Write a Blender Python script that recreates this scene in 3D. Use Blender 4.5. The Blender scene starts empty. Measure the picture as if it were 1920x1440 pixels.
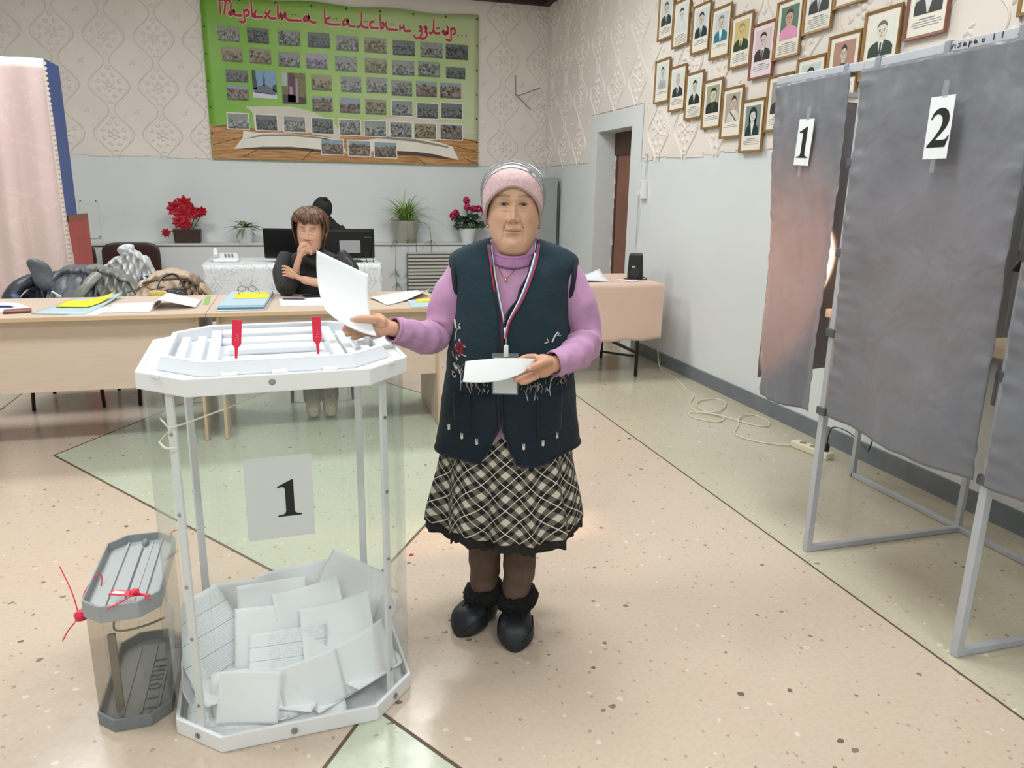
import bpy, bmesh, math, random
from math import sin, cos, pi, radians, sqrt, exp, atan2
from mathutils import Vector, Matrix, Euler, noise as mnoise
from mathutils.bvhtree import BVHTree

random.seed(7)
scene = bpy.context.scene
COL = scene.collection

# ---------------------------------------------------------------- camera
PITCH, ROLL, YAW, CAMH = radians(14.35), radians(1.0), radians(16.2), 1.45
fwd = Vector((sin(YAW)*cos(PITCH), cos(YAW)*cos(PITCH), -sin(PITCH)))
rgt = fwd.cross(Vector((0, 0, 1))).normalized()
upv = rgt.cross(fwd)
r2 = rgt*cos(ROLL) + upv*sin(ROLL)
u2 = -rgt*sin(ROLL) + upv*cos(ROLL)
cam_data = bpy.data.cameras.new('camera')
cam_data.sensor_width = 36.0
cam_data.lens = 36.0*1400/1920
cam_data.clip_start = 0.05
cam = bpy.data.objects.new('camera', cam_data)
COL.objects.link(cam)
m3 = Matrix((r2, u2, -fwd)).transposed()
cam.matrix_world = Matrix.Translation((0, 0, CAMH)) @ m3.to_4x4()
scene.camera = cam

# ---------------------------------------------------------------- world, exposure
world = bpy.data.worlds.new('world'); scene.world = world
world.use_nodes = True
world.node_tree.nodes['Background'].inputs[0].default_value = (0.8, 0.9, 1.0, 1)
world.node_tree.nodes['Background'].inputs[1].default_value = 0.3
vs = scene.view_settings
vs.view_transform = 'Standard'; vs.look = 'None'; vs.gamma = 1.0; vs.use_curve_mapping = False
vs.exposure = -0.45

scene.cycles.transparent_max_bounces = 32

# ceiling luminaires (x, y, watts): real LED panels hung below the ceiling
CEIL_Z = 3.72
LAMPS = [(-1.7, -1.2, 75), (1.05, -1.2, 75), (-1.7, 2.4, 75), (1.05, 2.4, 75), (-1.7, 6.0, 75), (1.05, 6.0, 75)]
def ceiling_lamps():
    for (x, y, w) in LAMPS:
        ld = bpy.data.lights.new('panel_light', 'AREA')
        ld.shape = 'RECTANGLE'; ld.size = 1.2; ld.size_y = 0.6
        ld.energy = w; ld.color = (0.955, 0.985, 1.0)
        lo = bpy.data.objects.new('panel_light', ld)
        lo.location = (x, y, CEIL_Z-0.075)
        COL.objects.link(lo)
ceiling_lamps()

# ---------------------------------------------------------------- helpers
def lin(c):
    if isinstance(c, str):
        c = c.lstrip('#'); c = [int(c[i:i+2], 16)/255 for i in (0, 2, 4)]
    return tuple((x/12.92 if x <= 0.04045 else ((x+0.055)/1.055)**2.4) for x in c[:3])

MATS = {}
def mat(name, col, rough=0.5, metal=0.0, spec=0.5, var=None, bump=None, sheen=0, emit=None, sss=0, coat=0, vcol=None, alpha=1.0, trans=0.0):
    """procedural principled material; var=(scale, amount) mottles the colour, bump=(scale, strength)"""
    if name in MATS: return MATS[name]
    m = bpy.data.materials.new(name); m.use_nodes = True
    nt = m.node_tree; N, L = nt.nodes, nt.links
    b = N['Principled BSDF']
    c = lin(col)
    b.inputs['Base Color'].default_value = (*c, 1)
    b.inputs['Roughness'].default_value = rough
    b.inputs['Metallic'].default_value = metal
    b.inputs['Specular IOR Level'].default_value = spec
    b.inputs['Alpha'].default_value = alpha
    b.inputs['Transmission Weight'].default_value = trans
    if sheen: b.inputs['Sheen Weight'].default_value = sheen
    if coat: b.inputs['Coat Weight'].default_value = coat
    if sss:
        b.inputs['Subsurface Weight'].default_value = sss
        b.inputs['Subsurface Radius'].default_value = (0.01, 0.004, 0.002)
        b.inputs['Subsurface Scale'].default_value = 0.6
    if emit:
        b.inputs['Emission Color'].default_value = (*lin(emit[0]), 1)
        b.inputs['Emission Strength'].default_value = emit[1]
    tc = N.new('ShaderNodeTexCoord')
    src = None
    if vcol:
        a = N.new('ShaderNodeVertexColor'); a.layer_name = vcol
        src = a.outputs[0]
    if var:
        n = N.new('ShaderNodeTexNoise'); n.inputs['Scale'].default_value = var[0]; n.inputs['Detail'].default_value = 4
        L.new(tc.outputs['Object'], n.inputs['Vector'])
        mr = N.new('ShaderNodeMapRange')
        mr.inputs['From Min'].default_value = 0.3; mr.inputs['From Max'].default_value = 0.7
        mr.inputs['To Min'].default_value = 1-var[1]; mr.inputs['To Max'].default_value = 1+var[1]
        L.new(n.outputs['Fac'], mr.inputs['Value'])
        vm = N.new('ShaderNodeVectorMath'); vm.operation = 'SCALE'
        if src: L.new(src, vm.inputs[0])
        else: vm.inputs[0].default_value = c
        L.new(mr.outputs[0], vm.inputs['Scale'])
        src = vm.outputs[0]
    if src: L.new(src, b.inputs['Base Color'])
    if bump:
        n2 = N.new('ShaderNodeTexNoise'); n2.inputs['Scale'].default_value = bump[0]; n2.inputs['Detail'].default_value = 3
        L.new(tc.outputs['Object'], n2.inputs['Vector'])
        bp = N.new('ShaderNodeBump'); bp.inputs['Strength'].default_value = bump[1]; bp.inputs['Distance'].default_value = 0.002 if len(bump) < 3 else bump[2]
        L.new(n2.outputs['Fac'], bp.inputs['Height']); L.new(bp.outputs[0], b.inputs['Normal'])
    MATS[name] = m
    return m

def nodes_of(name):
    m = bpy.data.materials.new(name); m.use_nodes = True
    MATS[name] = m
    return m, m.node_tree.nodes, m.node_tree.links, m.node_tree.nodes['Principled BSDF']

def math_node(N, L, op, a, b=None, clamp=False):
    n = N.new('ShaderNodeMath'); n.operation = op; n.use_clamp = clamp
    for i, v in enumerate((a, b)):
        if v is None: continue
        if isinstance(v, (int, float)): n.inputs[i].default_value = v
        else: L.new(v, n.inputs[i])
    return n.outputs[0]

def mix_col(N, L, fac, a, b):
    n = N.new('ShaderNodeMix'); n.data_type = 'RGBA'
    for s, v in ((0, fac), (6, a), (7, b)):
        if isinstance(v, (int, float)): n.inputs[s].default_value = v
        elif isinstance(v, (tuple, list)): n.inputs[s].default_value = (*v[:3], 1)
        else: L.new(v, n.inputs[s])
    return n.outputs[2]

def frame_from(t):
    t = t.normalized()
    a = Vector((0, 0, 1)) if abs(t.z) < 0.9 else Vector((1, 0, 0))
    u = a.cross(t).normalized(); v = t.cross(u)
    return u, v

def catmull(pts, n):
    """resample a polyline of vectors/tuples with n steps per segment"""
    P = [Vector(p) for p in pts]
    if len(P) < 3 or n < 2: return P
    out = []
    for i in range(len(P)-1):
        p0 = P[max(i-1, 0)]; p1 = P[i]; p2 = P[i+1]; p3 = P[min(i+2, len(P)-1)]
        for k in range(n):
            t = k/n
            out.append(0.5*((2*p1)+(p2-p0)*t+(2*p0-5*p1+4*p2-p3)*t*t+(3*p1-p0-3*p2+p3)*t**3))
    out.append(P[-1]); return out

def interp(tab, t):
    """piecewise smooth interpolation in a table [(t, v...), ...]"""
    if t <= tab[0][0]: return tab[0][1:]
    for a, b in zip(tab, tab[1:]):
        if t <= b[0]:
            s = (t-a[0])/(b[0]-a[0]); s = s*s*(3-2*s)
            return tuple(x+(y-x)*s for x, y in zip(a[1:], b[1:]))
    return tab[-1][1:]

def cinterp(tab, t):
    """smooth cubic interpolation through a table [(t, v...), ...]"""
    if t <= tab[0][0]: return tab[0][1:]
    n = len(tab)
    for i in range(n-1):
        a, b = tab[i], tab[i+1]
        if t <= b[0]:
            h = b[0]-a[0]; s = (t-a[0])/h
            p = tab[max(i-1, 0)]; q = tab[min(i+2, n-1)]
            out = []
            for k in range(1, len(a)):
                d = (b[k]-a[k])/h
                ma = (b[k]-p[k])/(b[0]-p[0]) if i > 0 else d
                mb_ = (q[k]-a[k])/(q[0]-a[0]) if i < n-2 else d
                out.append((2*s**3-3*s*s+1)*a[k]+(s**3-2*s*s+s)*h*ma+(-2*s**3+3*s*s)*b[k]+(s**3-s*s)*h*mb_)
            return tuple(out)
    return tab[-1][1:]

class MB:
    def __init__(s): s.v = []; s.f = []; s.m = []; s.uv = {}
    def add(s, vs, fs, mi=0):
        o = len(s.v)
        s.v += [tuple(v) for v in vs]
        s.f += [tuple(i+o for i in f) for f in fs]
        s.m += [mi]*len(fs)
        return s
    def box(s, x0, x1, y0, y1, z0, z1, mi=0):
        vs = [(x, y, z) for z in (z0, z1) for y in (y0, y1) for x in (x0, x1)]
        return s.add(vs, [(0, 2, 3, 1), (4, 5, 7, 6), (0, 1, 5, 4), (2, 6, 7, 3), (0, 4, 6, 2), (1, 3, 7, 5)], mi)
    def obox(s, c, size, rot=(0, 0, 0), mi=0):
        R = Euler(rot).to_matrix(); c = Vector(c); h = Vector(size)/2
        vs = [c+R@Vector((x*h.x, y*h.y, z*h.z)) for z in (-1, 1) for y in (-1, 1) for x in (-1, 1)]
        return s.add(vs, [(0, 2, 3, 1), (4, 5, 7, 6), (0, 1, 5, 4), (2, 6, 7, 3), (0, 4, 6, 2), (1, 3, 7, 5)], mi)
    def bar(s, p0, p1, w, h, mi=0, up=(0, 0, 1)):
        p0, p1 = Vector(p0), Vector(p1); t = (p1-p0).normalized()
        up = Vector(up)
        if abs(t.dot(up)) > 0.95: up = Vector((0, 1, 0))
        u = t.cross(up).normalized()*w/2; v = u.cross(t).normalized()*h/2
        vs = [p+a*u+b*v for p in (p0, p1) for b in (-1, 1) for a in (-1, 1)]
        return s.add(vs, [(0, 2, 3, 1), (4, 5, 7, 6), (0, 1, 5, 4), (2, 6, 7, 3), (0, 4, 6, 2), (1, 3, 7, 5)], mi)
    def cyl(s, p0, p1, r, r1=None, n=14, mi=0, caps=True):
        p0, p1 = Vector(p0), Vector(p1); r1 = r if r1 is None else r1
        u, v = frame_from(p1-p0)
        vs = [p+(u*cos(2*pi*k/n)+v*sin(2*pi*k/n))*q for p, q in ((p0, r), (p1, r1)) for k in range(n)]
        fs = [(k, (k+1) % n, n+(k+1) % n, n+k) for k in range(n)]
        if caps: fs += [tuple(range(n))[::-1], tuple(range(n, 2*n))]
        return s.add(vs, fs, mi)
    def tube(s, path, rad, n=8, mi=0, caps=True, closed=False, squash=1.0):
        P = [Vector(p) for p in path]; k = len(P)
        R = rad if isinstance(rad, (list, tuple)) else [rad]*k
        vs = []; u = None
        for i in range(k):
            a = P[(i-1) % k] if (closed or i > 0) else P[i]
            b = P[(i+1) % k] if (closed or i < k-1) else P[i]
            t = (b-a)
            if t.length < 1e-9: t = Vector((0, 0, 1))
            t.normalize()
            if u is None: u, v = frame_from(t)
            else:
                u = (u-t*u.dot(t))
                if u.length < 1e-6: u, v = frame_from(t)
                u.normalize(); v = t.cross(u)
            r = R[i]; ra, rb = (r if isinstance(r, (tuple, list)) else (r, r*squash))
            vs += [P[i]+u*cos(2*pi*j/n)*ra+v*sin(2*pi*j/n)*rb for j in range(n)]
        fs = []
        for i in range(k if closed else k-1):
            i2 = (i+1) % k
            fs += [(i*n+j, i*n+(j+1) % n, i2*n+(j+1) % n, i2*n+j) for j in range(n)]
        if caps and not closed: fs += [tuple(range(n))[::-1], tuple(range((k-1)*n, k*n))]
        return s.add(vs, fs, mi)
    def prism(s, poly, z0, z1, mi=0, M=None):
        n = len(poly)
        vs = [Vector((p[0], p[1], z)) for z in (z0, z1) for p in poly]
        if M is not None: vs = [M@v for v in vs]
        fs = [tuple(range(n))[::-1], tuple(range(n, 2*n))]+[(k, (k+1) % n, n+(k+1) % n, n+k) for k in range(n)]
        return s.add(vs, fs, mi)
    def ball(s, c, r, nu=16, nv=10, R=None, mi=0):
        c = Vector(c); r = Vector((r, r, r)) if isinstance(r, (int, float)) else Vector(r)
        vs = [Vector((0, 0, r.z))]
        for i in range(1, nv):
            th = pi*i/nv
            vs += [Vector((r.x*sin(th)*cos(2*pi*j/nu), r.y*sin(th)*sin(2*pi*j/nu), r.z*cos(th))) for j in range(nu)]
        vs.append(Vector((0, 0, -r.z)))
        if R is not None: vs = [R@v for v in vs]
        fs = [(0, 1+j, 1+(j+1) % nu) for j in range(nu)]
        for i in range(nv-2):
            a, b = 1+i*nu, 1+(i+1)*nu
            fs += [(a+j, b+j, b+(j+1) % nu, a+(j+1) % nu) for j in range(nu)]
        e = len(vs)-1; a = 1+(nv-2)*nu
        fs += [(a+j, e, a+(j+1) % nu) for j in range(nu)]
        return s.add([v+c for v in vs], fs, mi)
    def lathe(s, prof, n=24, c=(0, 0, 0), mi=0, closed=False):
        c = Vector(c)
        vs = [c+Vector((r*cos(2*pi*j/n), r*sin(2*pi*j/n), z)) for r, z in prof for j in range(n)]
        k = len(prof)
        fs = [(i*n+j, i*n+(j+1) % n, (i+1)*n+(j+1) % n, (i+1)*n+j) for i in range(k-1) for j in range(n)]
        fs += [tuple(range(n))[::-1], tuple(range((k-1)*n, k*n))]
        return s.add(vs, fs, mi)
    def grid(s, fn, nu, nv, mi=0, wrap_u=False, uvfn=None):
        """fn(u,v) with u,v in 0..1; rows along v"""
        o = len(s.v)
        cu = nu if wrap_u else nu+1
        vs = [fn(i/nu, j/nv) for j in range(nv+1) for i in range(cu)]
        fs = []
        for j in range(nv):
            for i in range(nu):
                i2 = (i+1) % cu if wrap_u else i+1
                fs.append((j*cu+i, j*cu+i2, (j+1)*cu+i2, (j+1)*cu+i))
                if uvfn:
                    s.uv[len(s.f)+len(fs)-1] = [uvfn(i/nu, j/nv), uvfn((i+1)/nu, j/nv), uvfn((i+1)/nu, (j+1)/nv), uvfn(i/nu, (j+1)/nv)]
        return s.add(vs, fs, mi)
    def xform(s, M, start=0):
        s.v[start:] = [tuple(M@Vector(v)) for v in s.v[start:]]
        return s
    def mesh(s, name, mats=None, smooth=False, sharp=35):
        me = bpy.data.meshes.new(name)
        me.from_pydata(s.v, [], s.f)
        mats = mats if isinstance(mats, (list, tuple)) else ([mats] if mats else [])
        for m in mats: me.materials.append(m)
        if len(mats) > 1: me.polygons.foreach_set('material_index', s.m)
        if s.uv:
            ul = me.uv_layers.new(name='UVMap')
            for p in me.polygons:
                if p.index in s.uv:
                    for li, uv in zip(p.loop_indices, s.uv[p.index]): ul.data[li].uv = uv
        bm = bmesh.new(); bm.from_mesh(me)
        bmesh.ops.recalc_face_normals(bm, faces=bm.faces); bm.to_mesh(me); bm.free()
        if smooth:
            me.shade_smooth()
            if sharp: me.set_sharp_from_angle(angle=radians(sharp))
        me.update()
        return me
    def build(s, name, mats, parent=None, smooth=False, sharp=35, bevel=0, solid=0, sub=0, loc=None, rot=None):
        o = bpy.data.objects.new(name, s.mesh(name, mats, smooth, sharp))
        COL.objects.link(o)
        if parent is not None: o.parent = parent
        if loc is not None: o.location = loc
        if rot is not None: o.rotation_euler = rot
        if solid:
            md = o.modifiers.new('thick', 'SOLIDIFY'); md.thickness = solid; md.offset = 0
        if sub:
            md = o.modifiers.new('sub', 'SUBSURF'); md.levels = sub; md.render_levels = sub
        if bevel:
            md = o.modifiers.new('bevel', 'BEVEL'); md.width = bevel; md.segments = 2; md.limit_method = 'ANGLE'; md.angle_limit = radians(40)
        return o

def tag(o, label=None, cat=None, group=None, kind=None):
    if label: o['label'] = label
    if cat: o['category'] = cat
    if group: o['group'] = group
    if kind: o['kind'] = kind
    return o
def thing(name, label, cat, loc=(0, 0, 0), rotz=0.0, group=None):
    o = bpy.data.objects.new(name, None); o.empty_display_size = 0.05
    COL.objects.link(o); o.location = loc; o.rotation_euler = (0, 0, rotz)
    return tag(o, label, cat, group)
def share(name, me, parent, loc=(0, 0, 0), rot=(0, 0, 0), scale=None):
    o = bpy.data.objects.new(name, me); COL.objects.link(o); o.parent = parent
    o.location = loc; o.rotation_euler = rot
    if scale: o.scale = scale
    return o
def rect_poly(w, h, cx=0, cy=0): return [(cx-w/2, cy-h/2), (cx+w/2, cy-h/2), (cx+w/2, cy+h/2), (cx-w/2, cy+h/2)]
def nz(x, y=0.0, z=0.0): return mnoise.noise(Vector((x, y, z)))

# serif bold digits as outlines, unit height 1
DIGIT1 = [(0.02, 0.0), (0.62, 0.0), (0.62, 0.035), (0.52, 0.05), (0.455, 0.09), (0.44, 0.15), (0.44, 1.0), (0.40, 1.0), (0.03, 0.83), (0.05, 0.79), (0.13, 0.815), (0.20, 0.80), (0.225, 0.74), (0.225, 0.15), (0.21, 0.09), (0.15, 0.05), (0.02, 0.035)]
DIGIT2 = [(0.0, 0.0), (0.60, 0.0), (0.70, 0.28), (0.665, 0.29), (0.61, 0.205), (0.53, 0.185), (0.25, 0.185), (0.42, 0.34), (0.57, 0.50), (0.635, 0.64), (0.63, 0.77), (0.57, 0.90), (0.45, 0.985), (0.33, 1.0), (0.20, 0.965), (0.09, 0.87), (0.03, 0.72), (0.065, 0.705), (0.13, 0.80), (0.22, 0.845), (0.32, 0.83), (0.40, 0.755), (0.425, 0.65), (0.40, 0.53), (0.33, 0.40), (0.20, 0.24), (0.0, 0.04)]
# ================================================================= materials of the setting
def terrazzo(name, base, tint):
    m, N, L, b = nodes_of(name)
    tc = N.new('ShaderNodeTexCoord')
    P = tc.outputs['Object']
    base, tint = lin(base), lin(tint)
    n = N.new('ShaderNodeTexNoise'); n.inputs['Scale'].default_value = 1.3; n.inputs['Detail'].default_value = 6; L.new(P, n.inputs['Vector'])
    n2 = N.new('ShaderNodeTexNoise'); n2.inputs['Scale'].default_value = 60; n2.inputs['Detail'].default_value = 4; L.new(P, n2.inputs['Vector'])
    c = mix_col(N, L, math_node(N, L, 'MULTIPLY', n.outputs['Fac'], 0.9, True), base, tint)
    c = mix_col(N, L, math_node(N, L, 'MULTIPLY', math_node(N, L, 'SUBTRACT', n2.outputs['Fac'], 0.45, True), 1.1, True), c, tuple(x*0.80 for x in tint))
    # distort so the chips are irregular
    nd = N.new('ShaderNodeTexNoise'); nd.inputs['Scale'].default_value = 45; L.new(P, nd.inputs['Vector'])
    va = N.new('ShaderNodeVectorMath'); va.operation = 'MULTIPLY_ADD'; L.new(nd.outputs['Color'], va.inputs[0]); va.inputs[1].default_value = (0.02, 0.02, 0.0); L.new(P, va.inputs[2])
    def chips(scale, keep, size, col, c):
        v = N.new('ShaderNodeTexVoronoi'); v.inputs['Scale'].default_value = scale; L.new(va.outputs[0], v.inputs['Vector'])
        sp = N.new('ShaderNodeSeparateColor'); L.new(v.outputs['Color'], sp.inputs[0])
        k = math_node(N, L, 'LESS_THAN', sp.outputs[0], keep)
        rad = math_node(N, L, 'MULTIPLY', sp.outputs[1], size)
        d = math_node(N, L, 'LESS_THAN', v.outputs['Distance'], rad)
        f = math_node(N, L, 'MULTIPLY', k, d)
        return mix_col(N, L, math_node(N, L, 'MULTIPLY', f, 0.8), c, lin(col)), f
    c, _ = chips(38, 0.08, 0.36, '#e0d6c7', c)
    c, _ = chips(52, 0.16, 0.36, '#a98f7b', c)
    c, _ = chips(30, 0.07, 0.30, '#6d6056', c)
    c, f = chips(13, 0.07, 0.17, '#3f3834', c)
    L.new(c, b.inputs['Base Color'])
    nr = N.new('ShaderNodeTexNoise'); nr.inputs['Scale'].default_value = 14; nr.inputs['Detail'].default_value = 5; L.new(P, nr.inputs['Vector'])
    mr = N.new('ShaderNodeMapRange'); mr.inputs['To Min'].default_value = 0.08; mr.inputs['To Max'].default_value = 0.34; L.new(nr.outputs['Fac'], mr.inputs['Value'])
    L.new(mr.outputs[0], b.inputs['Roughness'])
    bp = N.new('ShaderNodeBump'); bp.inputs['Strength'].default_value = 0.08; bp.inputs['Distance'].default_value = 0.002
    L.new(n2.outputs['Fac'], bp.inputs['Height']); L.new(bp.outputs[0], b.inputs['Normal'])
    b.inputs['Specular IOR Level'].default_value = 0.42
    return m
M_pink = terrazzo('terrazzo_pink', '#cfc1b0', '#c4b19e')
M_green = terrazzo('terrazzo_green', '#c6ccb9', '#b4bca6')
M_olive = terrazzo('terrazzo_olive', '#c8c2ae', '#b8b098')
M_divider = mat('divider_strip', '#5a4c3c', 0.5)
M_wall = mat('painted_wall', '#dbe0e1', 0.6, var=(1.5, 0.03), bump=(30, 0.12))
M_paper = mat('relief_wallpaper', '#e7e0d8', 0.65, var=(2.2, 0.04), bump=(60, 0.15))
M_base = mat('grey_skirting_paint', '#70777c', 0.5, var=(6, 0.10))
M_ceil = mat('ceiling_white', '#e2ddd4', 0.8)
M_cornice = mat('maroon_cornice', '#3a2024', 0.6, var=(4, 0.1))
M_white = mat('white_plastic', '#e6e8ea', 0.35, var=(20, 0.01))
M_black = mat('black_plastic', '#141517', 0.4)
M_darkmetal = mat('black_metal', '#1d1a19', 0.45, metal=0.3)
M_steel = mat('zinc_bolt', '#a8a9aa', 0.3, metal=1.0)
M_card = mat('white_paper', '#e3e7ea', 0.6, var=(9, 0.012))
M_ink = mat('black_ink', '#0b0b0c', 0.55)

# ================================================================= floor
X0, X1, Y0, Y1 = -4.6, 3.07, -3.0, 9.26
fl = tag(MB().box(X0-.2, X1+.4, Y0-.2, Y1+.2, -0.08, 0.0).build('floor', M_pink), 'pink speckled terrazzo floor with pale green diamonds', None, None, 'structure')
def plate(poly, name, m, h): return MB().prism(poly, 0.0001, h).build(name, m, fl)
D1 = [(-1.34, 4.445), (0.11, 2.44), (1.346, 4.445), (0.0, 6.80)]
D2 = [(-1.24, -0.2), (0.11, -2.3), (1.50, -0.2), (0.144, 1.904)]
plate(D1, 'terrazzo_panel', M_green, 0.0010); plate(D2, 'terrazzo_panel', M_green, 0.0010)
plate([(1.955, Y0), (X1, Y0), (X1, Y1), (1.955, Y1)], 'terrazzo_panel', M_olive, 0.0010)
plate([(X0, Y0), (-1.93, Y0), (-1.93, Y1), (X0, Y1)], 'terrazzo_panel', M_olive, 0.0010)
def strip(a, b, w=0.008):
    MB().bar((*a, 0.0009), (*b, 0.0009), w, 0.0012).build('divider_strip', M_divider, fl)
for D in (D1, D2):
    for a, b in zip(D, D[1:]+D[:1]): strip(a, b, 0.011)
strip((1.955, Y0), (1.955, Y1)); strip((-1.93, Y0), (-1.93, Y1))

# ================================================================= walls
bk = MB().box(X0-.2, X1+.4, Y1, Y1+.2, 0, 3.8).build('wall_back', M_wall); tag(bk, kind='structure')
wr = MB()
DY0, DY1, DZ = 6.70, 7.54, 2.07
wr.box(X1, X1+.35, Y0-.2, DY0, 0, 3.8).box(X1, X1+.35, DY1, Y1, 0, 3.8).box(X1, X1+.35, DY0, DY1, DZ, 3.8)
wrt = tag(wr.build('wall_right', M_wall), kind='structure')
tag(MB().box(X0-.2, X0, Y0-.2, Y1+.2, 0, 3.8).build('wall_left', M_wall), kind='structure')
tag(MB().box(X0-.2, X1+.4, Y0-.2, Y0, 0, 3.8).build('wall_front', M_wall), kind='structure')
tag(MB().box(X0-.2, X1+.4, Y0-.2, Y1+.2, CEIL_Z, CEIL_Z+.1).build('ceiling', M_ceil), kind='structure')
tag(MB().box(X0, X1, Y1-.10, Y1, 3.605, CEIL_Z).build('trim_1', M_cornice), kind='structure')
tag(MB().box(X1-.10, X1, Y0, Y1-.10, 3.605, CEIL_Z).build('trim_2', M_cornice), kind='structure')
tag(MB().box(X1-.018, X1, Y0, DY0-.25, 0.001, .105).box(X1-.018, X1, DY1+.2, Y1, 0.001, .105).build('baseboard_right', M_base), kind='structure')
# ledge along the back wall on which the plants stand
LEDGE_Y = 8.93
led = MB().box(X0, 2.55, LEDGE_Y, Y1, 0, 0.835)
ledo = tag(led.build('trim_3', M_wall), kind='structure')
MB().box(X0, 2.55, LEDGE_Y-.02, Y1, 0.835, 0.855).build('ledge_top', mat('ledge_top_paint', '#d4d6d3', 0.5, var=(8, 0.06)), ledo, bevel=0.004)
MB().box(X0, 2.55, LEDGE_Y-.004, LEDGE_Y, 0.822, 0.833).build('ledge_strip', mat('ledge_strip_grey', '#8b8883', 0.8), ledo)  # thin grey strip just below the ledge top
# door recess
door = tag(MB().box(X1+.215, X1+.30, DY0-.02, DY1, 0, DZ-.001).build('door_1', mat('brown_door_paint', '#80543f', 0.45, var=(5, 0.10))), kind='structure')
MB().box(X1+.209, X1+.214, DY1-.045, DY1-.005, 0, DZ-.05).build('door_casing', mat('dark_brown_casing', '#4f3328', 0.6), door)
chipm = mat('bare_plaster_chips', '#d8cbb6', 0.8)
cm = MB()
zz = 0.05
while zz < DZ-.1:
    w = random.uniform(.012, .03); h = random.uniform(.05, .16)
    cm.prism([(0, 0), (w, h*.2), (w*.6, h*.7), (0, h)], 0, .004, M=Matrix.Translation((X1+.2085, DY1-.001, zz)) @ Matrix(((0, 0, -1, 0), (-1, 0, 0, 0), (0, 1, 0, 0), (0, 0, 0, 1))))
    zz += h+random.uniform(0.0, .12)
cm.build('plaster_chips', chipm, door)
MB().box(X1+.19, X1+.215, DY0, DY1, DZ-.22, DZ-.002).build('door_lintel', mat('dark_brown_casing', '#4f3328', 0.6), door)
# flat plaster surround of the door (no relief there)
sur = tag(MB().box(X1-.010, X1, 6.456, DY0, 0, 2.25).box(X1-.010, X1, DY1, 7.74, 0, 2.25).box(X1-.010, X1, DY0, DY1, DZ, 2.25).build('trim_4', M_wall), kind='structure')
MB().box(X1-.0115, X1-.010, 6.50, 7.70, 2.242, 2.25).box(X1-.0115, X1-.010, 6.456, 6.466, 1.75, 2.25).build('torn_edge', mat('torn_edge_grey', '#a29c94', 0.9), sur)

# relief wallpaper sheets (upper part of both walls) with embossed medallions
WZ = 1.775
pb = tag(MB().box(X0, X1, Y1-.008, Y1, WZ, 3.605).build('trim_5', M_paper), kind='structure')
pr = MB().box(X1-.008, X1, Y0, 6.456, WZ, 3.605).box(X1-.008, X1, 7.74, Y1-.008, WZ, 3.605).box(X1-.008, X1, 6.456, 7.74, 2.25, 3.605)
pr = tag(pr.build('trim_6', M_paper), kind='structure')
# ragged lower edge of the wallpaper
rg = MB(); x = -2.4
while x < 3.0:
    w = random.uniform(.1, .32)
    rg.prism([(x, WZ-random.uniform(.004, .02)), (x+w, WZ-random.uniform(.004, .02)), (x+w, WZ+.001), (x, WZ+.001)], 0, .007, M=Matrix(((1, 0, 0, 0), (0, 0, -1, Y1), (0, 1, 0, 0), (0, 0, 0, 1))))
    x += w+random.uniform(0, .08)
rg.build('torn_lower_edge', M_paper, pb)
rg = MB(); y = 3.2
while y < 6.4:
    w = random.uniform(.1, .32)
    rg.prism([(y, WZ-random.uniform(.004, .03)), (y+w, WZ-random.uniform(.004, .03)), (y+w, WZ+.001), (y, WZ+.001)], 0, .007, M=Matrix(((0, 0, -1, X1), (1, 0, 0, 0), (0, 1, 0, 0), (0, 0, 0, 1))))
    y += w+random.uniform(0, .08)
rg.build('torn_lower_edge', M_paper, pr)

def medallion_mesh():
    """embossed ogee with a rosette, in the xz plane facing -y, pitch 0.48 x 0.487"""
    mb = MB(); PH = 0.487
    for s in (-1, 1):
        path = []
        for i in range(25):
            z = PH*(i/24-.5)
            path.append((s*(.112+.086*cos(2*pi*z/PH)), -.001, z))
        mb.tube(path, .0075, n=6, squash=.8)
        mb.tube([(p[0]*.86, p[1], p[2]) for p in path[7:17]], .004, n=5)
    def petal(cx, cz, L, w, a, h=.012):
        nu, nv = 6, 4; vs = []; fs = []
        for i in range(nu+1):
            t = i/nu; ww = w*sin(pi*min(1, t*.94+.06))**.8
            for j in range(nv+1):
                s = j/nv*2-1
                lx, lz = t*L, s*ww
                vs.append((cx+lx*cos(a)-lz*sin(a), -h*(1-s*s)*sin(pi*min(1, t*.9+.1))-.0005, cz+lx*sin(a)+lz*cos(a)))
        for i in range(nu):
            for j in range(nv):
                q = i*(nv+1)+j; fs.append((q, q+1, q+nv+2, q+nv+1))
        mb.add(vs, fs)
    mb.ball((0, 0, 0), (.026, .016, .026), 12, 6)
    for k in range(6): petal(.022*cos(k*pi/3+.5), .022*sin(k*pi/3+.5), .05, .020, k*pi/3+.5, .015)
    for k in range(8):
        a = k*pi/4+pi/8
        petal(.085*cos(a), .085*sin(a), .055, .016, a+.35, .014)
        petal(.085*cos(a), .085*sin(a), .050, .013, a-.45, .011)
    for s in (-1, 1):
        petal(0, .15, .05, .014, pi/2+s*.6); petal(0, -.15, .05, .014, -pi/2+s*.6)
    petal(0, .145, .07, .016, pi/2)
    # loose sprig between the ogees
    for dx in (-.24, .24):
        for a in (-2.2, -.9, .6): petal(dx, .24, .045, .011, a, .009)
    return mb.mesh('medallion', M_paper, True, 60)
MED = medallion_mesh()
PX, PZ = .4775, .4865
ZR = [1.995, 2.48, 2.965, 3.45]
k = 0
for z in ZR:
    for i in range(-2, 11):
        x = -1.79+i*PX
        if x > 3.0 or (-.60 < x < 2.05): continue
        share('medallion', MED, pb, (x, Y1-.008, z)); k += 1
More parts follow.
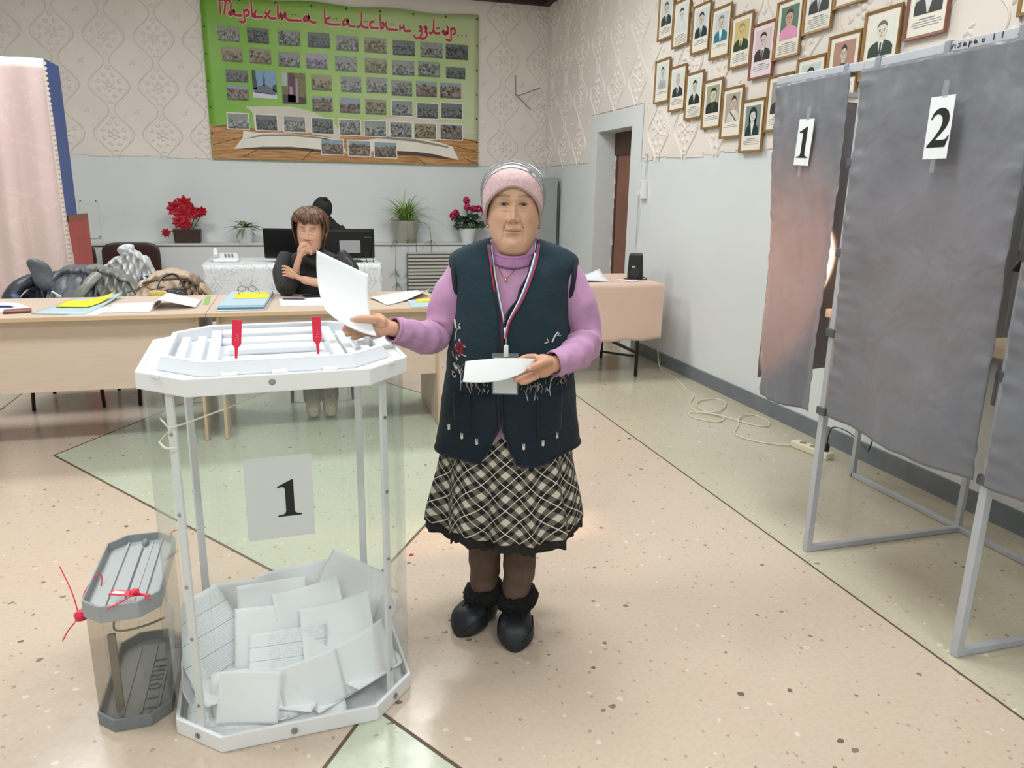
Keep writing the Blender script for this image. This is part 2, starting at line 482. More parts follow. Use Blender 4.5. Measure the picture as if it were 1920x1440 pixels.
for z in ZR:
    for i in range(0, 15):
        y = 9.03-i*.479
        if y < 2.6: continue
        if z < 2.3 and 6.3 < y < 7.9: continue
        if z < 2.2 and 3.1 < y < 4.9: continue
        o = share('medallion', MED, pr, (X1-.008, y, z-.012), (0, 0, -pi/2))

# ceiling luminaires' housings
for i, (x, y, w) in enumerate(LAMPS):
    t = thing('ceiling_light', 'white rectangular LED ceiling panel '+('over the hall behind the camera, left', 'over the hall behind the camera, right', 'above the ballot boxes', 'above the standing woman', 'above the left desk', 'above the right end of the desks')[i], 'ceiling light', (x, y, CEIL_Z), 0, 'LED panels on the ceiling')
    MB().box(-.62, .62, -.32, .32, -.05, -.001).build('housing', M_white, t)
    MB().box(-.60, .60, -.30, .30, -.058, -.0505).build('diffuser', mat('lit_diffuser', '#ffffff', 0.5, emit=('#fffaf4', 3.0)), t)
# ================================================================= voting booths
M_frame = mat('grey_powder_coat', '#b6bac1', 0.4, metal=0.15, var=(8, 0.04))
M_clip = mat('dark_grey_clip', '#555860', 0.5)
def taffeta(name, col, trans):
    m, N, L, b = nodes_of(name)
    tc = N.new('ShaderNodeTexCoord')
    w = N.new('ShaderNodeTexNoise'); w.inputs['Scale'].default_value = 5.5; w.inputs['Detail'].default_value = 3; w.inputs['Distortion'].default_value = .35
    L.new(tc.outputs['Object'], w.inputs['Vector'])
    bp = N.new('ShaderNodeBump'); bp.inputs['Strength'].default_value = 0.55; bp.inputs['Distance'].default_value = 0.03
    L.new(w.outputs['Fac'], bp.inputs['Height']); L.new(bp.outputs[0], b.inputs['Normal'])
    b.inputs['Base Color'].default_value = (*lin(col), 1); b.inputs['Roughness'].default_value = 0.32
    b.inputs['Sheen Weight'].default_value = 0.15
    t = N.new('ShaderNodeBsdfTranslucent'); t.inputs['Color'].default_value = (*lin('#c0aea8'), 1)
    mx = N.new('ShaderNodeMixShader'); mx.inputs[0].default_value = trans
    L.new(b.outputs[0], mx.inputs[1]); L.new(t.outputs[0], mx.inputs[2])
    L.new(mx.outputs[0], N['Material Output'].inputs['Surface'])
    return m
M_taf = taffeta('grey_taffeta', '#82868f', 0.30)
BT = 1.915
FX, RX = 2.02, 2.825
fr = thing('voting_booth_frame', 'pale grey square-tube steel frame of the row of voting booths', 'booth frame', (FX, 2.43, 0))
def fbar(a, b, name='bar', w=.025):
    o = Vector((FX, 2.43, 0))
    return MB().bar(Vector(a)-o, Vector(b)-o, w, w).build(name, M_frame, fr, bevel=.003)
FYS = (2.43, 1.667, 0.905); RYS = (3.12, 2.438, 1.667, 0.905)
for y in FYS: fbar((FX, y, 0.002), (FX, y, BT), 'post', .028)
for y in RYS: fbar((RX, y, 0.002), (RX, y, BT), 'post')
for y in FYS:
    fbar((FX, y, .0145), (RX, y, .0145)); fbar((FX, y, BT-.012), (RX, y, BT-.012))
for a, b in zip(RYS, RYS[1:]):
    fbar((RX, a, .0145), (RX, b, .0145)); fbar((RX, a, BT-.012), (RX, b, BT-.012))
fbar((FX, 2.43, BT), (FX, .905, BT), 'top_rail', .032)
fbar((FX, 2.43, BT), (FX-.01, 2.935, BT+.01), 'top_rail', .032)
fbar((FX-.01, 2.935, BT-.012), (RX, 3.12, BT-.012))
for y, zs in ((2.43, (.62, .94, 1.25, 1.58)), (1.667, (.615, .945, 1.30, 1.6)), (.905, (.62, .94))):
    for z in zs:
        MB().box(-.022, .022, -.024, .024, -.016, .016).build('clip', M_clip, fr, bevel=.004, loc=(0, y-2.43, z))
for y in (2.85, 2.52, 2.36, 2.06, 1.80, 1.55, 1.25, .98):
    MB().box(-.021, .021, -.013, .013, -.024, .021).build('clip', mat('light_grey_clip', '#8b8f97', .5), fr, bevel=.004, loc=(0, y-2.43, BT))
# tape and black marker strokes on the top rail
for i, s in enumerate([[(0, .0), (.004, .012), (.010, .012), (.012, 0)], [(.02, 0), (.03, .004), (.02, .010), (.03, .012)], [(.038, .002), (.046, .008), (.040, .012), (.038, .004), (.048, .002)], [(.056, -.006), (.057, .012), (.064, .009), (.058, .004)], [(.072, .002), (.080, .008), (.074, .012), (.072, .004), (.082, .002)], [(.096, .002), (.102, .002), (.102, .010), (.096, .010), (.096, .002)], [(.13, 0), (.131, .018)], [(.155, 0), (.156, .018)], [(.20, 0), (.205, .01), (.212, .008), (.212, 0)], [(.25, .004), (.26, .014)], [(.25, .014), (.26, .004)]]):
    MB().tube([(-.0172, -.385-p[0]*1.15, BT-.006+p[1]) for p in s], .0012, n=5).build('marker_stroke', M_ink, fr)

def curtain(name, label, ya, yb, ztop, zbot, x, seed, shear=0.0, mat_=M_taf, slack=0.03, narrow=0.0, group='booth curtains'):
    """cloth hanging in the y-z plane at x; ya is the far (image-left) edge"""
    def f(u, v):
        z = ztop+(zbot-ztop)*v
        y = ya+(yb-ya)*u
        y -= narrow*v*(1-u)
        fold = .006*sin(u*15+seed+v*2)*(.25+.75*v)+.022*sin(u*6.3+seed*2.1+v*.8)*(.2+v)+.020*nz(u*3.2+v*1.4, v*3.2, seed)+.010*nz(u*8-v*3, v*7, seed+3)
        edge = .010*nz(u*4, v*34, seed+9)*exp(-(u*11)**2)
        edge += .008*nz(u*4, v*30, seed+5)*exp(-((1-u)*14)**2)
        puck = .008*nz(u*14, v*5, seed+7)*exp(-(v*9)**2)
        dz = (shear*u+slack*sin(pi*min(1, u*1.05))*.5)*v
        if v > .9: dz += .006*nz(u*9, seed)
        return (x-.012+fold*.8+edge+puck-.0, y, z-dz)
    mb = MB(); mb.grid(f, 70, 110)
    c = tag(mb.build(name, mat_, None, True, 0, solid=.0012), label, 'curtain', group)
    return c
curtain('booth_curtain', 'narrow grey booth curtain behind the sign numbered 1, glowing pink from a lamp', 2.925, 2.475, 1.905, .60, 1.995, 1.0, shear=-.005, narrow=.10)
curtain('booth_curtain', 'wide grey booth curtain carrying the sign numbered 2', 2.402, 1.69, 1.895, .62, 1.985, 2.7, shear=.01, narrow=.04)
curtain('booth_curtain', 'grey booth curtain at the right edge of the picture', 1.645, .93, 1.895, .62, 1.985, 5.2, shear=.0, narrow=.02)
# inner drapes: rear and side walls of the booths
def flat_drape(label, a, b, z0, z1, seed):
    a, b = Vector((*a, 0)), Vector((*b, 0)); d = (b-a); n = Vector((-d.y, d.x, 0)).normalized()
    def f(u, v):
        p = a+d*u; w = .014*sin(u*14+seed)+.006*nz(u*8, v*6, seed)
        return (p.x+n.x*w, p.y+n.y*w, z1+(z0-z1)*v)
    return tag(MB().grid(f, 40, 40).build('booth_side_drape', M_taf, None, True, 0, solid=.0012), label, 'curtain', 'booth curtains')
flat_drape('grey inner drape closing the lamplit first booth on its far side', (2.045, 2.935), (2.79, 3.105), .635, 1.875, 0)
flat_drape('grey drape closing the back of the first booth', (2.85, 3.09), (2.85, 2.47), .60, 1.88, 1)
flat_drape('grey drape parting the first booth from the second', (2.06, 2.452), (2.79, 2.452), .64, 1.875, 2)
flat_drape('grey drape closing the back of the second booth', (2.85, 2.41), (2.85, 1.70), .60, 1.88, 3)
flat_drape('grey drape parting the second booth from the third', (2.06, 1.645), (2.79, 1.645), .64, 1.875, 4)
M_birch = mat('pale_shelf_board', '#c9bda8', 0.5, var=(10, 0.06))
def booth_lamp(y, lab, lab2, watts):
    s = thing('booth_shelf', lab2, 'shelf', (RX-.005, y, .905), 0, 'writing shelves in the booths')
    MB().box(-.42, 0, -.24, .24, 0, .04).build('board', M_birch, s, bevel=.003)
    for yy in (-.22, .22): MB().bar((-.40, yy, -.03), (0.0, yy, -.03), .02, .058).build('bracket', M_frame, s)
    t = thing('desk_lamp', lab, 'lamp', (RX-.22, y+.12, .945), 0, 'desk lamps in the booths')
    MB().lathe([(.055, 0), (.058, .008), (.050, .018), (.012, .024)], 24).build('base', M_black, t, True)
    MB().tube(catmull([(0, 0, .02), (.01, 0, .14), (.03, 0, .26), (-.02, .02, .33)], 6), .006, 8).build('neck', M_black, t, True)
    MB().lathe([(.03, .10), (.045, .06), (.075, 0), (.072, .001), (.042, .058), (.027, .097)], 24, (-.03, .02, .26)).build('shade', M_black, t, True)
    MB().ball((-.03, .02, .255), (.024, .024, .030), 14, 10).build('bulb', mat('warm_bulb', '#ffd9a0', .4, emit=('#ffb860', 12)), t, True)
    ld = bpy.data.lights.new('bulb_light', 'SPOT'); ld.energy = watts; ld.color = (1.0, .60, .36); ld.shadow_soft_size = .03; ld.spot_size = radians(100); ld.spot_blend = .35
    lo = bpy.data.objects.new('bulb_light', ld); COL.objects.link(lo); lo.parent = t; lo.location = (-.03, .02, .215); lo.rotation_euler = (0, radians(95), radians(-10))
booth_lamp(2.725, 'small black desk lamp glowing warm inside the first booth', 'pale wooden writing shelf inside the first booth', 240)
booth_lamp(1.95, 'small black desk lamp glowing warm inside the second booth', 'pale wooden writing shelf inside the second booth', 30)

# number signs pinned on the curtains
def number_sign(digit, label, y, z, x, h, w, tilt, dh, dx=0):
    t = thing('number_sign', label, 'sign', (x, y, z), 0)
    t.rotation_euler = (tilt, 0, 0)
    M = Matrix(((0, 0, -1, 0), (-1, 0, 0, 0), (0, 1, 0, 0), (0, 0, 0, 1)))   # poly x -> -y, poly y -> z, depth -> -x
    MB().prism(rect_poly(w, h), 0, .0012, M=M).build('sheet', M_card, t)
    P = [((p[0]-.32)*dh+dx, (p[1]-.5)*dh) for p in digit]
    MB().prism(P, .0012, .0020, M=M).build('digit', M_ink, t)
    gl = mat('clear_tape', '#cfd2d6', .15, alpha=.12)
    MB().prism(rect_poly(.022, .05, .005, h/2+.02), .0012, .0018, M=M).build('tape', gl, t)
    MB().prism(rect_poly(.018, .04, -.002, -h/2-.022), .0012, .0018, M=M).build('tape', gl, t)
number_sign(DIGIT1, 'white sign with black numeral 1 on the narrow pink-lit curtain', 2.671, 1.664, 1.965, .176, .092, .06, .118)
number_sign(DIGIT2, 'white sign with black numeral 2 on the wide grey curtain', 1.988, 1.669, 1.945, .186, .093, .0, .117)

# ================================================================= clear ballot boxes
def clear_plastic(name, tint, haze, rough=.03):
    m, N, L, b = nodes_of(name)
    t = N.new('ShaderNodeBsdfTransparent'); t.inputs['Color'].default_value = (*lin(tint), 1)
    g = N.new('ShaderNodeBsdfGlossy'); g.inputs['Roughness'].default_value = rough
    d = N.new('ShaderNodeBsdfDiffuse'); d.inputs['Color'].default_value = (*lin('#d5d6d2'), 1)
    lw = N.new('ShaderNodeLayerWeight'); lw.inputs['Blend'].default_value = .5
    fz = math_node(N, L, 'ADD', math_node(N, L, 'MULTIPLY', math_node(N, L, 'POWER', lw.outputs['Facing'], 5.0), .45), .025)
    m1 = N.new('ShaderNodeMixShader'); L.new(fz, m1.inputs[0]); L.new(t.outputs[0], m1.inputs[1]); L.new(g.outputs[0], m1.inputs[2])
    tc = N.new('ShaderNodeTexCoord'); n = N.new('ShaderNodeTexNoise'); n.inputs['Scale'].default_value = 5; n.inputs['Detail'].default_value = 6; L.new(tc.outputs['Object'], n.inputs['Vector'])
    mr = N.new('ShaderNodeMapRange'); mr.inputs['From Min'].default_value = .3; mr.inputs['From Max'].default_value = .75; mr.inputs['To Min'].default_value = haze*.4; mr.inputs['To Max'].default_value = haze*1.7
    L.new(n.outputs['Fac'], mr.inputs['Value'])
    m2 = N.new('ShaderNodeMixShader'); L.new(mr.outputs[0], m2.inputs[0]); L.new(m1.outputs[0], m2.inputs[1]); L.new(d.outputs[0], m2.inputs[2])
    L.new(m2.outputs[0], N['Material Output'].inputs['Surface'])
    return m
M_clear = clear_plastic('clear_box_wall', '#fdfefe', .018)
M_clear2 = clear_plastic('clear_small_box_wall', '#f6f5f2', .03)
def octo(hw, hd, cx, cy=None):
    cy = cx if cy is None else cy
    return [(-hw+cx, -hd), (hw-cx, -hd), (hw, -hd+cy), (hw, hd-cy), (hw-cx, hd), (-hw+cx, hd), (-hw, hd-cy), (-hw, -hd+cy)]
def ring(mb, o, i, z0, z1, zi0=None, zi1=None, mi=0):
    """solid ring between two octagons"""
    zi0 = z0 if zi0 is None else zi0; zi1 = z1 if zi1 is None else zi1
    n = len(o)
    vs = [(*p, z0) for p in o]+[(*p, z1) for p in o]+[(*p, zi1) for p in i]+[(*p, zi0) for p in i]
    fs = []
    for k in range(n):
        q = (k+1) % n
        for a in range(4):
            b2 = (a+1) % 4
            fs.append((a*n+k, a*n+q, b2*n+q, b2*n+k))
    mb.add(vs, fs, mi)
    return mb
BX, BY, BR = -.067, 2.140, radians(3.3)
HW, HD, CH = .318, .31, .117
bb = thing('ballot_box', 'large clear plastic ballot box with white lid, marked 1', 'ballot box', (BX, BY, 0), BR)
tr = MB(); ring(tr, octo(HW+.006, HD+.006, CH), octo(HW-.004, HD-.004, CH-.002), .001, .048); tr.prism(octo(HW-.004, HD-.004, CH-.002), .001, .006)
base = tr.build('base_tray', M_white, bb, bevel=.003)
oc = octo(HW, HD, CH)
for k in range(8):
    a, b2 = Vector((*oc[k], 0)), Vector((*oc[(k+1) % 8], 0))
    MB().bar(a+Vector((0, 0, .525)), b2+Vector((0, 0, .525)), .0025, .954).build('clear_panel', M_clear, bb)
# white corner posts with screws
for k in (1, 3, 5, 7):
    a, b2 = Vector((*oc[k], 0)), Vector((*oc[(k+1) % 8], 0)); c = (a+b2)/2; d = (b2-a).normalized(); nrm = Vector((d.y, -d.x, 0))
    p = MB().bar(c-nrm*.008+Vector((0, 0, .008)), c-nrm*.008+Vector((0, 0, .99)), .008, .026, up=nrm)
    ang = atan2(d.y, d.x)
    p = MB().box(-.013, .013, .003, .011, .008, .99)
    po = p.build('corner_post', M_white, bb, bevel=.002, loc=(c.x, c.y, 0), rot=(0, 0, ang))
    for z in (.11, .31, .46, .66, .87):
        MB().cyl((0, -.0005, z), (0, .004, z), .0045, n=10).build('screw', M_steel, po)
    for z in (.025, 1.003):
        bo = MB().cyl((0, -.012, z), (0, -.006, z), .0085, n=12).cyl((0, -.015, z), (0, -.012, z), .005, n=6).build('bolt', M_steel, po, True)
for sx in (0, ):
    for z in (.025, 1.003):
        for s in (-1, 1): MB().cyl((-.02, s*(HD+.006), z), (-.02, s*(HD+.012), z), .0085, n=12).cyl((-.02, s*(HD+.012), z), (-.02, s*(HD+.015), z), .005, n=6).build('bolt', M_steel, bb, True)
# lid: band, lip, raised inner lid with steps and channels
ld = MB(); ring(ld, octo(HW+.012, HD+.012, CH), octo(HW+.004, HD+.004, CH), .978, 1.022)
lid = ld.build('lid_band', M_white, bb, bevel=.003)
M_lid = mat('white_lid_plastic', '#dfe3e8', .3)
lp = MB(); lp.prism(octo(HW+.006, HD+.006, CH), 1.008, 1.014)
ring(lp, octo(HW-.045, HD-.045, CH-.02), octo(HW-.060, HD-.062, CH-.028), 1.014, 1.048, 1.014, 1.048)
ring(lp, octo(HW-.035, HD-.035, CH-.016), octo(HW-.045, HD-.045, CH-.02), 1.014, 1.018, 1.014, 1.046)
lid2 = lp.build('lid_plate', M_lid, bb, bevel=.002)
st = MB()
for s in (-1, 1):
    st.box(s*.235-.012, s*.235+.012, -.16, .16, 1.014, 1.034)
    st.box(s*.195-.012, s*.195+.012, -.19, .19, 1.014, 1.028)
    st.box(s*.155-.014, s*.155+.014, -.20, .215, 1.014, 1.040)
st.box(-.141, .141, .17, .235, 1.014, 1.038); st.box(-.141, .141, .10, .165, 1.014, 1.026)
st.box(-.141, .141, -.235, -.10, 1.014, 1.022)
st.build('lid_rib', M_lid, lid2, bevel=.004)
MB().tube([(-.12, -.03, 1.024), (.0, -.035, 1.026), (.11, -.03, 1.024)], .016, 12).build('slot_cover', M_lid, lid2, True)
MB().box(-.02, .12, .028, .044, 1.0142, 1.0165).build('slot', mat('dark_slot', '#63676d', .7), lid2)
for x in (-.115, .0, .12): MB().box(x-.018, x+.018, -HD+.004, -HD+.032, 1.0145, 1.024).build('lid_tab', M_white, lid2, bevel=.002)
for sx in (-1, 1): MB().obox((sx*(HW-.045), -HD+.06, 1.019), (.03, .026, .01), (0, 0, sx*pi/4)).build('lid_tab', M_white, lid2, bevel=.002)
# red seals standing in the lid
M_red = mat('red_seal_plastic', '#e3284c', .35, sss=.0)
def flat_seal(x, y, z, lab, rz, lean):
    t = thing('seal_tag', lab, 'seal', (x, y, z), rz, 'red seals on the ballot box lid')
    t.rotation_euler = (0, lean, rz)
    P = [(-.003, 0), (.003, 0), (.004, .026), (.011, .036), (.011, .095), (-.011, .095), (-.011, .036), (-.004, .026)]
    M = Matrix(((1, 0, 0, 0), (0, 0, 1, 0), (0, 1, 0, 0), (0, 0, 0, 1)))
    MB().prism(P, -.0015, .0015, M=M).build('tag', M_red, t, bevel=.0007)
    q = MB()
    for k, zz in enumerate((.044, .050, .056)):
        q.tube([(-.004+.002*k, -.0018, zz), (.001, -.0018, zz+.003), (.005, -.0018, zz-.001)], .0007, 5)
    q.build('embossed_code', mat('pale_red_print', '#ef8a98', .5), t)
flat_seal(-.151, 1.890, 1.0485, 'red plastic seal leaning on the box lid, left of the two', BR, .09)
flat_seal(.043, 1.902, 1.0485, 'red plastic seal upright on the box lid, beside the voter\'s hand', BR, -.01)
# number card taped inside the front panel
cd = thing('number_card', 'white card with black numeral 1 taped on the large ballot box', 'sign', (-.068, 1.829, .702), BR)
Mf = Matrix(((1, 0, 0, 0), (0, 0, -1, 0), (0, 1, 0, 0), (0, 0, 0, 1)))
MB().prism(rect_poly(.162, .218), -.0005, .0006, M=Mf).build('sheet', mat('thin_white_card', '#dcdedf', .5, alpha=.80), cd)
MB().prism([((p[0]-.32)*.097+.022, (p[1]-.5)*.097-.003) for p in DIGIT1], .0006, .0014, M=Mf).build('digit', M_ink, cd)
# cream cord tied round the left corner post
cord = MB()
M_cord = mat('cream_cord', '#ded7c2', .7)
px_, py_ = oc[7][0]*.5+oc[0][0]*.5, oc[7][1]*.5+oc[0][1]*.5
def L3(x, y, z): return Vector((x, y, z))
cord.tube(catmull([L3(px_-.022, py_+.028, .905), L3(px_-.01, py_-.012, .906), L3(px_+.01, py_-.016, .895), L3(-.15, -.27, .925), L3(-.04, -.24, .955), L3(.02, -.24, .972)], 6), .0022, 6)
cord.tube(catmull([L3(px_-.030, py_+.032, .845), L3(px_-.012, py_-.016, .843), L3(px_+.012, py_-.018, .842)], 5), .0028, 6)
cord.tube(catmull([L3(px_-.030, py_+.032, .845), L3(px_-.004, py_+.02, .875), L3(px_+.010, py_-.008, .897)], 5), .0022, 6)
cord.build('tie_cord', M_cord, bb, True)

# ---------------- ballots piled in the box
def ballot_mat():
    m, N, L, b = nodes_of('printed_ballot')
    uv = N.new('ShaderNodeUVMap'); sp = N.new('ShaderNodeSeparateXYZ'); L.new(uv.outputs[0], sp.inputs[0])
    u, v = sp.outputs[0], sp.outputs[1]
    def lines(x, n, w): return math_node(N, L, 'LESS_THAN', math_node(N, L, 'FRACT', math_node(N, L, 'MULTIPLY', x, n)), w)
    rows = lines(v, 5, .035)
    txt = math_node(N, L, 'MULTIPLY', lines(v, 42, .38), math_node(N, L, 'GREATER_THAN', math_node(N, L, 'FRACT', math_node(N, L, 'MULTIPLY', u, 1.0)), .25))
    n = N.new('ShaderNodeTexNoise'); n.inputs['Scale'].default_value = 60; L.new(uv.outputs[0], n.inputs['Vector'])
    txt = math_node(N, L, 'MULTIPLY', txt, math_node(N, L, 'GREATER_THAN', n.outputs['Fac'], .47))
    f = math_node(N, L, 'MAXIMUM', math_node(N, L, 'MULTIPLY', rows, .75), math_node(N, L, 'MULTIPLY', txt, .32))
    L.new(mix_col(N, L, f, lin('#ebf0f2'), lin('#6f7c86')), b.inputs['Base Color'])
    b.inputs['Roughness'].default_value = .6
    return m
M_ballot = ballot_mat()
def clampbox(x, y):
    x = max(-HW+.012, min(HW-.012, x)); y = max(-HD+.010, min(HD-.012, y))
    lim = HW+HD-CH-.018
    s = abs(x)+abs(y)
    if s > lim:
        e = (s-lim)/2; x -= math.copysign(e, x); y -= math.copysign(e, y)
    return x, y
def ballot(c, w, h, tilt, rz, roll, curl, curl_ax, label, m, group, twist=0.0, fold=None):
    """sheet of w x h; tilt 0 = lying flat, 90 = upright facing the front"""
    R = Euler((radians(tilt), 0, radians(rz)), 'XYZ').to_matrix() @ Euler((0, 0, radians(roll))).to_matrix()
    def f(u, v):
        x, y = (u-.5)*w, (v-.5)*h
        z = 0.0
        t = x*cos(curl_ax)+y*sin(curl_ax)
        z += curl*t*t*8 + twist*x*y*8
        if fold: z += fold*max(0, abs(t)-.05)
        p = R@Vector((x, y, z))+Vector(c)
        px, py = clampbox(p.x, p.y)
        return (px, py, max(.0085, p.z))
    if m is M_card: m = mat('ballot_white', '#f0f2f4', .6)
    o = MB().grid(f, 14, 18, uvfn=lambda u, v: (u, v)).build('ballot_paper', m, None, True, 0, solid=.0006)
    o.location = (BX, BY, 0); o.rotation_euler = (0, 0, BR)
    return tag(o, label, 'ballot', group)
GB = 'ballots inside the large box'
rb = random.Random(4)
for k in range(13):   # lower layers
    ballot((rb.uniform(-.16, .16), rb.uniform(-.15, .15), .012+.006*k), .21, .297, rb.uniform(-5, 7), rb.uniform(0, 180), 0, rb.uniform(-.12, .15), rb.uniform(0, 3), 'white ballot sheet lying in the lower layers of the pile in the clear box', M_card, GB)
ballot((-.235, -.02, .150), .20, .29, 50, 28, 8, .12, 0, 'ballot covered in small print leaning against the left side of the box', M_ballot, GB)
ballot((-.05, .02, .172), .21, .23, 54, -3, 2, -.10, 0, 'blank white ballot back in the middle of the pile', M_card, GB)
ballot((.15, .03, .185), .22, .28, 62, -24, -22, -.42, .4, 'tall curved white ballot standing at the right of the pile', M_card, GB, twist=.2)
ballot((.05, .12, .185), .26, .19, 66, 4, 3, .15, 0, 'pale ballot standing at the back of the pile', M_card, GB)
ballot((-.13, .12, .150), .21, .20, 58, 12, -6, .25, 0, 'curling ballot behind the printed one at the back left', M_card, GB)
ballot((-.02, -.13, .105), .22, .20, 38, 2, -4, .20, 1.2, 'ballot showing ruled boxes in the middle of the pile', M_ballot, GB)
ballot((-.12, -.20, .082), .22, .19, 30, -8, 10, -.5, 1.2, 'white ballot arching over the front left of the pile', M_card, GB)
ballot((.035, -.245, .105), .17, .15, 76, 4, 8, -.10, 0, 'square white ballot pressed to the front wall of the box', M_card, GB)
ballot((.18, -.205, .125), .21, .15, 74, 16, 12, -.22, 0, 'white ballot curving round the front right corner of the box', M_card, GB)
ballot((.13, -.09, .15), .21, .20, 45, -14, 12, .30, .3, 'white ballot sagging between the taller sheets on the right', M_card, GB)
ballot((-.18, -.20, .05), .24, .17, 16, -7, 3, -.2, 0, 'ballot with ruled squares near the front left of the base', M_ballot, GB)
ballot((-.02, -.265, .030), .29, .07, 22, 1, 0, 0, 0, 'narrow folded ballot along the front edge of the base', M_card, GB)
ballot((.25, .0, .12), .16, .22, 64, -64, -8, .35, 0, 'ballot bent against the right side of the box', M_card, GB)
ballot((-.06, -.06, .145), .21, .22, 46, 10, -9, -.25, .8, 'white ballot slipped across the centre of the pile', M_card, GB, twist=.15)
ballot((.06, -.02, .165), .20, .22, 52, -12, 14, .30, 0, 'white ballot with a rolled edge leaning in the centre right', M_card, GB)
ballot((-.13, -.255, .11), .16, .14, 72, -8, -6, .16, 0, 'white ballot flat against the front wall, left of centre', M_card, GB)
ballot((-.275, -.09, .07), .12, .20, 60, 55, 0, .3, 0, 'folded ballot wedged in the left corner of the box', M_card, GB)

# ---------------- small portable ballot box
M_gp = mat('grey_box_plastic', '#9aa0a3', .42, var=(12, .03)); M_gp2 = mat('dark_grey_box_plastic', '#777d80', .45, var=(12, .04))
M_gtop = mat('pale_grey_lid_plastic', '#b9bfc1', .42)
sb = thing('portable_ballot_box', 'small clear ballot box with grey lid and base beside the large one', 'ballot box', (-.502, 2.192, 0), radians(1.5))
hw, hd, ch = .090, .216, .048
q = MB(); ring(q, octo(hw+.005, hd+.005, ch), octo(hw-.001, hd-.001, ch), .001, .038); q.prism(octo(hw, hd, ch), .001, .008)
sbb = q.build('base_tray', M_gp2, sb, bevel=.002)
q = MB()
for x in (-.035, .012, .055): q.box(x-.003, x+.003, -.17, .17, .008, .013)
q.build('base_rib', M_gp2, sbb)
# raised lettering moulded in the base (as seen from above)
let = MB()
def stroke(mb, pts, ox, oy, s, z): mb.tube([(ox-p[1]*s, oy+p[0]*s, z) for p in pts], .0022, 5)
for i, g in enumerate(['L', 'E', 'O', 'N', 'H', 'T']):
    G = {'L': [[(0, 1), (0, 0), (.6, 0)]], 'E': [[(.6, 1), (0, 1), (0, 0), (.6, 0)], [(0, .5), (.5, .5)]], 'O': [[(0, .2), (0, .8), (.3, 1), (.6, .8), (.6, .2), (.3, 0), (0, .2)]], 'N': [[(0, 0), (0, 1)], [(.6, 0), (.6, 1)], [(0, .5), (.6, .5)]], 'H': [[(0, 0), (0, 1)], [(.6, 0), (.6, 1)], [(0, .5), (.6, .5)]], 'T': [[(0, 1), (.6, 1)], [(.3, 1), (.3, 0)]]}[g]
    for s_ in G: stroke(let, s_, .05, -.15+i*.045, .036, .0105)
let.build('moulded_lettering', M_gp2, sbb, True)
o8 = octo(hw, hd, ch)
for k in range(8):
    a, b2 = Vector((*o8[k], .19)), Vector((*o8[(k+1) % 8], .19))
    MB().bar(a, b2, .002, .306).build('clear_panel', M_clear2, sb)
q = MB(); ring(q, octo(hw+.006, hd+.006, ch), octo(hw+.001, hd+.001, ch), .336, .384)
sl = q.build('lid_band', M_gp, sb, bevel=.002)
q = MB(); q.prism(octo(hw+.002, hd+.002, ch), .352, .358)
sl2 = q.build('lid_plate', M_gtop, sb)
q = MB()
for x in (-.042, .052): q.box(x-.0025, x+.0025, -hd+.01, hd-.01, .358, .365)
q.box(-.02, .03, -hd+.02, hd-.015, .358, .3605)
q.build('lid_rib', M_gtop, sl2)
MB().box(.001, .007, -.15, .16, .3605, .3612).build('slot', mat('dark_slot', '#63676d', .7), sl2)
MB().ball((.008, hd-.03, .366), (.010, .02, .012), 12, 8).build('slot_latch', mat('latch_grey', '#8d9394', .4), sl2, True)
MB().box(-.055, -.035, -.14, -.13, .008, .25).build('inner_strap', mat('brown_grey_strap', '#8b857a', .6), sb)
MB().tube(catmull([(-.02, -.16, .33), (-.03, -.16, .28), (.0, -.16, .27), (.05, -.15, .272), (.09, -.12, .27)], 6), .003, 6).build('inner_cord', mat('khaki_cord', '#8a8270', .8), sb, True)
# red seals
t = thing('red_seal', 'red plastic seal with a white label lying on the small box lid', 'seal', (-.487, 2.02, .3865), radians(-22))
MB().prism([(-.042, -.012), (.028, -.012), (.040, -.006), (.068, -.004), (.068, .004), (.040, .006), (.028, .012), (-.042, .012)], 0, .003).build('tag', M_red, t, bevel=.001)
MB().prism(rect_poly(.034, .013, -.018, -.001), .003, .0036).build('label_field', M_card, t)
MB().lathe([(.012, .002), (.013, .010), (.008, .014)], 14, (.026, 0, .0005)).build('lock', M_red, t, True)
MB().tube(catmull([(.026, -.002, .010), (.034, -.03, .012), (.012, -.062, .004), (-.004, -.080, .001)], 6), .0018, 6).build('strap', M_red, t, True)
MB().tube(catmull([(.03, .0, .010), (.055, -.012, .010), (.085, -.022, .002)], 5), .0022, 6).build('strap', M_red, t, True)
t = thing('red_seal', 'looped red wire seal hanging at the left rim of the small box', 'seal', (-.62, 2.09, .30), 0)
MB().lathe([(.004, -.012), (.016, -.010), (.018, .006), (.010, .014)], 14).build('lock', M_red, t, True)
MB().tube(catmull([(-.006, 0, .008), (-.03, .05, .05), (-.075, .13, .09)], 6), .0017, 6).build('strap', M_red, t, True)
MB().tube(catmull([(-.008, 0, -.008), (-.03, -.02, -.03), (-.045, -.03, -.055)], 6), .0017, 6).build('strap', M_red, t, True)
MB().tube(catmull([(.004, 0, .008), (.006, .03, .05), (.035, .06, .085), (.047, .06, .075), (.040, .03, .04), (.012, .0, .012)], 6), .0017, 6).build('strap', M_red, t, True)
MB().tube(catmull([(-.40, 2.32, .386), (-.37, 2.30, .42), (-.32, 2.29, .415), (-.26, 2.27, .43)], 6), .003, 6)
t = thing('red_tie', 'red cable tie poking up between the two ballot boxes', 'cable tie', (-.425, 2.36, .386), 0)
MB().tube(catmull([(0, 0, -.006), (.012, -.01, .02), (.035, -.02, .030), (.05, -.03, .028)], 6), .003, 6, squash=.6).build('strap', M_red, t, True)

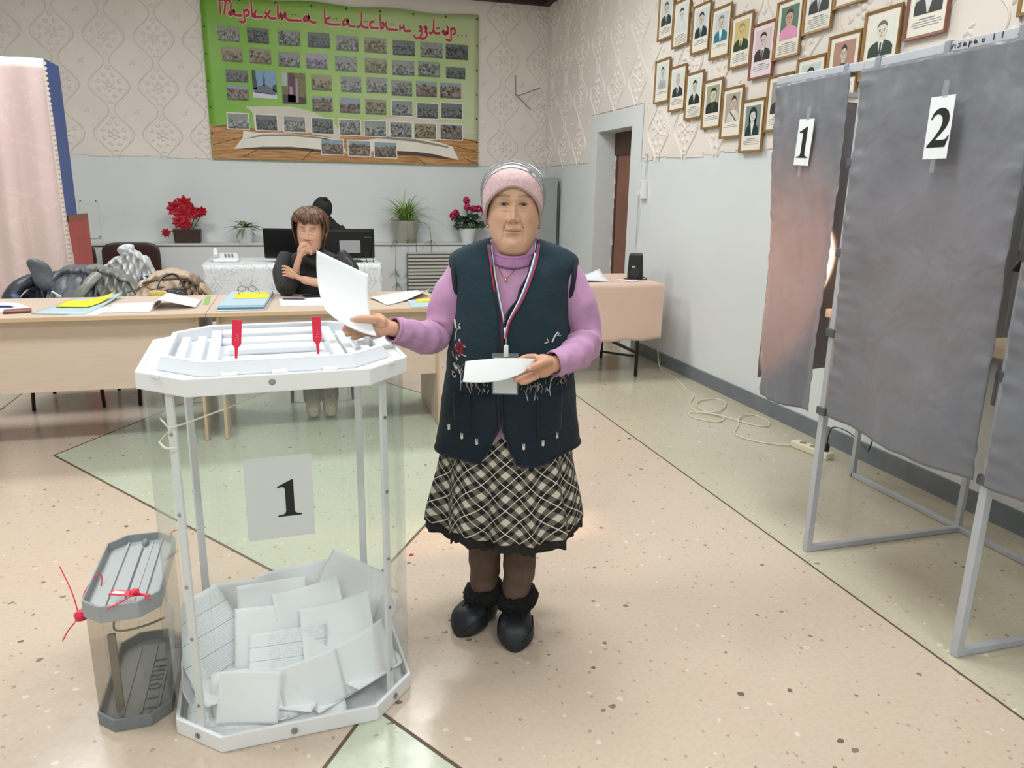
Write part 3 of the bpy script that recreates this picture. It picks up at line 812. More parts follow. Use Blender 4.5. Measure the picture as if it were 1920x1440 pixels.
q = MB(); q.prism([(-.009, -.004), (.006, -.006), (.010, .002), (.002, .006), (-.007, .004)], 0, .003)
t = tag(q.build('red_scrap', M_red, loc=(.395, 2.80, .0014)), 'tiny red scrap of plastic on the floor between the box and the woman', 'scrap')

# ================================================================= desks
def desk_mat():
    m, N, L, b = nodes_of('beech_laminate')
    tc = N.new('ShaderNodeTexCoord'); mp = N.new('ShaderNodeMapping'); mp.inputs['Scale'].default_value = (1.2, 14, 14); L.new(tc.outputs['Object'], mp.inputs['Vector'])
    n = N.new('ShaderNodeTexNoise'); n.inputs['Scale'].default_value = 4; n.inputs['Detail'].default_value = 5; L.new(mp.outputs[0], n.inputs['Vector'])
    L.new(mix_col(N, L, n.outputs['Fac'], lin('#d9c6b5'), lin('#cfb9a6')), b.inputs['Base Color'])
    b.inputs['Roughness'].default_value = .42
    return m
M_desk = desk_mat(); M_edge = mat('beech_edge_band', '#cdb08c', .5)
DT = .765
def desk(x0, x1, label):
    t = thing('office_desk', label, 'desk', (x0, 4.47, 0), 0, 'desks of the registration row'); w = x1-x0
    tp = MB().box(0, w, 0, .80, DT-.022, DT).build('desk_top', M_desk, t)
    MB().box(.0, w, -.0012, -.0001, DT-.021, DT-.001).build('edge_band', M_edge, tp)
    MB().box(.06, w-.06, .085, .101, .335, DT-.022).build('front_panel', M_desk, t)
    for x in (.045, w-.061):
        e = MB().box(x, x+.016, .05, .72, .004, DT-.022).build('end_panel', M_desk, t)
        MB().box(x, x+.016, .0485, .0499, .004, DT-.022).build('edge_band', M_edge, e)
desk(-1.90, -.502, 'beech desk on the left, under coats and open folders')
desk(-.498, .885, 'beech desk behind the ballot box, where the dark-haired woman sits')
# ================================================================= printed history banner on the back wall
BAN_PHOTOS = [(-0.564,3.056,0.228,0.157),(-0.262,3.058,0.234,0.159),(0.063,3.055,0.241,0.161),(0.379,3.054,0.247,0.162),(0.688,3.042,0.254,0.165),(1.0,3.041,0.261,0.167),(1.321,3.034,0.268,0.168),(1.64,3.032,0.275,0.17),(1.939,3.031,0.282,0.171),(-0.543,2.852,0.227,0.159),(-0.251,2.85,0.233,0.16),(0.051,2.836,0.24,0.161),(0.348,2.835,0.246,0.164),(0.667,2.827,0.252,0.166),(0.997,2.827,0.259,0.167),(1.311,2.82,0.266,0.168),(1.61,2.824,0.272,0.171),(1.924,2.801,0.242,0.132),(-0.507,2.636,0.24,0.13),(-0.511,2.464,0.234,0.165),(-0.225,2.563,0.263,0.3),(0.085,2.539,0.266,0.337),(0.389,2.615,0.234,0.172),(0.714,2.613,0.24,0.174),(1.004,2.619,0.247,0.174),(1.289,2.601,0.252,0.176),(1.576,2.607,0.258,0.178),(1.863,2.604,0.264,0.179),(0.388,2.389,0.236,0.169),(0.694,2.386,0.241,0.17),(0.985,2.383,0.248,0.172),(1.29,2.383,0.254,0.174),(1.588,2.367,0.261,0.176),(1.876,2.379,0.267,0.177),(-0.527,2.168,0.23,0.167),(-0.228,2.164,0.235,0.169),(0.073,2.159,0.242,0.171),(0.38,2.151,0.248,0.173),(0.685,2.149,0.254,0.175),(0.974,2.146,0.26,0.176),(1.271,2.144,0.267,0.177),(1.556,2.139,0.272,0.179),(1.871,2.142,0.28,0.18),(0.478,1.928,0.255,0.172),(0.783,1.921,0.261,0.174),(1.085,1.913,0.268,0.175)]
BAN_TEXT = [[(-0.632,3.387),(-0.631,3.317),(-0.631,3.244)],[(-0.567,3.392),(-0.578,3.327),(-0.592,3.247)],[(-0.626,3.385),(-0.601,3.39),(-0.574,3.384)],[(-0.568,3.382),(-0.532,3.384),(-0.518,3.348),(-0.526,3.303)],[(-0.507,3.299),(-0.54,3.272),(-0.544,3.25),(-0.519,3.249),(-0.497,3.281),(-0.493,3.3),(-0.489,3.273),(-0.48,3.25),(-0.446,3.244),(-0.415,3.249)],[(-0.394,3.308),(-0.39,3.243),(-0.394,3.187),(-0.445,3.186)],[(-0.389,3.297),(-0.357,3.305),(-0.339,3.285),(-0.355,3.253),(-0.375,3.249)],[(-0.312,3.391),(-0.311,3.314),(-0.307,3.254),(-0.293,3.244)],[(-0.266,3.309),(-0.286,3.272),(-0.296,3.244),(-0.259,3.244),(-0.204,3.248)],[(-0.175,3.3),(-0.151,3.277),(-0.127,3.245),(-0.067,3.244)],[(-0.117,3.321),(-0.145,3.283),(-0.182,3.239)],[(-0.038,3.388),(-0.042,3.313),(-0.041,3.243)],[(-0.041,3.243),(-0.011,3.304),(-0.003,3.243),(0.036,3.307),(0.037,3.274),(0.058,3.242),(0.122,3.238),(0.202,3.241)],[(0.284,3.287),(0.248,3.287),(0.226,3.26),(0.234,3.238),(0.264,3.252),(0.287,3.293),(0.288,3.259),(0.311,3.235),(0.358,3.236)],[(0.108,3.296),(0.12,3.297)],[(0.137,3.298),(0.149,3.299)],[(0.454,3.378),(0.453,3.305),(0.453,3.229)],[(0.516,3.295),(0.473,3.281),(0.458,3.266),(0.48,3.233),(0.54,3.226),(0.619,3.232)],[(0.706,3.284),(0.669,3.284),(0.644,3.251),(0.649,3.228),(0.686,3.242),(0.709,3.284),(0.71,3.25),(0.728,3.225),(0.777,3.223)],[(0.855,3.372),(0.853,3.306),(0.848,3.26),(0.826,3.224),(0.795,3.221)],[(0.851,3.277),(0.857,3.237),(0.887,3.222),(0.927,3.225)],[(0.994,3.287),(0.963,3.285),(0.944,3.261),(0.949,3.232),(0.98,3.223),(1.039,3.224)],[(1.061,3.37),(1.062,3.292),(1.067,3.223),(1.095,3.243),(1.099,3.278),(1.074,3.282)],[(1.125,3.297),(1.124,3.251),(1.142,3.223),(1.186,3.22),(1.255,3.222)],[(1.281,3.279),(1.28,3.215)],[(1.28,3.244),(1.325,3.253)],[(1.325,3.282),(1.328,3.236),(1.343,3.216),(1.404,3.221)],[(0.546,3.289),(0.558,3.29)],[(0.573,3.29),(0.585,3.291)],[(0.881,3.282),(0.893,3.283)],[(0.91,3.283),(0.923,3.283)],[(1.177,3.279),(1.19,3.28)],[(1.206,3.28),(1.218,3.28)],[(1.498,3.263),(1.514,3.276),(1.529,3.26),(1.528,3.223),(1.523,3.185),(1.497,3.155),(1.461,3.15),(1.436,3.179)],[(1.498,3.228),(1.528,3.23)],[(1.555,3.267),(1.575,3.278),(1.588,3.26),(1.57,3.226),(1.59,3.208),(1.579,3.17),(1.548,3.149),(1.507,3.151)],[(1.669,3.362),(1.668,3.294),(1.663,3.246),(1.642,3.214),(1.613,3.217)],[(1.667,3.251),(1.678,3.221),(1.704,3.216),(1.743,3.221)],[(1.819,3.3),(1.834,3.282),(1.832,3.225),(1.798,3.211),(1.772,3.235),(1.782,3.247),(1.829,3.225)],[(1.868,3.284),(1.871,3.208),(1.868,3.156),(1.839,3.152),(1.808,3.159)],[(1.871,3.27),(1.903,3.282),(1.918,3.259),(1.913,3.226),(1.887,3.219)],[(1.695,3.272),(1.708,3.273)],[(1.721,3.273),(1.734,3.273)],[(1.946,3.209),(1.959,3.21)],[(1.994,3.21),(2.006,3.211)],[(2.042,3.211),(2.055,3.211)]]
BAN_BOOK1 = [(-0.591,1.873),(-0.487,2.002),(-0.483,2.068),(-0.315,2.052),(0.029,2.057),(0.333,2.038),(0.55,2.015),(0.638,1.872),(0.358,1.895),(0.021,1.914),(-0.295,1.904)]
BAN_BOOK2 = [(0.638,1.872),(0.707,2.013),(0.866,2.019),(1.189,2.068),(1.434,2.054),(1.717,2.024),(1.885,1.974),(1.962,1.824),(1.682,1.88),(1.432,1.904),(1.104,1.91)]
BAN_PAGE1 = [(-0.444,2.325),(0.045,2.347),(0.284,2.299),(0.495,2.203),(0.599,2.07),(0.55,2.015),(0.243,2.073),(-0.357,2.08),(-0.374,2.27)]
BAN_PAGE2 = [(2.193,2.144),(1.769,2.254),(1.356,2.315),(0.952,2.236),(0.803,2.062),(1.108,2.066),(1.717,2.048)]
BAN_SH1 = [(-0.489,1.98),(-0.286,2.038),(0.029,2.053),(0.333,2.031),(0.518,1.999),(0.332,2.015),(0.028,2.032),(-0.288,2.016)]
BAN_SH2 = [(0.803,2.039),(1.108,2.058),(1.434,2.046),(1.818,1.98),(1.851,1.957),(1.434,2.014),(1.107,2.035)]
BAN_USH1 = [(-0.533,1.874),(-0.295,1.904),(0.021,1.914),(0.358,1.895),(0.356,1.864),(0.02,1.881),(-0.297,1.874)]
BAN_USH2 = [(1.104,1.91),(1.432,1.904),(1.682,1.88),(1.919,1.823),(1.682,1.84),(1.431,1.862),(1.103,1.863)]
BAN_PL = [[(-0.792,2.093),(-0.617,2.129)],[(-0.806,1.91),(-0.495,2.001)],[(-0.51,1.786),(-0.341,1.873)],[(0.136,1.774),(0.265,1.892)],[(0.874,1.77),(0.884,1.833)],[(1.415,1.856),(1.563,1.757)],[(2.022,1.85),(2.213,1.774)],[(2.005,2.066),(2.211,2.033)],[(1.937,1.976),(2.212,1.92)]]
BX0, BX1, BZ0, BZ1, BYW = -.825, 2.20, 1.762, 3.435, 9.228
ban = thing('history_banner', 'large green printed banner of old group photographs above an open book', 'banner', (0, BYW, 0))
Mw = Matrix(((1, 0, 0, 0), (0, 0, -1, 0), (0, 1, 0, 0), (0, 0, 0, 1)))   # poly (x,z) with depth toward the room
def banner_green():
    m, N, L, b = nodes_of('banner_green_print')
    tc = N.new('ShaderNodeTexCoord'); sp = N.new('ShaderNodeSeparateXYZ'); L.new(tc.outputs['Object'], sp.inputs[0])
    n = N.new('ShaderNodeTexNoise'); n.inputs['Scale'].default_value = 1.1; n.inputs['Detail'].default_value = 2; L.new(tc.outputs['Object'], n.inputs['Vector'])
    mr = N.new('ShaderNodeMapRange'); mr.inputs['From Min'].default_value = -.9; mr.inputs['From Max'].default_value = 2.4; L.new(sp.outputs[0], mr.inputs['Value'])
    f = math_node(N, L, 'ADD', mr.outputs[0], math_node(N, L, 'MULTIPLY', math_node(N, L, 'SUBTRACT', n.outputs['Fac'], .5), .7), True)
    cr = N.new('ShaderNodeValToRGB'); L.new(f, cr.inputs[0])
    e = cr.color_ramp.elements; e[0].position = 0; e[0].color = (*lin('#74ad35'), 1); e[1].position = 1; e[1].color = (*lin('#c3cda6'), 1)
    k = e.new(.4); k.color = (*lin('#98c060'), 1)
    L.new(cr.outputs[0], b.inputs['Base Color']); b.inputs['Roughness'].default_value = .38
    return m
def sheet_fn(u, v):
    x = BX0+(BX1-BX0)*u; z = BZ0+(BZ1-BZ0)*v
    if v > .97: z += .012*sin(u*21)*(v-.97)/.03
    return (x, -.001-.003*(1+sin(u*9+v*2))*.5, z)
MB().grid(sheet_fn, 40, 20).build('banner_sheet', banner_green(), ban, True, solid=.002)
def wood_print():
    m, N, L, b = nodes_of('banner_wood_print')
    tc = N.new('ShaderNodeTexCoord'); mp = N.new('ShaderNodeMapping'); mp.inputs['Scale'].default_value = (2, 1, 22); mp.inputs['Rotation'].default_value = (0, .12, 0); L.new(tc.outputs['Object'], mp.inputs['Vector'])
    n = N.new('ShaderNodeTexNoise'); n.inputs['Scale'].default_value = 2.2; n.inputs['Detail'].default_value = 7; L.new(mp.outputs[0], n.inputs['Vector'])
    cr = N.new('ShaderNodeValToRGB'); L.new(n.outputs['Fac'], cr.inputs[0]); e = cr.color_ramp.elements
    e[0].position = .3; e[0].color = (*lin('#8a5a33'), 1); e[1].position = .7; e[1].color = (*lin('#d2a063'), 1)
    L.new(cr.outputs[0], b.inputs['Base Color']); b.inputs['Roughness'].default_value = .4
    return m
def bflat(poly, d, name, m, h=.0006): return MB().prism(poly, d, d+h, M=Mw).build(name, m, ban)
bflat([(BX0+.004, BZ0+.004), (BX1-.004, BZ0+.004), (BX1-.004, 2.06), (1.9, 2.08), (-.3, 2.10), (BX0+.004, 2.12)], .0055, 'printed_table', wood_print())
M_gapline = mat('plank_gap_print', '#5b3a22', .5)
for a, b2 in BAN_PL:
    MB().bar((a[0], -.0065, a[1]), (b2[0], -.0065, b2[1]), .001, .008, up=(0, 0, 1)).build('printed_plank_gap', M_gapline, ban)
M_page = mat('printed_page', '#e4e1d6', .5, var=(3, .06)); M_page2 = mat('printed_page_shade', '#cfcabc', .5, var=(3, .05)); M_pdark = mat('printed_page_edge', '#8b8577', .5); M_psh = mat('printed_book_underside', '#4a3a2c', .5)
bflat(BAN_USH1, .0064, 'printed_book_underside', M_psh); bflat(BAN_USH2, .0064, 'printed_book_underside', M_psh)
bflat(BAN_PAGE1, .0068, 'printed_page', M_page2); bflat(BAN_PAGE2, .0068, 'printed_page', M_page2)
bflat(BAN_BOOK1, .0074, 'printed_page', M_page); bflat(BAN_BOOK2, .0074, 'printed_page', M_page)
bflat(BAN_SH1, .0082, 'printed_page_edge', M_pdark); bflat(BAN_SH2, .0082, 'printed_page_edge', M_pdark)
def photo_mat(name, sky, dark, light, mid, scale):
    """grey group photograph: pale sky above, rows of small figures below"""
    m, N, L, b = nodes_of(name)
    tc = N.new('ShaderNodeTexCoord'); oi = N.new('ShaderNodeObjectInfo')
    sp = N.new('ShaderNodeSeparateXYZ'); L.new(tc.outputs['Generated'], sp.inputs[0])
    mp = N.new('ShaderNodeMapping'); mp.inputs['Scale'].default_value = (1.6, 1, 1); L.new(tc.outputs['Generated'], mp.inputs['Vector'])
    L.new(oi.outputs['Random'], mp.inputs['Location'])
    off = N.new('ShaderNodeVectorMath'); off.operation = 'SCALE'; cx = N.new('ShaderNodeCombineXYZ'); L.new(oi.outputs['Random'], cx.inputs[0]); L.new(oi.outputs['Random'], cx.inputs[2]); L.new(cx.outputs[0], off.inputs[0]); off.inputs['Scale'].default_value = 37.0
    ad = N.new('ShaderNodeVectorMath'); ad.operation = 'ADD'; L.new(mp.outputs[0], ad.inputs[0]); L.new(off.outputs[0], ad.inputs[1])
    v = N.new('ShaderNodeTexVoronoi'); v.inputs['Scale'].default_value = scale; L.new(ad.outputs[0], v.inputs['Vector'])
    n = N.new('ShaderNodeTexNoise'); n.inputs['Scale'].default_value = scale*.45; n.inputs['Detail'].default_value = 3; L.new(ad.outputs[0], n.inputs['Vector'])
    s = N.new('ShaderNodeSeparateColor'); L.new(v.outputs['Color'], s.inputs[0])
    c = mix_col(N, L, s.outputs[0], lin(dark), lin(light))
    c = mix_col(N, L, math_node(N, L, 'MULTIPLY', n.outputs['Fac'], .45), c, lin(mid))
    hz = math_node(N, L, 'ADD', math_node(N, L, 'MULTIPLY', oi.outputs['Random'], .3), .58)
    g = math_node(N, L, 'GREATER_THAN', math_node(N, L, 'ADD', sp.outputs[2], math_node(N, L, 'MULTIPLY', math_node(N, L, 'SUBTRACT', n.outputs['Fac'], .5), .5)), hz)
    c = mix_col(N, L, math_node(N, L, 'MULTIPLY', g, .8), c, lin(sky))
    gr = math_node(N, L, 'LESS_THAN', sp.outputs[2], .12)
    c = mix_col(N, L, math_node(N, L, 'MULTIPLY', gr, .6), c, lin(mid))
    L.new(c, b.inputs['Base Color']); b.inputs['Roughness'].default_value = .4
    return m
PM = [photo_mat('photo_grey', '#8f9492', '#0e1112', '#b4b7b3', '#4a4f4d', 8), photo_mat('photo_dark_grey', '#6c7371', '#07090a', '#858c8f', '#272b2c', 9),
      photo_mat('photo_sepia', '#9a967d', '#1e1c14', '#aca589', '#575340', 7), photo_mat('photo_colour', '#8ea5b3', '#12180f', '#a8968c', '#4f463c', 7), photo_mat('photo_violet_grey', '#a4a0b2', '#241d38', '#bab5c9', '#56506c', 8)]
kinds = [0, 1, 0, 1, 0, 2, 1, 0, 1, 2, 2, 0, 4, 0, 2, 0, 0, 1, 1, 3, -1, -2, 2, 0, 0, 0, 3, 3, 3, 3, 2, 0, 1, 1, 0, 1, 0, 1, 0, 0, 0, 2, 3, 3, 3, 3]
for i, (x, z, w, h) in enumerate(BAN_PHOTOS):
    k = kinds[i % len(kinds)]
    if k >= 0:
        m = PM[k]
        o = MB().prism(rect_poly(w*.94, h*.94), 0, .0012, M=Mw).build('printed_photo', m, ban, loc=(x, -.0088, z))
        if i >= 31: MB().prism(rect_poly(w*.94+.02, h*.94+.02), -.0004, 0, M=Mw).build('photo_border', M_page, o)
        continue
    o = MB().prism(rect_poly(w*.96, h*.96), 0, .0012, M=Mw).build('printed_photo', mat('photo_blue_sky', '#7d9cc0', .4, var=(6, .12)) if k == -1 else mat('photo_autumn_wood', '#6f6b45', .4, var=(40, .35)), ban, loc=(x, -.0088, z))
    def lay(poly, name, m, d=.0012): MB().prism([((p[0]-.5)*w*.96, (p[1]-.5)*h*.96) for p in poly], d, d+.0006, M=Mw).build(name, m, o)
    if k == -1:    # timber building with a slim spire in the snow
        lay([(0, 0), (1, 0), (1, .14), (.5, .20), (0, .22)], 'printed_snow', mat('photo_snow', '#c9cedb', .4))
        lay([(.05, .2), (.93, .14), (.93, .30), (.56, .50), (.40, .48), (.05, .36)], 'printed_house', mat('photo_timber', '#5f6a74', .4))
        lay([(.44, .45), (.52, .45), (.52, .62), (.55, .66), (.51, .72), (.485, .95), (.46, .72), (.42, .66), (.45, .62)], 'printed_spire', mat('photo_teal_spire', '#2f5666', .4))
        lay([(0, .3), (.16, .3), (.2, .5), (.15, .75), (.16, 1), (0, 1)], 'printed_tree', mat('photo_dark_tree', '#33423f', .4))
        lay([(.84, .28), (1, .2), (1, .5), (.9, .52), (.82, .42)], 'printed_tree', mat('photo_dark_tree', '#33423f', .4))
    else:          # dark red stone stele among trees
        lay([(.0, 0), (1, 0), (1, .2), (.3, .3), (0, .28)], 'printed_ground', mat('photo_dark_ground', '#3d3238', .4))
        lay([(.22, .05), (.68, .05), (.66, .82), (.60, .85), (.42, 1), (.30, .97)], 'printed_stele', mat('photo_maroon_stele', '#5a3040', .4))
        lay([(.56, .05), (.68, .05), (.67, .80), (.58, .86)], 'printed_stele_edge', mat('photo_lilac_edge', '#a08a98', .4), .0018)
        lay([(.30, .30), (.44, .29), (.44, .55), (.31, .56)], 'printed_plaque', mat('photo_lilac_plaque', '#9c86a0', .4), .0018)
        lay([(.0, .55), (.24, .58), (.26, 1), (0, 1)], 'printed_sky', mat('photo_pale_sky', '#a9b3b4', .4))
# lettering: red calligraphic strokes with a pale pink edge
M_let = mat('red_lettering', '#a82c39', .4); M_leto = mat('pink_lettering_edge', '#eec4b4', .4)
def ribbon(mb, pts, w, d, h=.0005):
    P = catmull([(p[0], 0, p[1]) for p in pts], 4) if len(pts) > 2 else [Vector((p[0], 0, p[1])) for p in pts]
    n = len(P); vs = []
    for i, p in enumerate(P):
        t = (P[min(i+1, n-1)]-P[max(i-1, 0)]); t.normalize()
        q = Vector((-t.z, 0, t.x))*w*.5
        ww = .75+.35*abs(t.x)
        for s in (-1, 1): vs.append((p.x+s*q.x*ww, -d, p.z+s*q.z*ww))
    # extend ends
    fs = [(2*i, 2*i+1, 2*i+3, 2*i+2) for i in range(n-1)]
    mb.add(vs, fs)
for i, st_ in enumerate(BAN_TEXT):
    dot = len(st_) == 2 and abs(st_[0][0]-st_[1][0]) < .03 and abs(st_[0][1]-st_[1][1]) < .01
    a = MB(); ribbon(a, st_, .042 if not dot else .026, .0068+.0001*(i % 3)); a.build('letter_edge', M_leto, ban)
    a = MB(); ribbon(a, st_, .024 if not dot else .014, .0078+.0001*(i % 3)); a.build('letter_stroke', M_let if not dot else mat('dark_red_dot', '#6a2a2c', .4), ban)
M_nail = mat('dark_eyelet', '#3c3f30', .5, metal=.5)
for i in range(9):
    MB().cyl((BX0+.02+i*(BX1-BX0-.04)/8, -.002, BZ1-.035), (BX0+.02+i*(BX1-BX0-.04)/8, -.012, BZ1-.035), .011, n=10).build('eyelet', M_nail, ban)
for i in range(1, 6):
    for x in (BX0+.02, BX1-.02): MB().cyl((x, -.002, BZ0+i*.27), (x, -.012, BZ0+i*.27), .010, n=10).build('eyelet', M_nail, ban)

# ================================================================= framed portraits on the right wall
M_fr = mat('gilt_brown_frame', '#94713f', .4, metal=.15, var=(30, .12)); M_fr2 = mat('red_brown_frame', '#83513d', .4, var=(30, .1))
M_mat = mat('cream_mount', '#ece7dc', .5); M_cap = mat('caption_grey', '#8b8e93', .6)
def ell(cx, cy, rx, ry, n=20, a0=0, a1=2*pi): return [(cx+rx*cos(a0+(a1-a0)*k/n), cy+ry*sin(a0+(a1-a0)*k/n)) for k in range(n + (0 if a1-a0 >= 2*pi-.01 else 1))]
def portrait(y, z, label, bg, jacket, hair, skin='#cfc4b8', shirt='#dfe2e2', tie='#3a3d40', sc=1.0, dx=0, cap=4, w=.268, h=.345, fm=None, mount='#ece7dc', woman=False, sash=None):
    t = thing('framed_portrait', label, 'portrait', (X1-.025, y, z), -pi/2, 'framed portraits in two rows on the wall')
    fm = fm or M_fr
    q = MB()
    o4 = rect_poly(w, h); i4 = rect_poly(w-.030, h-.030)
    vs = [(*p, 0) for p in o4]+[(*p, .016) for p in o4]+[(*p, .012) for p in i4]+[(*p, 0) for p in i4]
    fs = [(a*4+k, a*4+(k+1) % 4, ((a+1) % 4)*4+(k+1) % 4, ((a+1) % 4)*4+k) for k in range(4) for a in range(4)]
    q.add([Mw@Vector(v) for v in vs], fs); q.build('frame', fm, t, bevel=.002)
    MB().prism(rect_poly(w-.030, h-.030), .003, .005, M=Mw).build('mount', mat('mount_'+mount, mount, .35), t)
    pw, ph, pz = w*.66, h*.56, h*.10
    d = .005
    ph_ = MB().prism(rect_poly(pw, ph, 0, pz), d, d+.0005, M=Mw).build('photo', mat('backdrop_'+bg, bg, .35, var=(14, .06)), t)
    def lay(poly, name, col, d2):
        P = []
        for x, yy in poly:
            x = max(-pw/2, min(pw/2, x*pw*sc+dx*pw)); yy = max(-ph/2, min(ph/2, -ph/2+yy*ph))+pz
            P.append((x, yy))
        MB().prism(P, d2, d2+.0004, M=Mw).build(name, mat('ink_'+col, col, .35), ph_)
    hb = .44 if not woman else .40
    if woman: lay(ell(0, .66, .33, .30)+[], 'hair', hair, d+.0005); lay([(-.33, .66), (.33, .66), (.30, .30), (-.30, .30)], 'hair', hair, d+.0005)
    lay([(-.13, .50), (.13, .50), (.15, .30), (-.15, .30)], 'neck', skin, d+.0007)
    lay([(-.55, 0), (.55, 0), (.52, .22), (.40, .32), (.16, .40), (0, .30), (-.16, .40), (-.40, .32), (-.52, .22)], 'jacket', jacket, d+.0009)
    lay([(-.13, .40), (.13, .40), (.02, .02), (-.02, .02)], 'shirt', shirt, d+.0013)
    if tie: lay([(-.035, .34), (.035, .34), (.04, .08), (0, .02), (-.04, .08)], 'tie', tie, d+.0017)
    lay(ell(0, .64, .205, .215), 'face', skin, d+.0013)
    if hair: lay(ell(0, .70, .225, .205, 14, .12, pi-.12)+[(-.17, .76), (-.05, .80), (.10, .80), (.18, .75)], 'hair', hair, d+.0017)
    for s in (-1, 1):
        lay([(s*.05, .665), (s*.13, .665), (s*.13, .685), (s*.05, .68)], 'brow', '#4a4542', d+.0018)
        lay(ell(s*.09, .635, .028, .016, 8), 'eye', '#3a3634', d+.0018)
        lay(ell(s*.215, .62, .02, .05, 8), 'ear', skin, d+.0011)
    lay([(-.02, .62), (.02, .62), (.04, .565), (-.03, .560)], 'nose', '#9c8f86', d+.0018)
    lay([(-.07, .505), (.07, .505), (.05, .520), (-.05, .520)], 'mouth', '#7c625c', d+.0018)
    if sash: lay([(-.30, .34), (-.22, .36), (.34, .02), (.26, .0)], 'sash', sash, d+.0018)
    for k in range(cap):
        ww = pw*(1.0 if k else .6)*(.92+.08*((k*7) % 3))
        MB().prism(rect_poly(ww, .004 if k else .006, 0, pz-ph/2-.022-k*.0115), .005, .0055, M=Mw).build('caption_line', M_cap, t)
C_, B_ = 'lower row', 'upper row'
portrait(6.10, 2.38, 'portrait of a man in a pale grey suit, leftmost frame of the lower row', '#d7dfdc', '#aeb4b2', '#4c4c4a', tie='#2b2d30', sc=.72, cap=2)
portrait(5.82, 2.29, 'portrait of a balding man in a dark suit, second frame of the lower row', '#d9dfdd', '#2e3335', '#b9b7b2', sc=.9, cap=4)
portrait(5.54, 2.205, 'portrait of a young man in black with a light tie, third of the lower row', '#d5e0dc', '#222526', '#262423', tie='#6c6e70', sc=.85, cap=6)
portrait(5.26, 2.115, 'portrait of a dark-haired moustached person in black, fourth of the lower row', '#a3a58c', '#1f2b27', '#22241f', sc=1.1, dx=.05, cap=3, tie=None, skin='#cfcbb4', shirt='#3a4640')
portrait(4.98, 2.03, 'sepia portrait with a dark diagonal sash, fifth of the lower row', '#b3a79b', '#d8d0c6', '#3b342f', sc=.8, dx=.1, cap=2, tie=None, sash='#4d4640', skin='#c9b9aa')
portrait(4.71, 1.92, 'portrait of a woman with wavy hair in an oval vignette, lowest frame', '#7f8f88', '#1d3230', '#27332f', sc=.8, cap=4, woman=True, tie=None, skin='#d3d8d2', shirt='#dfe4df')
portrait(4.43, 2.04, 'sepia portrait half hidden behind the first booth curtain', '#a09a95', '#3f3634', '#3a3331', sc=1.0, cap=5)
portrait(6.10, 2.875, 'portrait in a dark suit, leftmost frame of the upper row', '#d3dadb', '#32464a', '#5a5c5c', cap=4)
portrait(5.83, 2.775, 'pale sketch-like portrait of a man in white, second of the upper row', '#dfe3e1', '#d8dbd8', '#4a4a48', tie=None, skin='#dcd8d0', cap=6, fm=M_fr)
portrait(5.51, 2.68, 'portrait of a man in a navy suit, third of the upper row', '#cfd8da', '#26363f', '#30302f', tie='#6d7f86', cap=3)
portrait(5.22, 2.60, 'portrait of a man in a bright teal jacket', '#cdd3d6', '#2f7c8c', '#8a8682', tie=None, shirt='#e6e9ea', cap=2)
portrait(4.94, 2.495, 'yellowed portrait of a man in a dark green suit', '#cdbd86', '#2f4430', '#a88f58', skin='#d9be84', tie='#27331f', cap=5, shirt='#d9d0a8')
portrait(4.67, 2.39, 'pink-tinted portrait of a man in a dark tie', '#d9c5ce', '#3b3236', '#40363a', skin='#d8c3c6', tie='#4a3c42', cap=4, fm=M_fr2, mount='#ecdde2')
portrait(4.405, 2.475, 'portrait of a person in bright pink against dark green', '#5b7d68', '#e39ac0', '#40332c', tie=None, shirt='#e39ac0', skin='#c9a58e', cap=6)
portrait(4.13, 2.575, 'portrait in a black suit at the top, right of the pink one', '#cdd2cf', '#232727', '#30302f', cap=6, tie='#8a8d8c')
portrait(3.86, 2.665, 'frame cut off by the top of the picture, above the first booth', '#c9cfca', '#4a5048', '#4a4640')
portrait(4.14, 2.10, 'frame peeping over the rail of the first booth', '#c9d3cf', '#3a4a48', '#3b3a38')
portrait(3.86, 2.18, 'portrait of a small boy in a cap on a reddish ground', '#b08a78', '#4a4250', '#35302f', sc=.6, tie=None, shirt='#5b4f58')
portrait(3.58, 2.25, 'pale portrait of a man in a dark green jacket above the booth corner', '#e3e6dc', '#33453c', '#6d6558', sc=.95, skin='#e0d8c8')
portrait(3.285, 2.40, 'large portrait of a man in a black coat, rightmost complete frame', '#c9c8cc', '#26282a', '#6a625c', sc=1.15, tie='#d8d8d8', fm=M_fr2, skin='#d2aa96')
portrait(2.64, 2.39, 'frame at the far right edge above the second booth', '#d8d2c6', '#6a6458', '#5a5248')
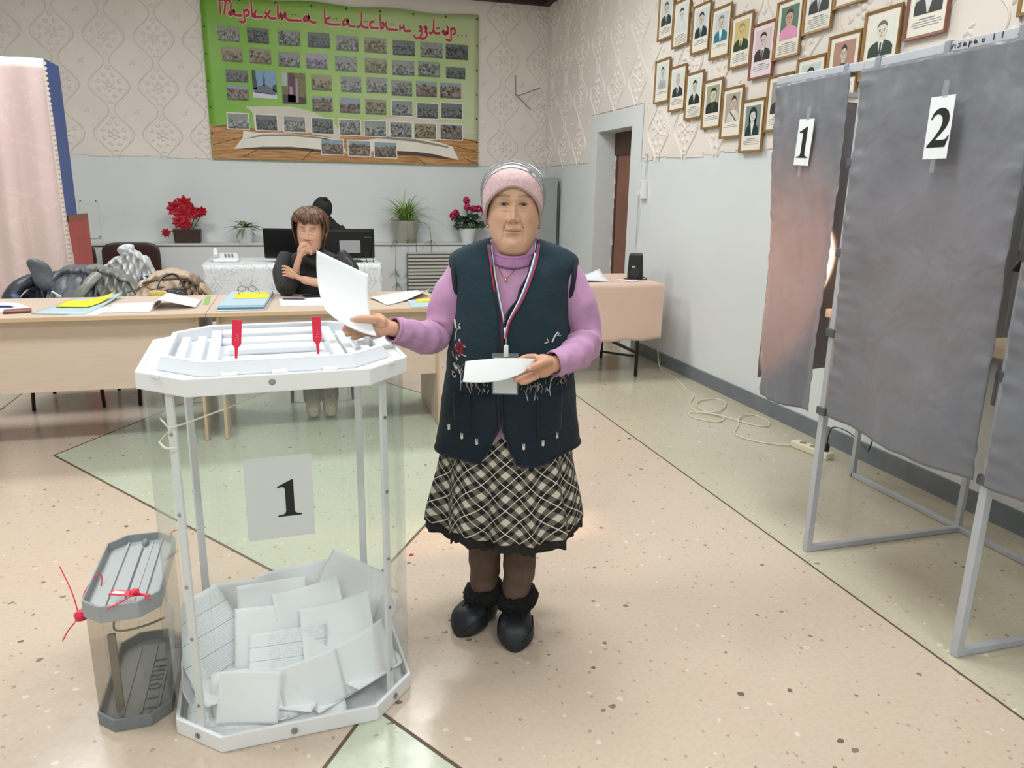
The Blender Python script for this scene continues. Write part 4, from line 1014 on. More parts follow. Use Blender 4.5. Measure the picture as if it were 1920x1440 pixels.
# ================================================================= left: old booth with pink curtain
M_blue = mat('blue_board_paint', '#3f5590', .5, var=(7, .08)); M_redb = mat('red_board_paint', '#b04a40', .5, var=(6, .12))
ob = thing('wooden_booth', 'old wooden booth side board, blue above and red below, beside the pink curtain', 'booth', (-1.578, 6.2, 0))
MB().box(-.016, 0, .0, .31, 1.235, 2.285).build('side_board', M_blue, ob)
MB().box(-.020, 0, .05, .62, .003, 1.235).build('lower_board', M_redb, ob)
MB().box(-.021, .001, .05, .62, 1.19, 1.236).build('board_cap', mat('worn_red_edge', '#8d5a48', .7, var=(20, .25)), ob)
MB().box(-1.5, -.016, .0, .03, 2.25, 2.285).build('curtain_rail', M_blue, ob)
def pink_lace():
    m, N, L, b = nodes_of('pink_jacquard')
    tc = N.new('ShaderNodeTexCoord')
    n = N.new('ShaderNodeTexNoise'); n.inputs['Scale'].default_value = 3.2; n.inputs['Detail'].default_value = 2; n.inputs['Distortion'].default_value = 2.2; L.new(tc.outputs['Object'], n.inputs['Vector'])
    w = math_node(N, L, 'LESS_THAN', math_node(N, L, 'ABSOLUTE', math_node(N, L, 'SUBTRACT', n.outputs['Fac'], .5)), .022)
    n2 = N.new('ShaderNodeTexNoise'); n2.inputs['Scale'].default_value = 1.2; L.new(tc.outputs['Object'], n2.inputs['Vector'])
    c = mix_col(N, L, n2.outputs['Fac'], lin('#ecd3cb'), lin('#e6cdd0'))
    c = mix_col(N, L, math_node(N, L, 'MULTIPLY', w, .25), c, lin('#f6eae2'))
    L.new(c, b.inputs['Base Color']); b.inputs['Roughness'].default_value = .4; b.inputs['Sheen Weight'].default_value = .3
    return m
def pcurt(u, v):
    x = -3.1+(3.1-1.585)*u; z = 2.285+(.25-2.285)*v
    w = .028*sin(u*46)+.018*sin(u*21+1.3)+.010*nz(u*9, v*5)
    return (x+.05*v*(u > .99)+.02*sin(v*9)*u*u*.3, 6.155+w*(.55+.5*v), z)
tag(MB().grid(pcurt, 150, 30).build('pink_curtain', pink_lace(), None, True, 0, solid=.0015), 'shiny pink jacquard curtain hanging on the left', 'curtain')
lc = MB()
for i in range(62):
    z = 2.27-i*.0325
    lc.add([(-1.588, 6.148, z), (-1.588, 6.148, z-.0325), (-1.566, 6.146, z-.008), (-1.562, 6.145, z-.016), (-1.566, 6.146, z-.025)], [(0, 1, 4, 3, 2)])
tag(lc.build('lace_trim', mat('cream_lace', '#e8e0d6', .7), None, solid=.0012), 'cream scalloped lace edging along the pink curtain', 'trim')

# ================================================================= back wall fittings
t = thing('wall_panel', 'flat white metal cover plate on the back wall by the blue board', 'panel', (-2.12, 9.259, 1.10))
MB().box(-.09, .09, -.012, 0, -.21, .21).build('plate', mat('white_cover_plate', '#dde1e1', .35), t, bevel=.004)
for x in (-.075, .075):
    for z in (-.19, .19): MB().cyl((x, -.012, z), (x, -.016, z), .008, n=10).build('screw', mat('dark_screw', '#6d6f70', .5), t)
t = thing('radiator_grille', 'grey slatted radiator grille under the spider plant', 'radiator', (1.262, 8.80, .02))
MB().box(0, .62, .012, .09, 0, .72).build('case', mat('grille_grey_inside', '#75776f', .7), t)
for i in range(17):
    MB().box(.005, .615, -.004, .014, .03+i*.0405, .03+i*.0405+.026).build('slat', mat('pale_grey_slat', '#c3c4bb', .45), t, bevel=.003, rot=None)
MB().box(0, .62, -.004, .09, .72, .732).build('top_edge', mat('pale_grey_slat', '#c3c4bb', .45), t)
t = thing('metal_cabinet', 'tall plain grey metal cabinet in the far corner', 'cabinet', (2.57, 8.60, .002))
MB().box(0, .455, .02, .42, 0, 1.63).build('body', mat('cabinet_grey', '#9b9f9d', .45), t, bevel=.004)
MB().box(.008, .447, 0, .018, .02, 1.62).build('door', mat('cabinet_grey', '#9b9f9d', .45), t, bevel=.003)
MB().box(.05, .06, -.02, 0, .85, .97).build('handle', M_steel, t)
tag(MB().box(3.030, 3.049, 8.62, 9.02, .110, 1.53).build('dark_strip', mat('dark_grey_strip', '#5a5e5e', .6)), 'narrow dark upright strip between the grey cabinet and the wall', 'board')  # dark upright strip filling the space beside the cabinet
# bracket left on the wallpaper
t = thing('wall_bracket', 'bare wire bracket sticking out of the wallpaper near the corner', 'bracket', (2.66, 9.24, 2.70))
MB().tube([(0, 0, .12), (0, -.02, -.10), (.02, -.10, -.12), (.28, -.12, -.02)], .006, 6).build('arm', mat('grey_wire', '#8a8d8a', .5, metal=.5), t, True)
MB().tube([(0, -.02, -.10), (.20, -.005, -.26)], .005, 6).build('brace', mat('grey_wire', '#8a8d8a', .5, metal=.5), t, True)

# socket, its cable
t = thing('wall_socket', 'white socket box with a plug and hook by the door', 'socket', (X1-.001, 6.345, 1.42))
t.rotation_euler = (0, 0, -pi/2)
MB().box(-.045, .035, -.04, 0, 0, .16).build('box', M_white, t, bevel=.006)
MB().cyl((-.055, -.05, .05), (-.055, -.02, .05), .022, n=14).build('plug', M_white, t, True)
MB().tube(catmull([(-.01, -.02, .16), (.0, -.015, .26), (.01, -.015, .36), (-.02, -.02, .385), (.03, -.02, .38)], 5), .005, 6).build('conduit', mat('old_conduit', '#c9c9c4', .5), t, True)
MB().tube(catmull([(-.055, -.045, .05), (-.09, -.03, -.1), (-.11, -.02, -.3), (-.12, -.02, -.44)], 6), .004, 6).build('cable', mat('grey_cable', '#b5b7b4', .5), t, True)

# ================================================================= plants on the ledge
LZ = .855; PY = 9.07
M_leafd = mat('dark_green_leaf', '#2f4f33', .45, var=(20, .2)); M_leaf = mat('fresh_green_leaf', '#8fae54', .45, var=(14, .2)); M_leafg = mat('grey_green_leaf', '#6f8a5c', .5, var=(14, .2))
def leafblade(mb, base, az, L, up, w, droop, n=7, mi=0):
    d = Vector((cos(az), sin(az)*(.35 if sin(az) > 0 else 1), 0)); s = Vector((-sin(az), cos(az), 0)); vs = []
    for i in range(n+1):
        t = i/n
        p = Vector(base)+d*(L*(t*.85)*cos(up)+L*.25*t*t)+Vector((0, 0, 1))*(L*t*sin(up)-droop*L*t*t)
        p.y = min(p.y, .165)
        ww = w*(1-t)**.6*(.5+.5*min(1, t*5))
        vs += [p-s*ww, p+Vector((0, 0, -ww*.35)), p+s*ww]
    fs = []
    for i in range(n): fs += [(3*i, 3*i+1, 3*i+4, 3*i+3), (3*i+1, 3*i+2, 3*i+5, 3*i+4)]
    mb.add(vs, fs, mi)
rp = random.Random(11)
# poinsettia
t = thing('poinsettia', 'red poinsettia flowers in a dark wooden box on the ledge', 'plant', (-1.13, PY, LZ))
MB().add([(-.13, -.07, 0), (.13, -.07, 0), (.13, .07, 0), (-.13, .07, 0), (-.14, -.08, .15), (.14, -.08, .15), (.14, .08, .15), (-.14, .08, .15)], [(0, 3, 2, 1), (4, 5, 6, 7), (0, 1, 5, 4), (1, 2, 6, 5), (2, 3, 7, 6), (3, 0, 4, 7)]).build('planter', mat('dark_wood_planter', '#3b2723', .5, var=(20, .25)), t, bevel=.006)
M_pet = mat('red_bract', '#b5162c', .5, var=(25, .15))
for (x, y, z, r) in [(-.09, -.03, .37, .085), (.0, -.05, .42, .08), (-.02, -.07, .30, .09), (.05, -.03, .34, .08), (.10, -.01, .32, .06), (.17, -.02, .34, .05), (-.21, -.04, .11, .045), (-.06, -.06, .23, .07), (.0, -.07, .21, .06)]:
    mb = MB()
    for ring_, n in enumerate((8, 7, 6)):
        for k in range(n):
            q = 2*pi*k/n+ring_*.4+x*9; L_ = r*(1.25-.28*ring_); dv = Vector((cos(q), -.25-.25*ring_, sin(q)*.9)).normalized(); sv = Vector((-sin(q), 0, cos(q))); vs = []
            for i in range(6):
                tt = i/5; p0 = Vector((x, y-.008*ring_, z))+dv*L_*tt; ww = L_*.30*sin(pi*min(1, .12+tt*.88))
                vs += [p0-sv*ww, p0+Vector((0, -.006, 0)), p0+sv*ww]
            mb.add(vs, [f_ for i in range(5) for f_ in ((3*i, 3*i+1, 3*i+4, 3*i+3), (3*i+1, 3*i+2, 3*i+5, 3*i+4))])
    mb.build('flower_head', M_pet, t, True)
    MB().tube(catmull([(x*.3, 0, .14), (x*.7, y*.6, (z+.14)/2), (x, y, z-.015)], 4), .005, 6).build('stem', M_leafd, t, True)
mb = MB()
for k in range(14): leafblade(mb, (rp.uniform(-.02, .12), rp.uniform(-.05, .03), rp.uniform(.14, .20)), rp.uniform(0, 6.28), rp.uniform(.06, .10), rp.uniform(-.1, .8), .03, .3, 5)
tag(mb.build('leaves', M_leafd, t, True), kind='stuff')
# small plant
t = thing('potted_plant', 'small grey-green plant in a white pot on the ledge', 'plant', (-.53, PY, LZ))
MB().lathe([(.062, 0), (.068, .01), (.085, .13), (.098, .17), (.088, .17), (.078, .13)], 24).build('pot', M_white, t, True)
mb = MB()
for k in range(26): leafblade(mb, (0, 0, .16), rp.uniform(0, 6.28), rp.uniform(.16, .26), rp.uniform(.2, 1.4), .028, rp.uniform(.3, .9), 6)
tag(mb.build('leaves', M_leafg, t, True), kind='stuff')
# spider plant
t = thing('spider_plant', 'big spider plant with long arching leaves in a grey pot', 'plant', (1.28, PY, LZ))
MB().lathe([(.12, 0), (.125, .01), (.165, .23), (.175, .26), (.162, .26), (.15, .22)], 28).build('pot', mat('stone_grey_pot', '#a7a99c', .5, var=(16, .06)), t, True)
mb = MB()
for k in range(110):
    leafblade(mb, (rp.uniform(-.05, .05), rp.uniform(-.05, .05), .24), rp.uniform(0, 6.28), rp.uniform(.28, .58), rp.uniform(.7, 1.5), .012, rp.uniform(.25, .9), 8)
tag(mb.build('leaves', M_leaf, t, True), kind='stuff')
for (dx, L) in ((.10, .75), (-.14, .45), (.28, .3), (.0, .5)):
    p = catmull([(dx*.4, -.10, .25), (dx*.9, -.175, .19), (dx, -.172, -.1), (dx*1.05, -.170, -.2-L*.4), (dx*.95, -.168, -.25-L*.5)], 5)
    MB().tube(p, .0035, 5).build('runner', M_leafg, t, True)
    mb = MB()
    for j in range(3):
        for k in range(8): leafblade(mb, p[-1-j*6], rp.uniform(0, 6.28), rp.uniform(.08, .14), rp.uniform(-.2, 1.0), .007, .7, 5)
    tag(mb.build('plantlet', M_leafg, t, True), kind='stuff')
# geranium
t = thing('geranium', 'crimson geranium in a tall white pot on the ledge', 'plant', (2.04, PY, LZ))
MB().lathe([(.065, 0), (.07, .01), (.105, .16), (.11, .17), (.10, .17), (.09, .15)], 24).build('pot', M_white, t, True)
M_ger = mat('crimson_petal', '#b31c52', .5, var=(60, .25))
for (x, y, z) in [(-.02, -.02, .50), (.13, 0, .40), (.20, -.02, .39), (-.19, -.03, .32), (-.15, 0, .35), (.06, -.04, .40), (-.02, -.05, .42)]:
    mb = MB()
    for k in range(26):
        a, b2 = rp.uniform(0, 6.28), rp.uniform(-1.2, 1.5); d = Vector((cos(a)*cos(b2), sin(a)*cos(b2), sin(b2)))
        mb.ball(Vector((x, y, z))+d*.035, (.017, .017, .011), 6, 4, R=d.to_track_quat('Z', 'Y').to_matrix())
    tag(mb.build('flower_head', M_ger, t, True), kind='stuff')
    MB().tube(catmull([(x*.2, 0, .16), (x*.7, y*.5, z*.7), (x, y, z)], 4), .004, 6).build('stem', M_leafd, t, True)
mb = MB()
for k in range(46):
    c = Vector((rp.gauss(0, .10), min(.11, rp.gauss(-.02, .05)), rp.uniform(.17, .33))); R = Euler((rp.uniform(-.9, .9), rp.uniform(-.9, .9), rp.uniform(0, 6))).to_matrix(); r = rp.uniform(.03, .05)
    vs = [c]+[c+R@Vector((r*(1+.12*cos(5*q))*cos(q), r*(1+.12*cos(5*q))*sin(q), .012*cos(3*q))) for q in [2*pi*j/12 for j in range(12)]]
    mb.add(vs, [(0, 1+j, 1+(j+1) % 12) for j in range(12)])
tag(mb.build('leaves', M_leafd, t, True), kind='stuff')

# ================================================================= back chairs
M_leather = mat('dark_brown_leather', '#38211f', .35, var=(10, .1)); M_chairleg = M_darkmetal
def pillow(mb, c, s, n=12, k=3.2, R=None, fn=None):
    """superellipsoid cushion"""
    vs = []; nu, nv = 2*n, n
    def sg(x, e): return math.copysign(abs(x)**e, x)
    e = 2/k
    o = len(mb.v)
    pts = []
    for i in range(nv+1):
        th = -pi/2+pi*i/nv
        for j in range(nu):
            ph = 2*pi*j/nu
            p = Vector((s[0]/2*sg(cos(th), e)*sg(cos(ph), e), s[1]/2*sg(cos(th), e)*sg(sin(ph), e), s[2]/2*sg(sin(th), e)))
            if fn: p = fn(p)
            if R is not None: p = R@p
            pts.append(p+Vector(c))
    fs = [(i*nu+j, i*nu+(j+1) % nu, (i+1)*nu+(j+1) % nu, (i+1)*nu+j) for i in range(nv) for j in range(nu)]
    mb.add(pts, fs)
    return mb
def chair(x, y, rz, label, m, w=.50, back=(.50, .90), grp=None, seat_z=.46, arms=False):
    t = thing('chair', label, 'chair', (x, y, 0), rz, grp)
    pillow(MB(), (0, 0, seat_z), (w, .48, .07)).build('seat', m, t, True)
    pillow(MB(), (0, .25, (back[0]+back[1])/2), (w, .06, back[1]-back[0]), 14, 4.5, fn=lambda p: Vector((p.x, p.y+p.x*p.x*-.35, p.z))).build('backrest', m, t, True)
    for sx in (-1, 1):
        MB().tube([(sx*(w/2-.04), -.19, seat_z-.02), (sx*(w/2-.02), -.21, .003)], .012, 8).build('leg', M_chairleg, t, True)
        MB().tube([(sx*(w/2-.04), .22, back[0]+.05), (sx*(w/2-.04), .20, seat_z), (sx*(w/2-.02), .25, .003)], .012, 8).build('leg', M_chairleg, t, True)
    MB().tube([(-w/2+.04, .19, seat_z-.03), (w/2-.04, .19, seat_z-.03)], .010, 8).build('crossbar', M_chairleg, t, True)
    return t
chair(-1.64, 8.44, 0, 'brown leather chair against the back wall, beneath the poinsettia', M_leather, .56, (.52, .885), 'brown leather chairs along the back wall')
chair(-2.25, 8.44, 0, 'brown leather chair mostly hidden by the red board', M_leather, .56, (.52, .885), 'brown leather chairs along the back wall')

# ================================================================= lace-covered table with the computers
def lace_white():
    m, N, L, b = nodes_of('white_lace')
    tc = N.new('ShaderNodeTexCoord')
    v = N.new('ShaderNodeTexVoronoi'); v.feature = 'DISTANCE_TO_EDGE'; v.inputs['Scale'].default_value = 26; L.new(tc.outputs['Object'], v.inputs['Vector'])
    n = N.new('ShaderNodeTexNoise'); n.inputs['Scale'].default_value = 9; L.new(tc.outputs['Object'], n.inputs['Vector'])
    f = math_node(N, L, 'MULTIPLY', math_node(N, L, 'LESS_THAN', v.outputs['Distance'], .06), math_node(N, L, 'GREATER_THAN', n.outputs['Fac'], .48))
    L.new(mix_col(N, L, math_node(N, L, 'MULTIPLY', f, .6), lin('#dfe3e5'), lin('#a9b3ba')), b.inputs['Base Color']); b.inputs['Roughness'].default_value = .6
    return m
M_lace = lace_white()
LT = .785
lt = thing('computer_table', 'table hidden under a white lace cloth, carrying two monitors', 'table', (0, 7.1, 0))
MB().box(-.78, .76, .02, .75, LT-.03, LT-.004).build('table_top', M_desk, lt)
for x in (-.74, .72):
    for y in (.06, .71): MB().bar((x, y, .003), (x, y, LT-.03), .04, .04).build('leg', M_darkmetal, lt)
def cloth_side(x0, x1, y0, y1, ztop, zbot, nfold, amp, flare=.02):
    """cloth skirt running round a table top: top sheet plus hanging sides"""
    mb = MB()
    mb.box(x0-.004, x1+.004, y0-.004, y1+.004, ztop, ztop+.004)
    per = [(x0, y1), (x0, y0), (x1, y0), (x1, y1)]
    lens = [Vector(per[i+1]).to_2d()-Vector(per[i]).to_2d() for i in range(3)]
    tot = sum(l.length for l in lens)
    def f(u, v):
        s = u*tot; k = 0
        while k < 2 and s > lens[k].length: s -= lens[k].length; k += 1
        d = lens[k].normalized(); p = Vector(per[k])+d*s; n = Vector((d.y, -d.x))
        w = amp*sin(u*tot*nfold)*v+.006*nz(u*20, v*3)*v+flare*v+.005
        return (p.x+n.x*w, p.y+n.y*w, ztop+.003+(zbot-ztop+.006*sin(u*tot*nfold*2.3))*v)
    mb.grid(f, 160, 14)
    return mb
lcl = tag(cloth_side(-.79, .77, 7.10, 7.86, LT, .20, 21, .012).build('lace_tablecloth', M_lace, None, True, 40, solid=.0012), 'white lace tablecloth over the computer table', 'tablecloth')
def monitor(x, y, w, h, rz, lean, label, plate):
    t = thing('monitor', label, 'monitor', (x, y, LT+.0045), rz, 'monitors seen from behind')
    hd_ = MB().obox((0, 0, .035+h/2), (w, .035, h), (lean, 0, 0)).build('casing', mat('glossy_black_plastic', '#0c0d10', .22), t, bevel=.012)
    MB().obox((0, .05, .006), (w*.5, .17, .012)).build('foot', M_black, t, bevel=.003)
    MB().obox((0, .045, .07), (.06, .02, .12)).build('neck', M_black, t, bevel=.003)
    if plate:
        MB().obox((.0, -.0195, .035+h*.40), (w*.42, .004, h*.42), (lean, 0, 0)).build('back_plate', mat('steel_back_plate', '#a9abae', .35, metal=.4), hd_, bevel=.002)
        MB().obox((.0, -.0190, .035+h*.93), (w*.86, .003, .006), (lean, 0, 0)).build('vent_line', mat('grey_vent', '#55585c', .5), hd_)
        MB().obox((w*.36, -.0190, .035+h*.72), (.06, .003, .006), (lean, 0, 0)).build('vent_line', mat('grey_vent', '#55585c', .5), hd_)
    MB().tube(catmull([(w*.28, -.02, .10), (w*.31, -.10, .01), (w*.33, -.17, -.1), (w*.30, -.155, -.25), (w*.42, -.15, -.30), (w*.44, -.12, -.02), (w*.44, -.02, .12)], 5), .004, 6).build('cable', M_black, t, True) if plate else None
    return t
monitor(.50, 7.28, .46, .275, radians(3), 0, 'black monitor with a steel back plate, right of the dark-haired woman', True)
monitor(-.08, 7.30, .40, .275, radians(-16), .06, 'black monitor turned away, left of the dark-haired woman', False)
t = thing('telephone', 'white desk telephone with handset on the lace cloth', 'telephone', (-.62, 7.45, LT+.004), .1)
MB().add([(-.11, -.10, 0), (.11, -.10, 0), (.11, .10, 0), (-.11, .10, 0), (-.11, -.10, .03), (.11, -.10, .03), (.11, .10, .075), (-.11, .10, .075)], [(0, 3, 2, 1), (4, 5, 6, 7), (0, 1, 5, 4), (1, 2, 6, 5), (2, 3, 7, 6), (3, 0, 4, 7)]).build('body', M_white, t, bevel=.01)
MB().tube(catmull([(-.085, -.09, .062), (-.085, -.03, .095), (-.085, .04, .11), (-.085, .095, .098)], 5), .020, 10, squash=.7).build('handset', M_white, t, True)
for i in range(3):
    for j in range(4): MB().obox((.0+i*.03, -.05+j*.028, .043+.0063*j), (.018, .014, .008), (.22, 0, 0)).build('key', mat('grey_key', '#7f8488', .5), t)
t = thing('router', 'small flat white device standing on the ledge behind the monitor', 'device', (-.14, 9.06, LZ))
MB().box(-.12, .12, -.05, .05, 0, .045).build('case', M_white, t, bevel=.01)
MB().cyl((-.09, .03, .03), (-.09, .035, .12), .005, n=8).build('antenna', M_white, t)

# ================================================================= table with a peach cloth by the door
t = thing('side_table', 'table with thin black metal legs under the peach cloth', 'table', (2.27, 5.45, 0))
MB().box(-.52, .56, 0, .80, .735, .757).build('table_top', M_desk, t)
for x in (-.46, .375):
    for y in (-.018+.03, .75): MB().bar((x, y, .003), (x, y, .735), .022, .022).build('leg', M_darkmetal, t)
MB().bar((-.46, .75, .16), (.375, .75, .16), .02, .02).build('crossbar', M_darkmetal, t)
MB().bar((.375, .03, .20), (.375, .75, .20), .02, .02).build('crossbar', M_darkmetal, t)
MB().bar((.36, .03, .17), (-.44, .75, .20), .016, .016).build('crossbar', M_darkmetal, t)
M_peach = mat('peach_cloth', '#e3c6b5', .7, var=(3, .03))
tag(cloth_side(1.745, 2.845, 5.445, 6.26, .757, .31, 9, .014, .012).build('peach_tablecloth', M_peach, None, True, 40, solid=.0012), 'plain peach tablecloth on the table by the door', 'tablecloth')
t = thing('loudspeaker', 'small black desktop loudspeaker on the peach cloth', 'speaker', (2.76, 5.82, .762), radians(-28))
MB().add([(-.065, -.06, 0), (.065, -.06, 0), (.065, .06, 0), (-.065, .06, 0), (-.058, -.05, .205), (.058, -.05, .205), (.05, .06, .215), (-.05, .06, .215)], [(0, 3, 2, 1), (4, 5, 6, 7), (0, 1, 5, 4), (1, 2, 6, 5), (2, 3, 7, 6), (3, 0, 4, 7)]).build('case', M_black, t, bevel=.008)
MB().cyl((0, -.056, .06), (0, -.064, .06), .040, n=20).build('cone', mat('cone_grey', '#2a2b2d', .6), t, True)
MB().box(-.03, .0, -.060, -.053, .10, .112).build('badge', mat('badge_silver', '#b9bcbf', .4), t)
MB().tube(catmull([(.06, .02, .02), (.10, -.02, .006), (.05, -.09, .006), (-.05, -.09, .006), (-.09, -.05, .006)], 5), .004, 6).build('cable', M_black, t, True)
def loose_sheet(name, label, pts, z, m, cat='paper', lift=0.0, th=.001, grp=None, wav=.0):
    """sheet given by 4 floor-plan corners, with a lifted corner"""
    A, B, C_, D_ = [Vector((*p, 0)) for p in pts]
    def f(u, v):
        p = (A*(1-u)+B*u)*(1-v)+(D_*(1-u)+C_*u)*v
        return (p.x, p.y, z+th/2+lift*max(0, u+v-1.2)**2+wav*(1+sin(u*5+v*3))*.5)
    return tag(MB().grid(f, 10, 10).build(name, m, None, True, 0, solid=th), label, cat, grp)
loose_sheet('paper_sheet', 'crumpled white papers on the peach cloth by the door', [(2.13, 5.62), (2.50, 5.66), (2.47, 5.92), (2.10, 5.90)], .763, M_card, lift=.10, wav=.012, th=.002)
tag(MB().tube(catmull([(2.55, 5.70, .77), (2.62, 5.66, .768), (2.70, 5.64, .768), (2.64, 5.60, .768), (2.58, 5.63, .772)], 5), .008, 7).build('white_adapter_cable', M_white, None, True), 'tangled white cable end beside the loudspeaker', 'cable')

# extension lead on the floor
M_ext = mat('cream_cable', '#d7cfb8', .5)
cz = .006
lead = [(2.965, 5.72, .16), (2.962, 5.66, .03), (2.95, 5.52, cz), (2.93, 5.30, cz), (2.86, 5.02, cz), (2.80, 4.78, cz), (2.68, 4.62, cz), (2.62, 4.42, cz), (2.75, 4.36, cz+.006), (2.93, 4.55, cz), (2.92, 4.68, cz), (2.74, 4.62, cz+.006), (2.66, 4.42, cz+.01), (2.72, 4.24, cz), (2.62, 4.16, cz), (2.52, 4.28, cz), (2.56, 4.40, cz), (2.69, 4.30, cz+.008), (2.82, 4.06, cz), (2.90, 4.00, cz), (2.97, 4.10, cz), (2.96, 4.24, cz), (2.84, 4.22, cz+.008), (2.72, 4.06, cz), (2.60, 3.90, cz), (2.64, 3.76, cz), (2.72, 3.68, cz), (2.80, 3.62, .012)]
ex = thing('extension_lead', 'cream extension lead with a socket strip lying along the right wall', 'extension lead', (0, 0, 0))
MB().tube(catmull(lead, 8), .0045, 7).build('cable', M_ext, ex, True)
st_ = MB().obox((2.855, 3.50, .022), (.065, .27, .042), (0, 0, .18)).build('socket_strip', mat('cream_plastic', '#e2dcc4', .4), ex, bevel=.008)
for k in range(3):
    yy = -.085+k*.075
    MB().cyl((2.855-sin(.18)*yy, 3.50+yy, .043), (2.855-sin(.18)*yy, 3.50+yy, .0455), .021, n=16).build('socket_hole', mat('socket_shade', '#8f8770', .6), st_, True)
t = thing('black_plug', 'black plug and lead rising from the socket strip', 'plug', (2.875, 3.402, .0455))
MB().lathe([(.016, 0), (.017, .03), (.010, .045)], 12).build('plug', M_black, t, True)
MB().tube(catmull([(0, 0, .04), (.01, .005, .10), (.03, .0, .14), (.05, -.1, .14), (.04, -.25, .10), (-.01, -.33, .12), (-.03, -.38, .25)], 6), .0035, 6).build('cable', M_black, t, True)

# ================================================================= things on the desks
TZ = DT+.0004
M_fold = mat('pale_blue_folder', '#b9d3de', .4); M_yel = mat('yellow_card', '#e6dc2e', .5); M_blueedge = mat('blue_folder_spine', '#3d7ea6', .5)
loose_sheet('paper_sheet', 'white paper at the left end of the left desk', [(-1.72, 5.12), (-1.60, 5.06), (-1.47, 4.84), (-1.62, 4.68)], TZ, M_card)
t = thing('pen', 'blue pen end lying on the leftmost sheet', 'pen', (-1.60, 4.86, TZ+.008)); MB().tube([(-.07, .02, 0), (.03, 0, 0)], .006, 8).build('barrel', mat('blue_pen', '#2a3c9c', .4), t, True); MB().tube([(.03, 0, 0), (.045, -.003, 0)], [.006, .002], 8).build('tip', M_steel, t, True)
t = thing('wallet', 'small brown leather wallet near the desk edge', 'wallet', (-1.49, 4.685, TZ+.0005), .25); MB().box(-.065, .065, -.05, .05, 0, .014).build('cover', mat('brown_wallet', '#8a5540', .5, var=(15, .15)), t, bevel=.005); MB().box(-.064, .064, -.0512, -.05, .004, .010).build('edge', mat('wallet_edge', '#5a3a2c', .6), t)
loose_sheet('folder', 'pale blue plastic folder lying open on the left desk', [(-1.40, 4.60), (-1.12, 4.53), (-1.06, 5.20), (-1.33, 5.20)], TZ, M_fold, 'folder', th=.006, lift=.05)
loose_sheet('yellow_sheet', 'yellow card tucked in the open blue folder', [(-1.33, 4.78), (-1.16, 4.74), (-1.07, 5.06), (-1.34, 5.04)], TZ+.012, M_yel, 'card', lift=.07)
loose_sheet('paper_sheet', 'white sheet under the open blue folder', [(-1.22, 4.50), (-1.06, 4.50), (-1.02, 4.80), (-1.10, 4.82)], TZ, M_card)
loose_sheet('register_book', 'flat left half of an open white register on the left desk', [(-1.03, 4.57), (-.80, 4.57), (-.82, 4.94), (-1.06, 4.92)], TZ, M_card, 'register', th=.006)
def curl(u, v):
    a = -pi*.80+u*pi*1.05
    if u < .35: x = .03*cos(a); z = .033+.033*sin(a)
    x = -.045*cos(min(1, u*2.2)*pi*.62+.0)+max(0, u-.45)*.30; z = .002+.055*sin(min(1, u*2.2)*pi*.62)-max(0, u-.45)*.085
    return (-.755+x, 4.62+.32*v+.05*u, TZ+max(.001, z))
tag(MB().grid(curl, 24, 6).build('curled_page', M_card, None, True, 0, solid=.002), 'thick white page curling over at the right of the register', 'page')
tag(MB().obox((-.545, 5.02, TZ+.0015), (.03, .40, .002), (0, 0, .06)).build('green_ruler', mat('green_strip', '#8cbf6a', .4)), 'narrow green strip lying across the desk joint', 'ruler')
t = thing('document_stack', 'stack of pale blue folders with a yellow card beside the seated woman', 'folders', (-.30, 4.86, TZ), -.06)
for k in range(4): MB().box(-.13+.004*(k % 2), .13, -.33+.01*k, .33-.004*k, .0004+k*.008, .0075+k*.008).build('folder', (M_card, M_blueedge, M_fold, M_fold)[k], t, bevel=.002)
MB().obox((.02, .10, .034), (.20, .27, .0015), (0, 0, .05)).build('yellow_card', M_yel, t)
t = thing('spectacles', 'thin wire spectacles lying on the folder stack', 'glasses', (-.31, 5.12, TZ+.034), .15)
for sx in (-1, 1):
    MB().tube([(sx*.032+.024*cos(a), 0, .020+.018*sin(a)) for a in [2*pi*k/16 for k in range(16)]], .0016, 5, closed=True).build('rim', M_darkmetal, t, True)
    MB().tube(catmull([(sx*.056, 0, .022), (sx*.062, -.06, .018), (sx*.060, -.125, .004)], 4), .0016, 5).build('temple', M_darkmetal, t, True)
MB().tube([(-.008, 0, .024), (0, -.002, .028), (.008, 0, .024)], .0016, 5).build('bridge', M_darkmetal, t, True)
loose_sheet('paper_sheet', 'white sheets before the seated woman', [(-.10, 4.68), (.22, 4.66), (.19, 5.03), (-.12, 5.02)], TZ, M_card, th=.003)
t = thing('pen', 'dark blue pen on the sheet before the seated woman', 'pen', (-.04, 4.92, TZ+.010)); MB().tube([(-.05, .02, 0), (.08, -.01, 0)], .005, 8).build('barrel', mat('navy_pen', '#2b3058', .4), t, True); MB().tube([(.08, -.01, 0), (.095, -.014, 0)], [.005, .0015], 8).build('tip', M_steel, t, True)
t = thing('smartphone', 'black smartphone lying by the seated woman\'s elbow', 'phone', (.115, 5.07, TZ+.0042), .25); MB().box(-.075, .075, -.038, .038, 0, .009).build('body', M_black, t, bevel=.003); MB().box(-.068, .068, -.034, .034, .009, .0095).build('screen', mat('phone_glass', '#101216', .08), t)
loose_sheet('paper_sheet', 'wide rippled white sheet at the right end of the desk', [(.45, 4.92), (.53, 4.60), (.86, 4.98), (.82, 5.24)], TZ+.002, M_card, lift=.06, wav=.01, th=.003)
loose_sheet('folder', 'pale blue folder at the right end of the desk', [(.66, 4.50), (.82, 4.51), (.86, 4.84), (.68, 4.80)], TZ, M_fold, 'folder', th=.005)
loose_sheet('yellow_sheet', 'small yellow card on the folder at the right end of the desk', [(.72, 4.68), (.82, 4.68), (.86, 4.82), (.74, 4.80)], TZ+.008, M_yel, 'card')

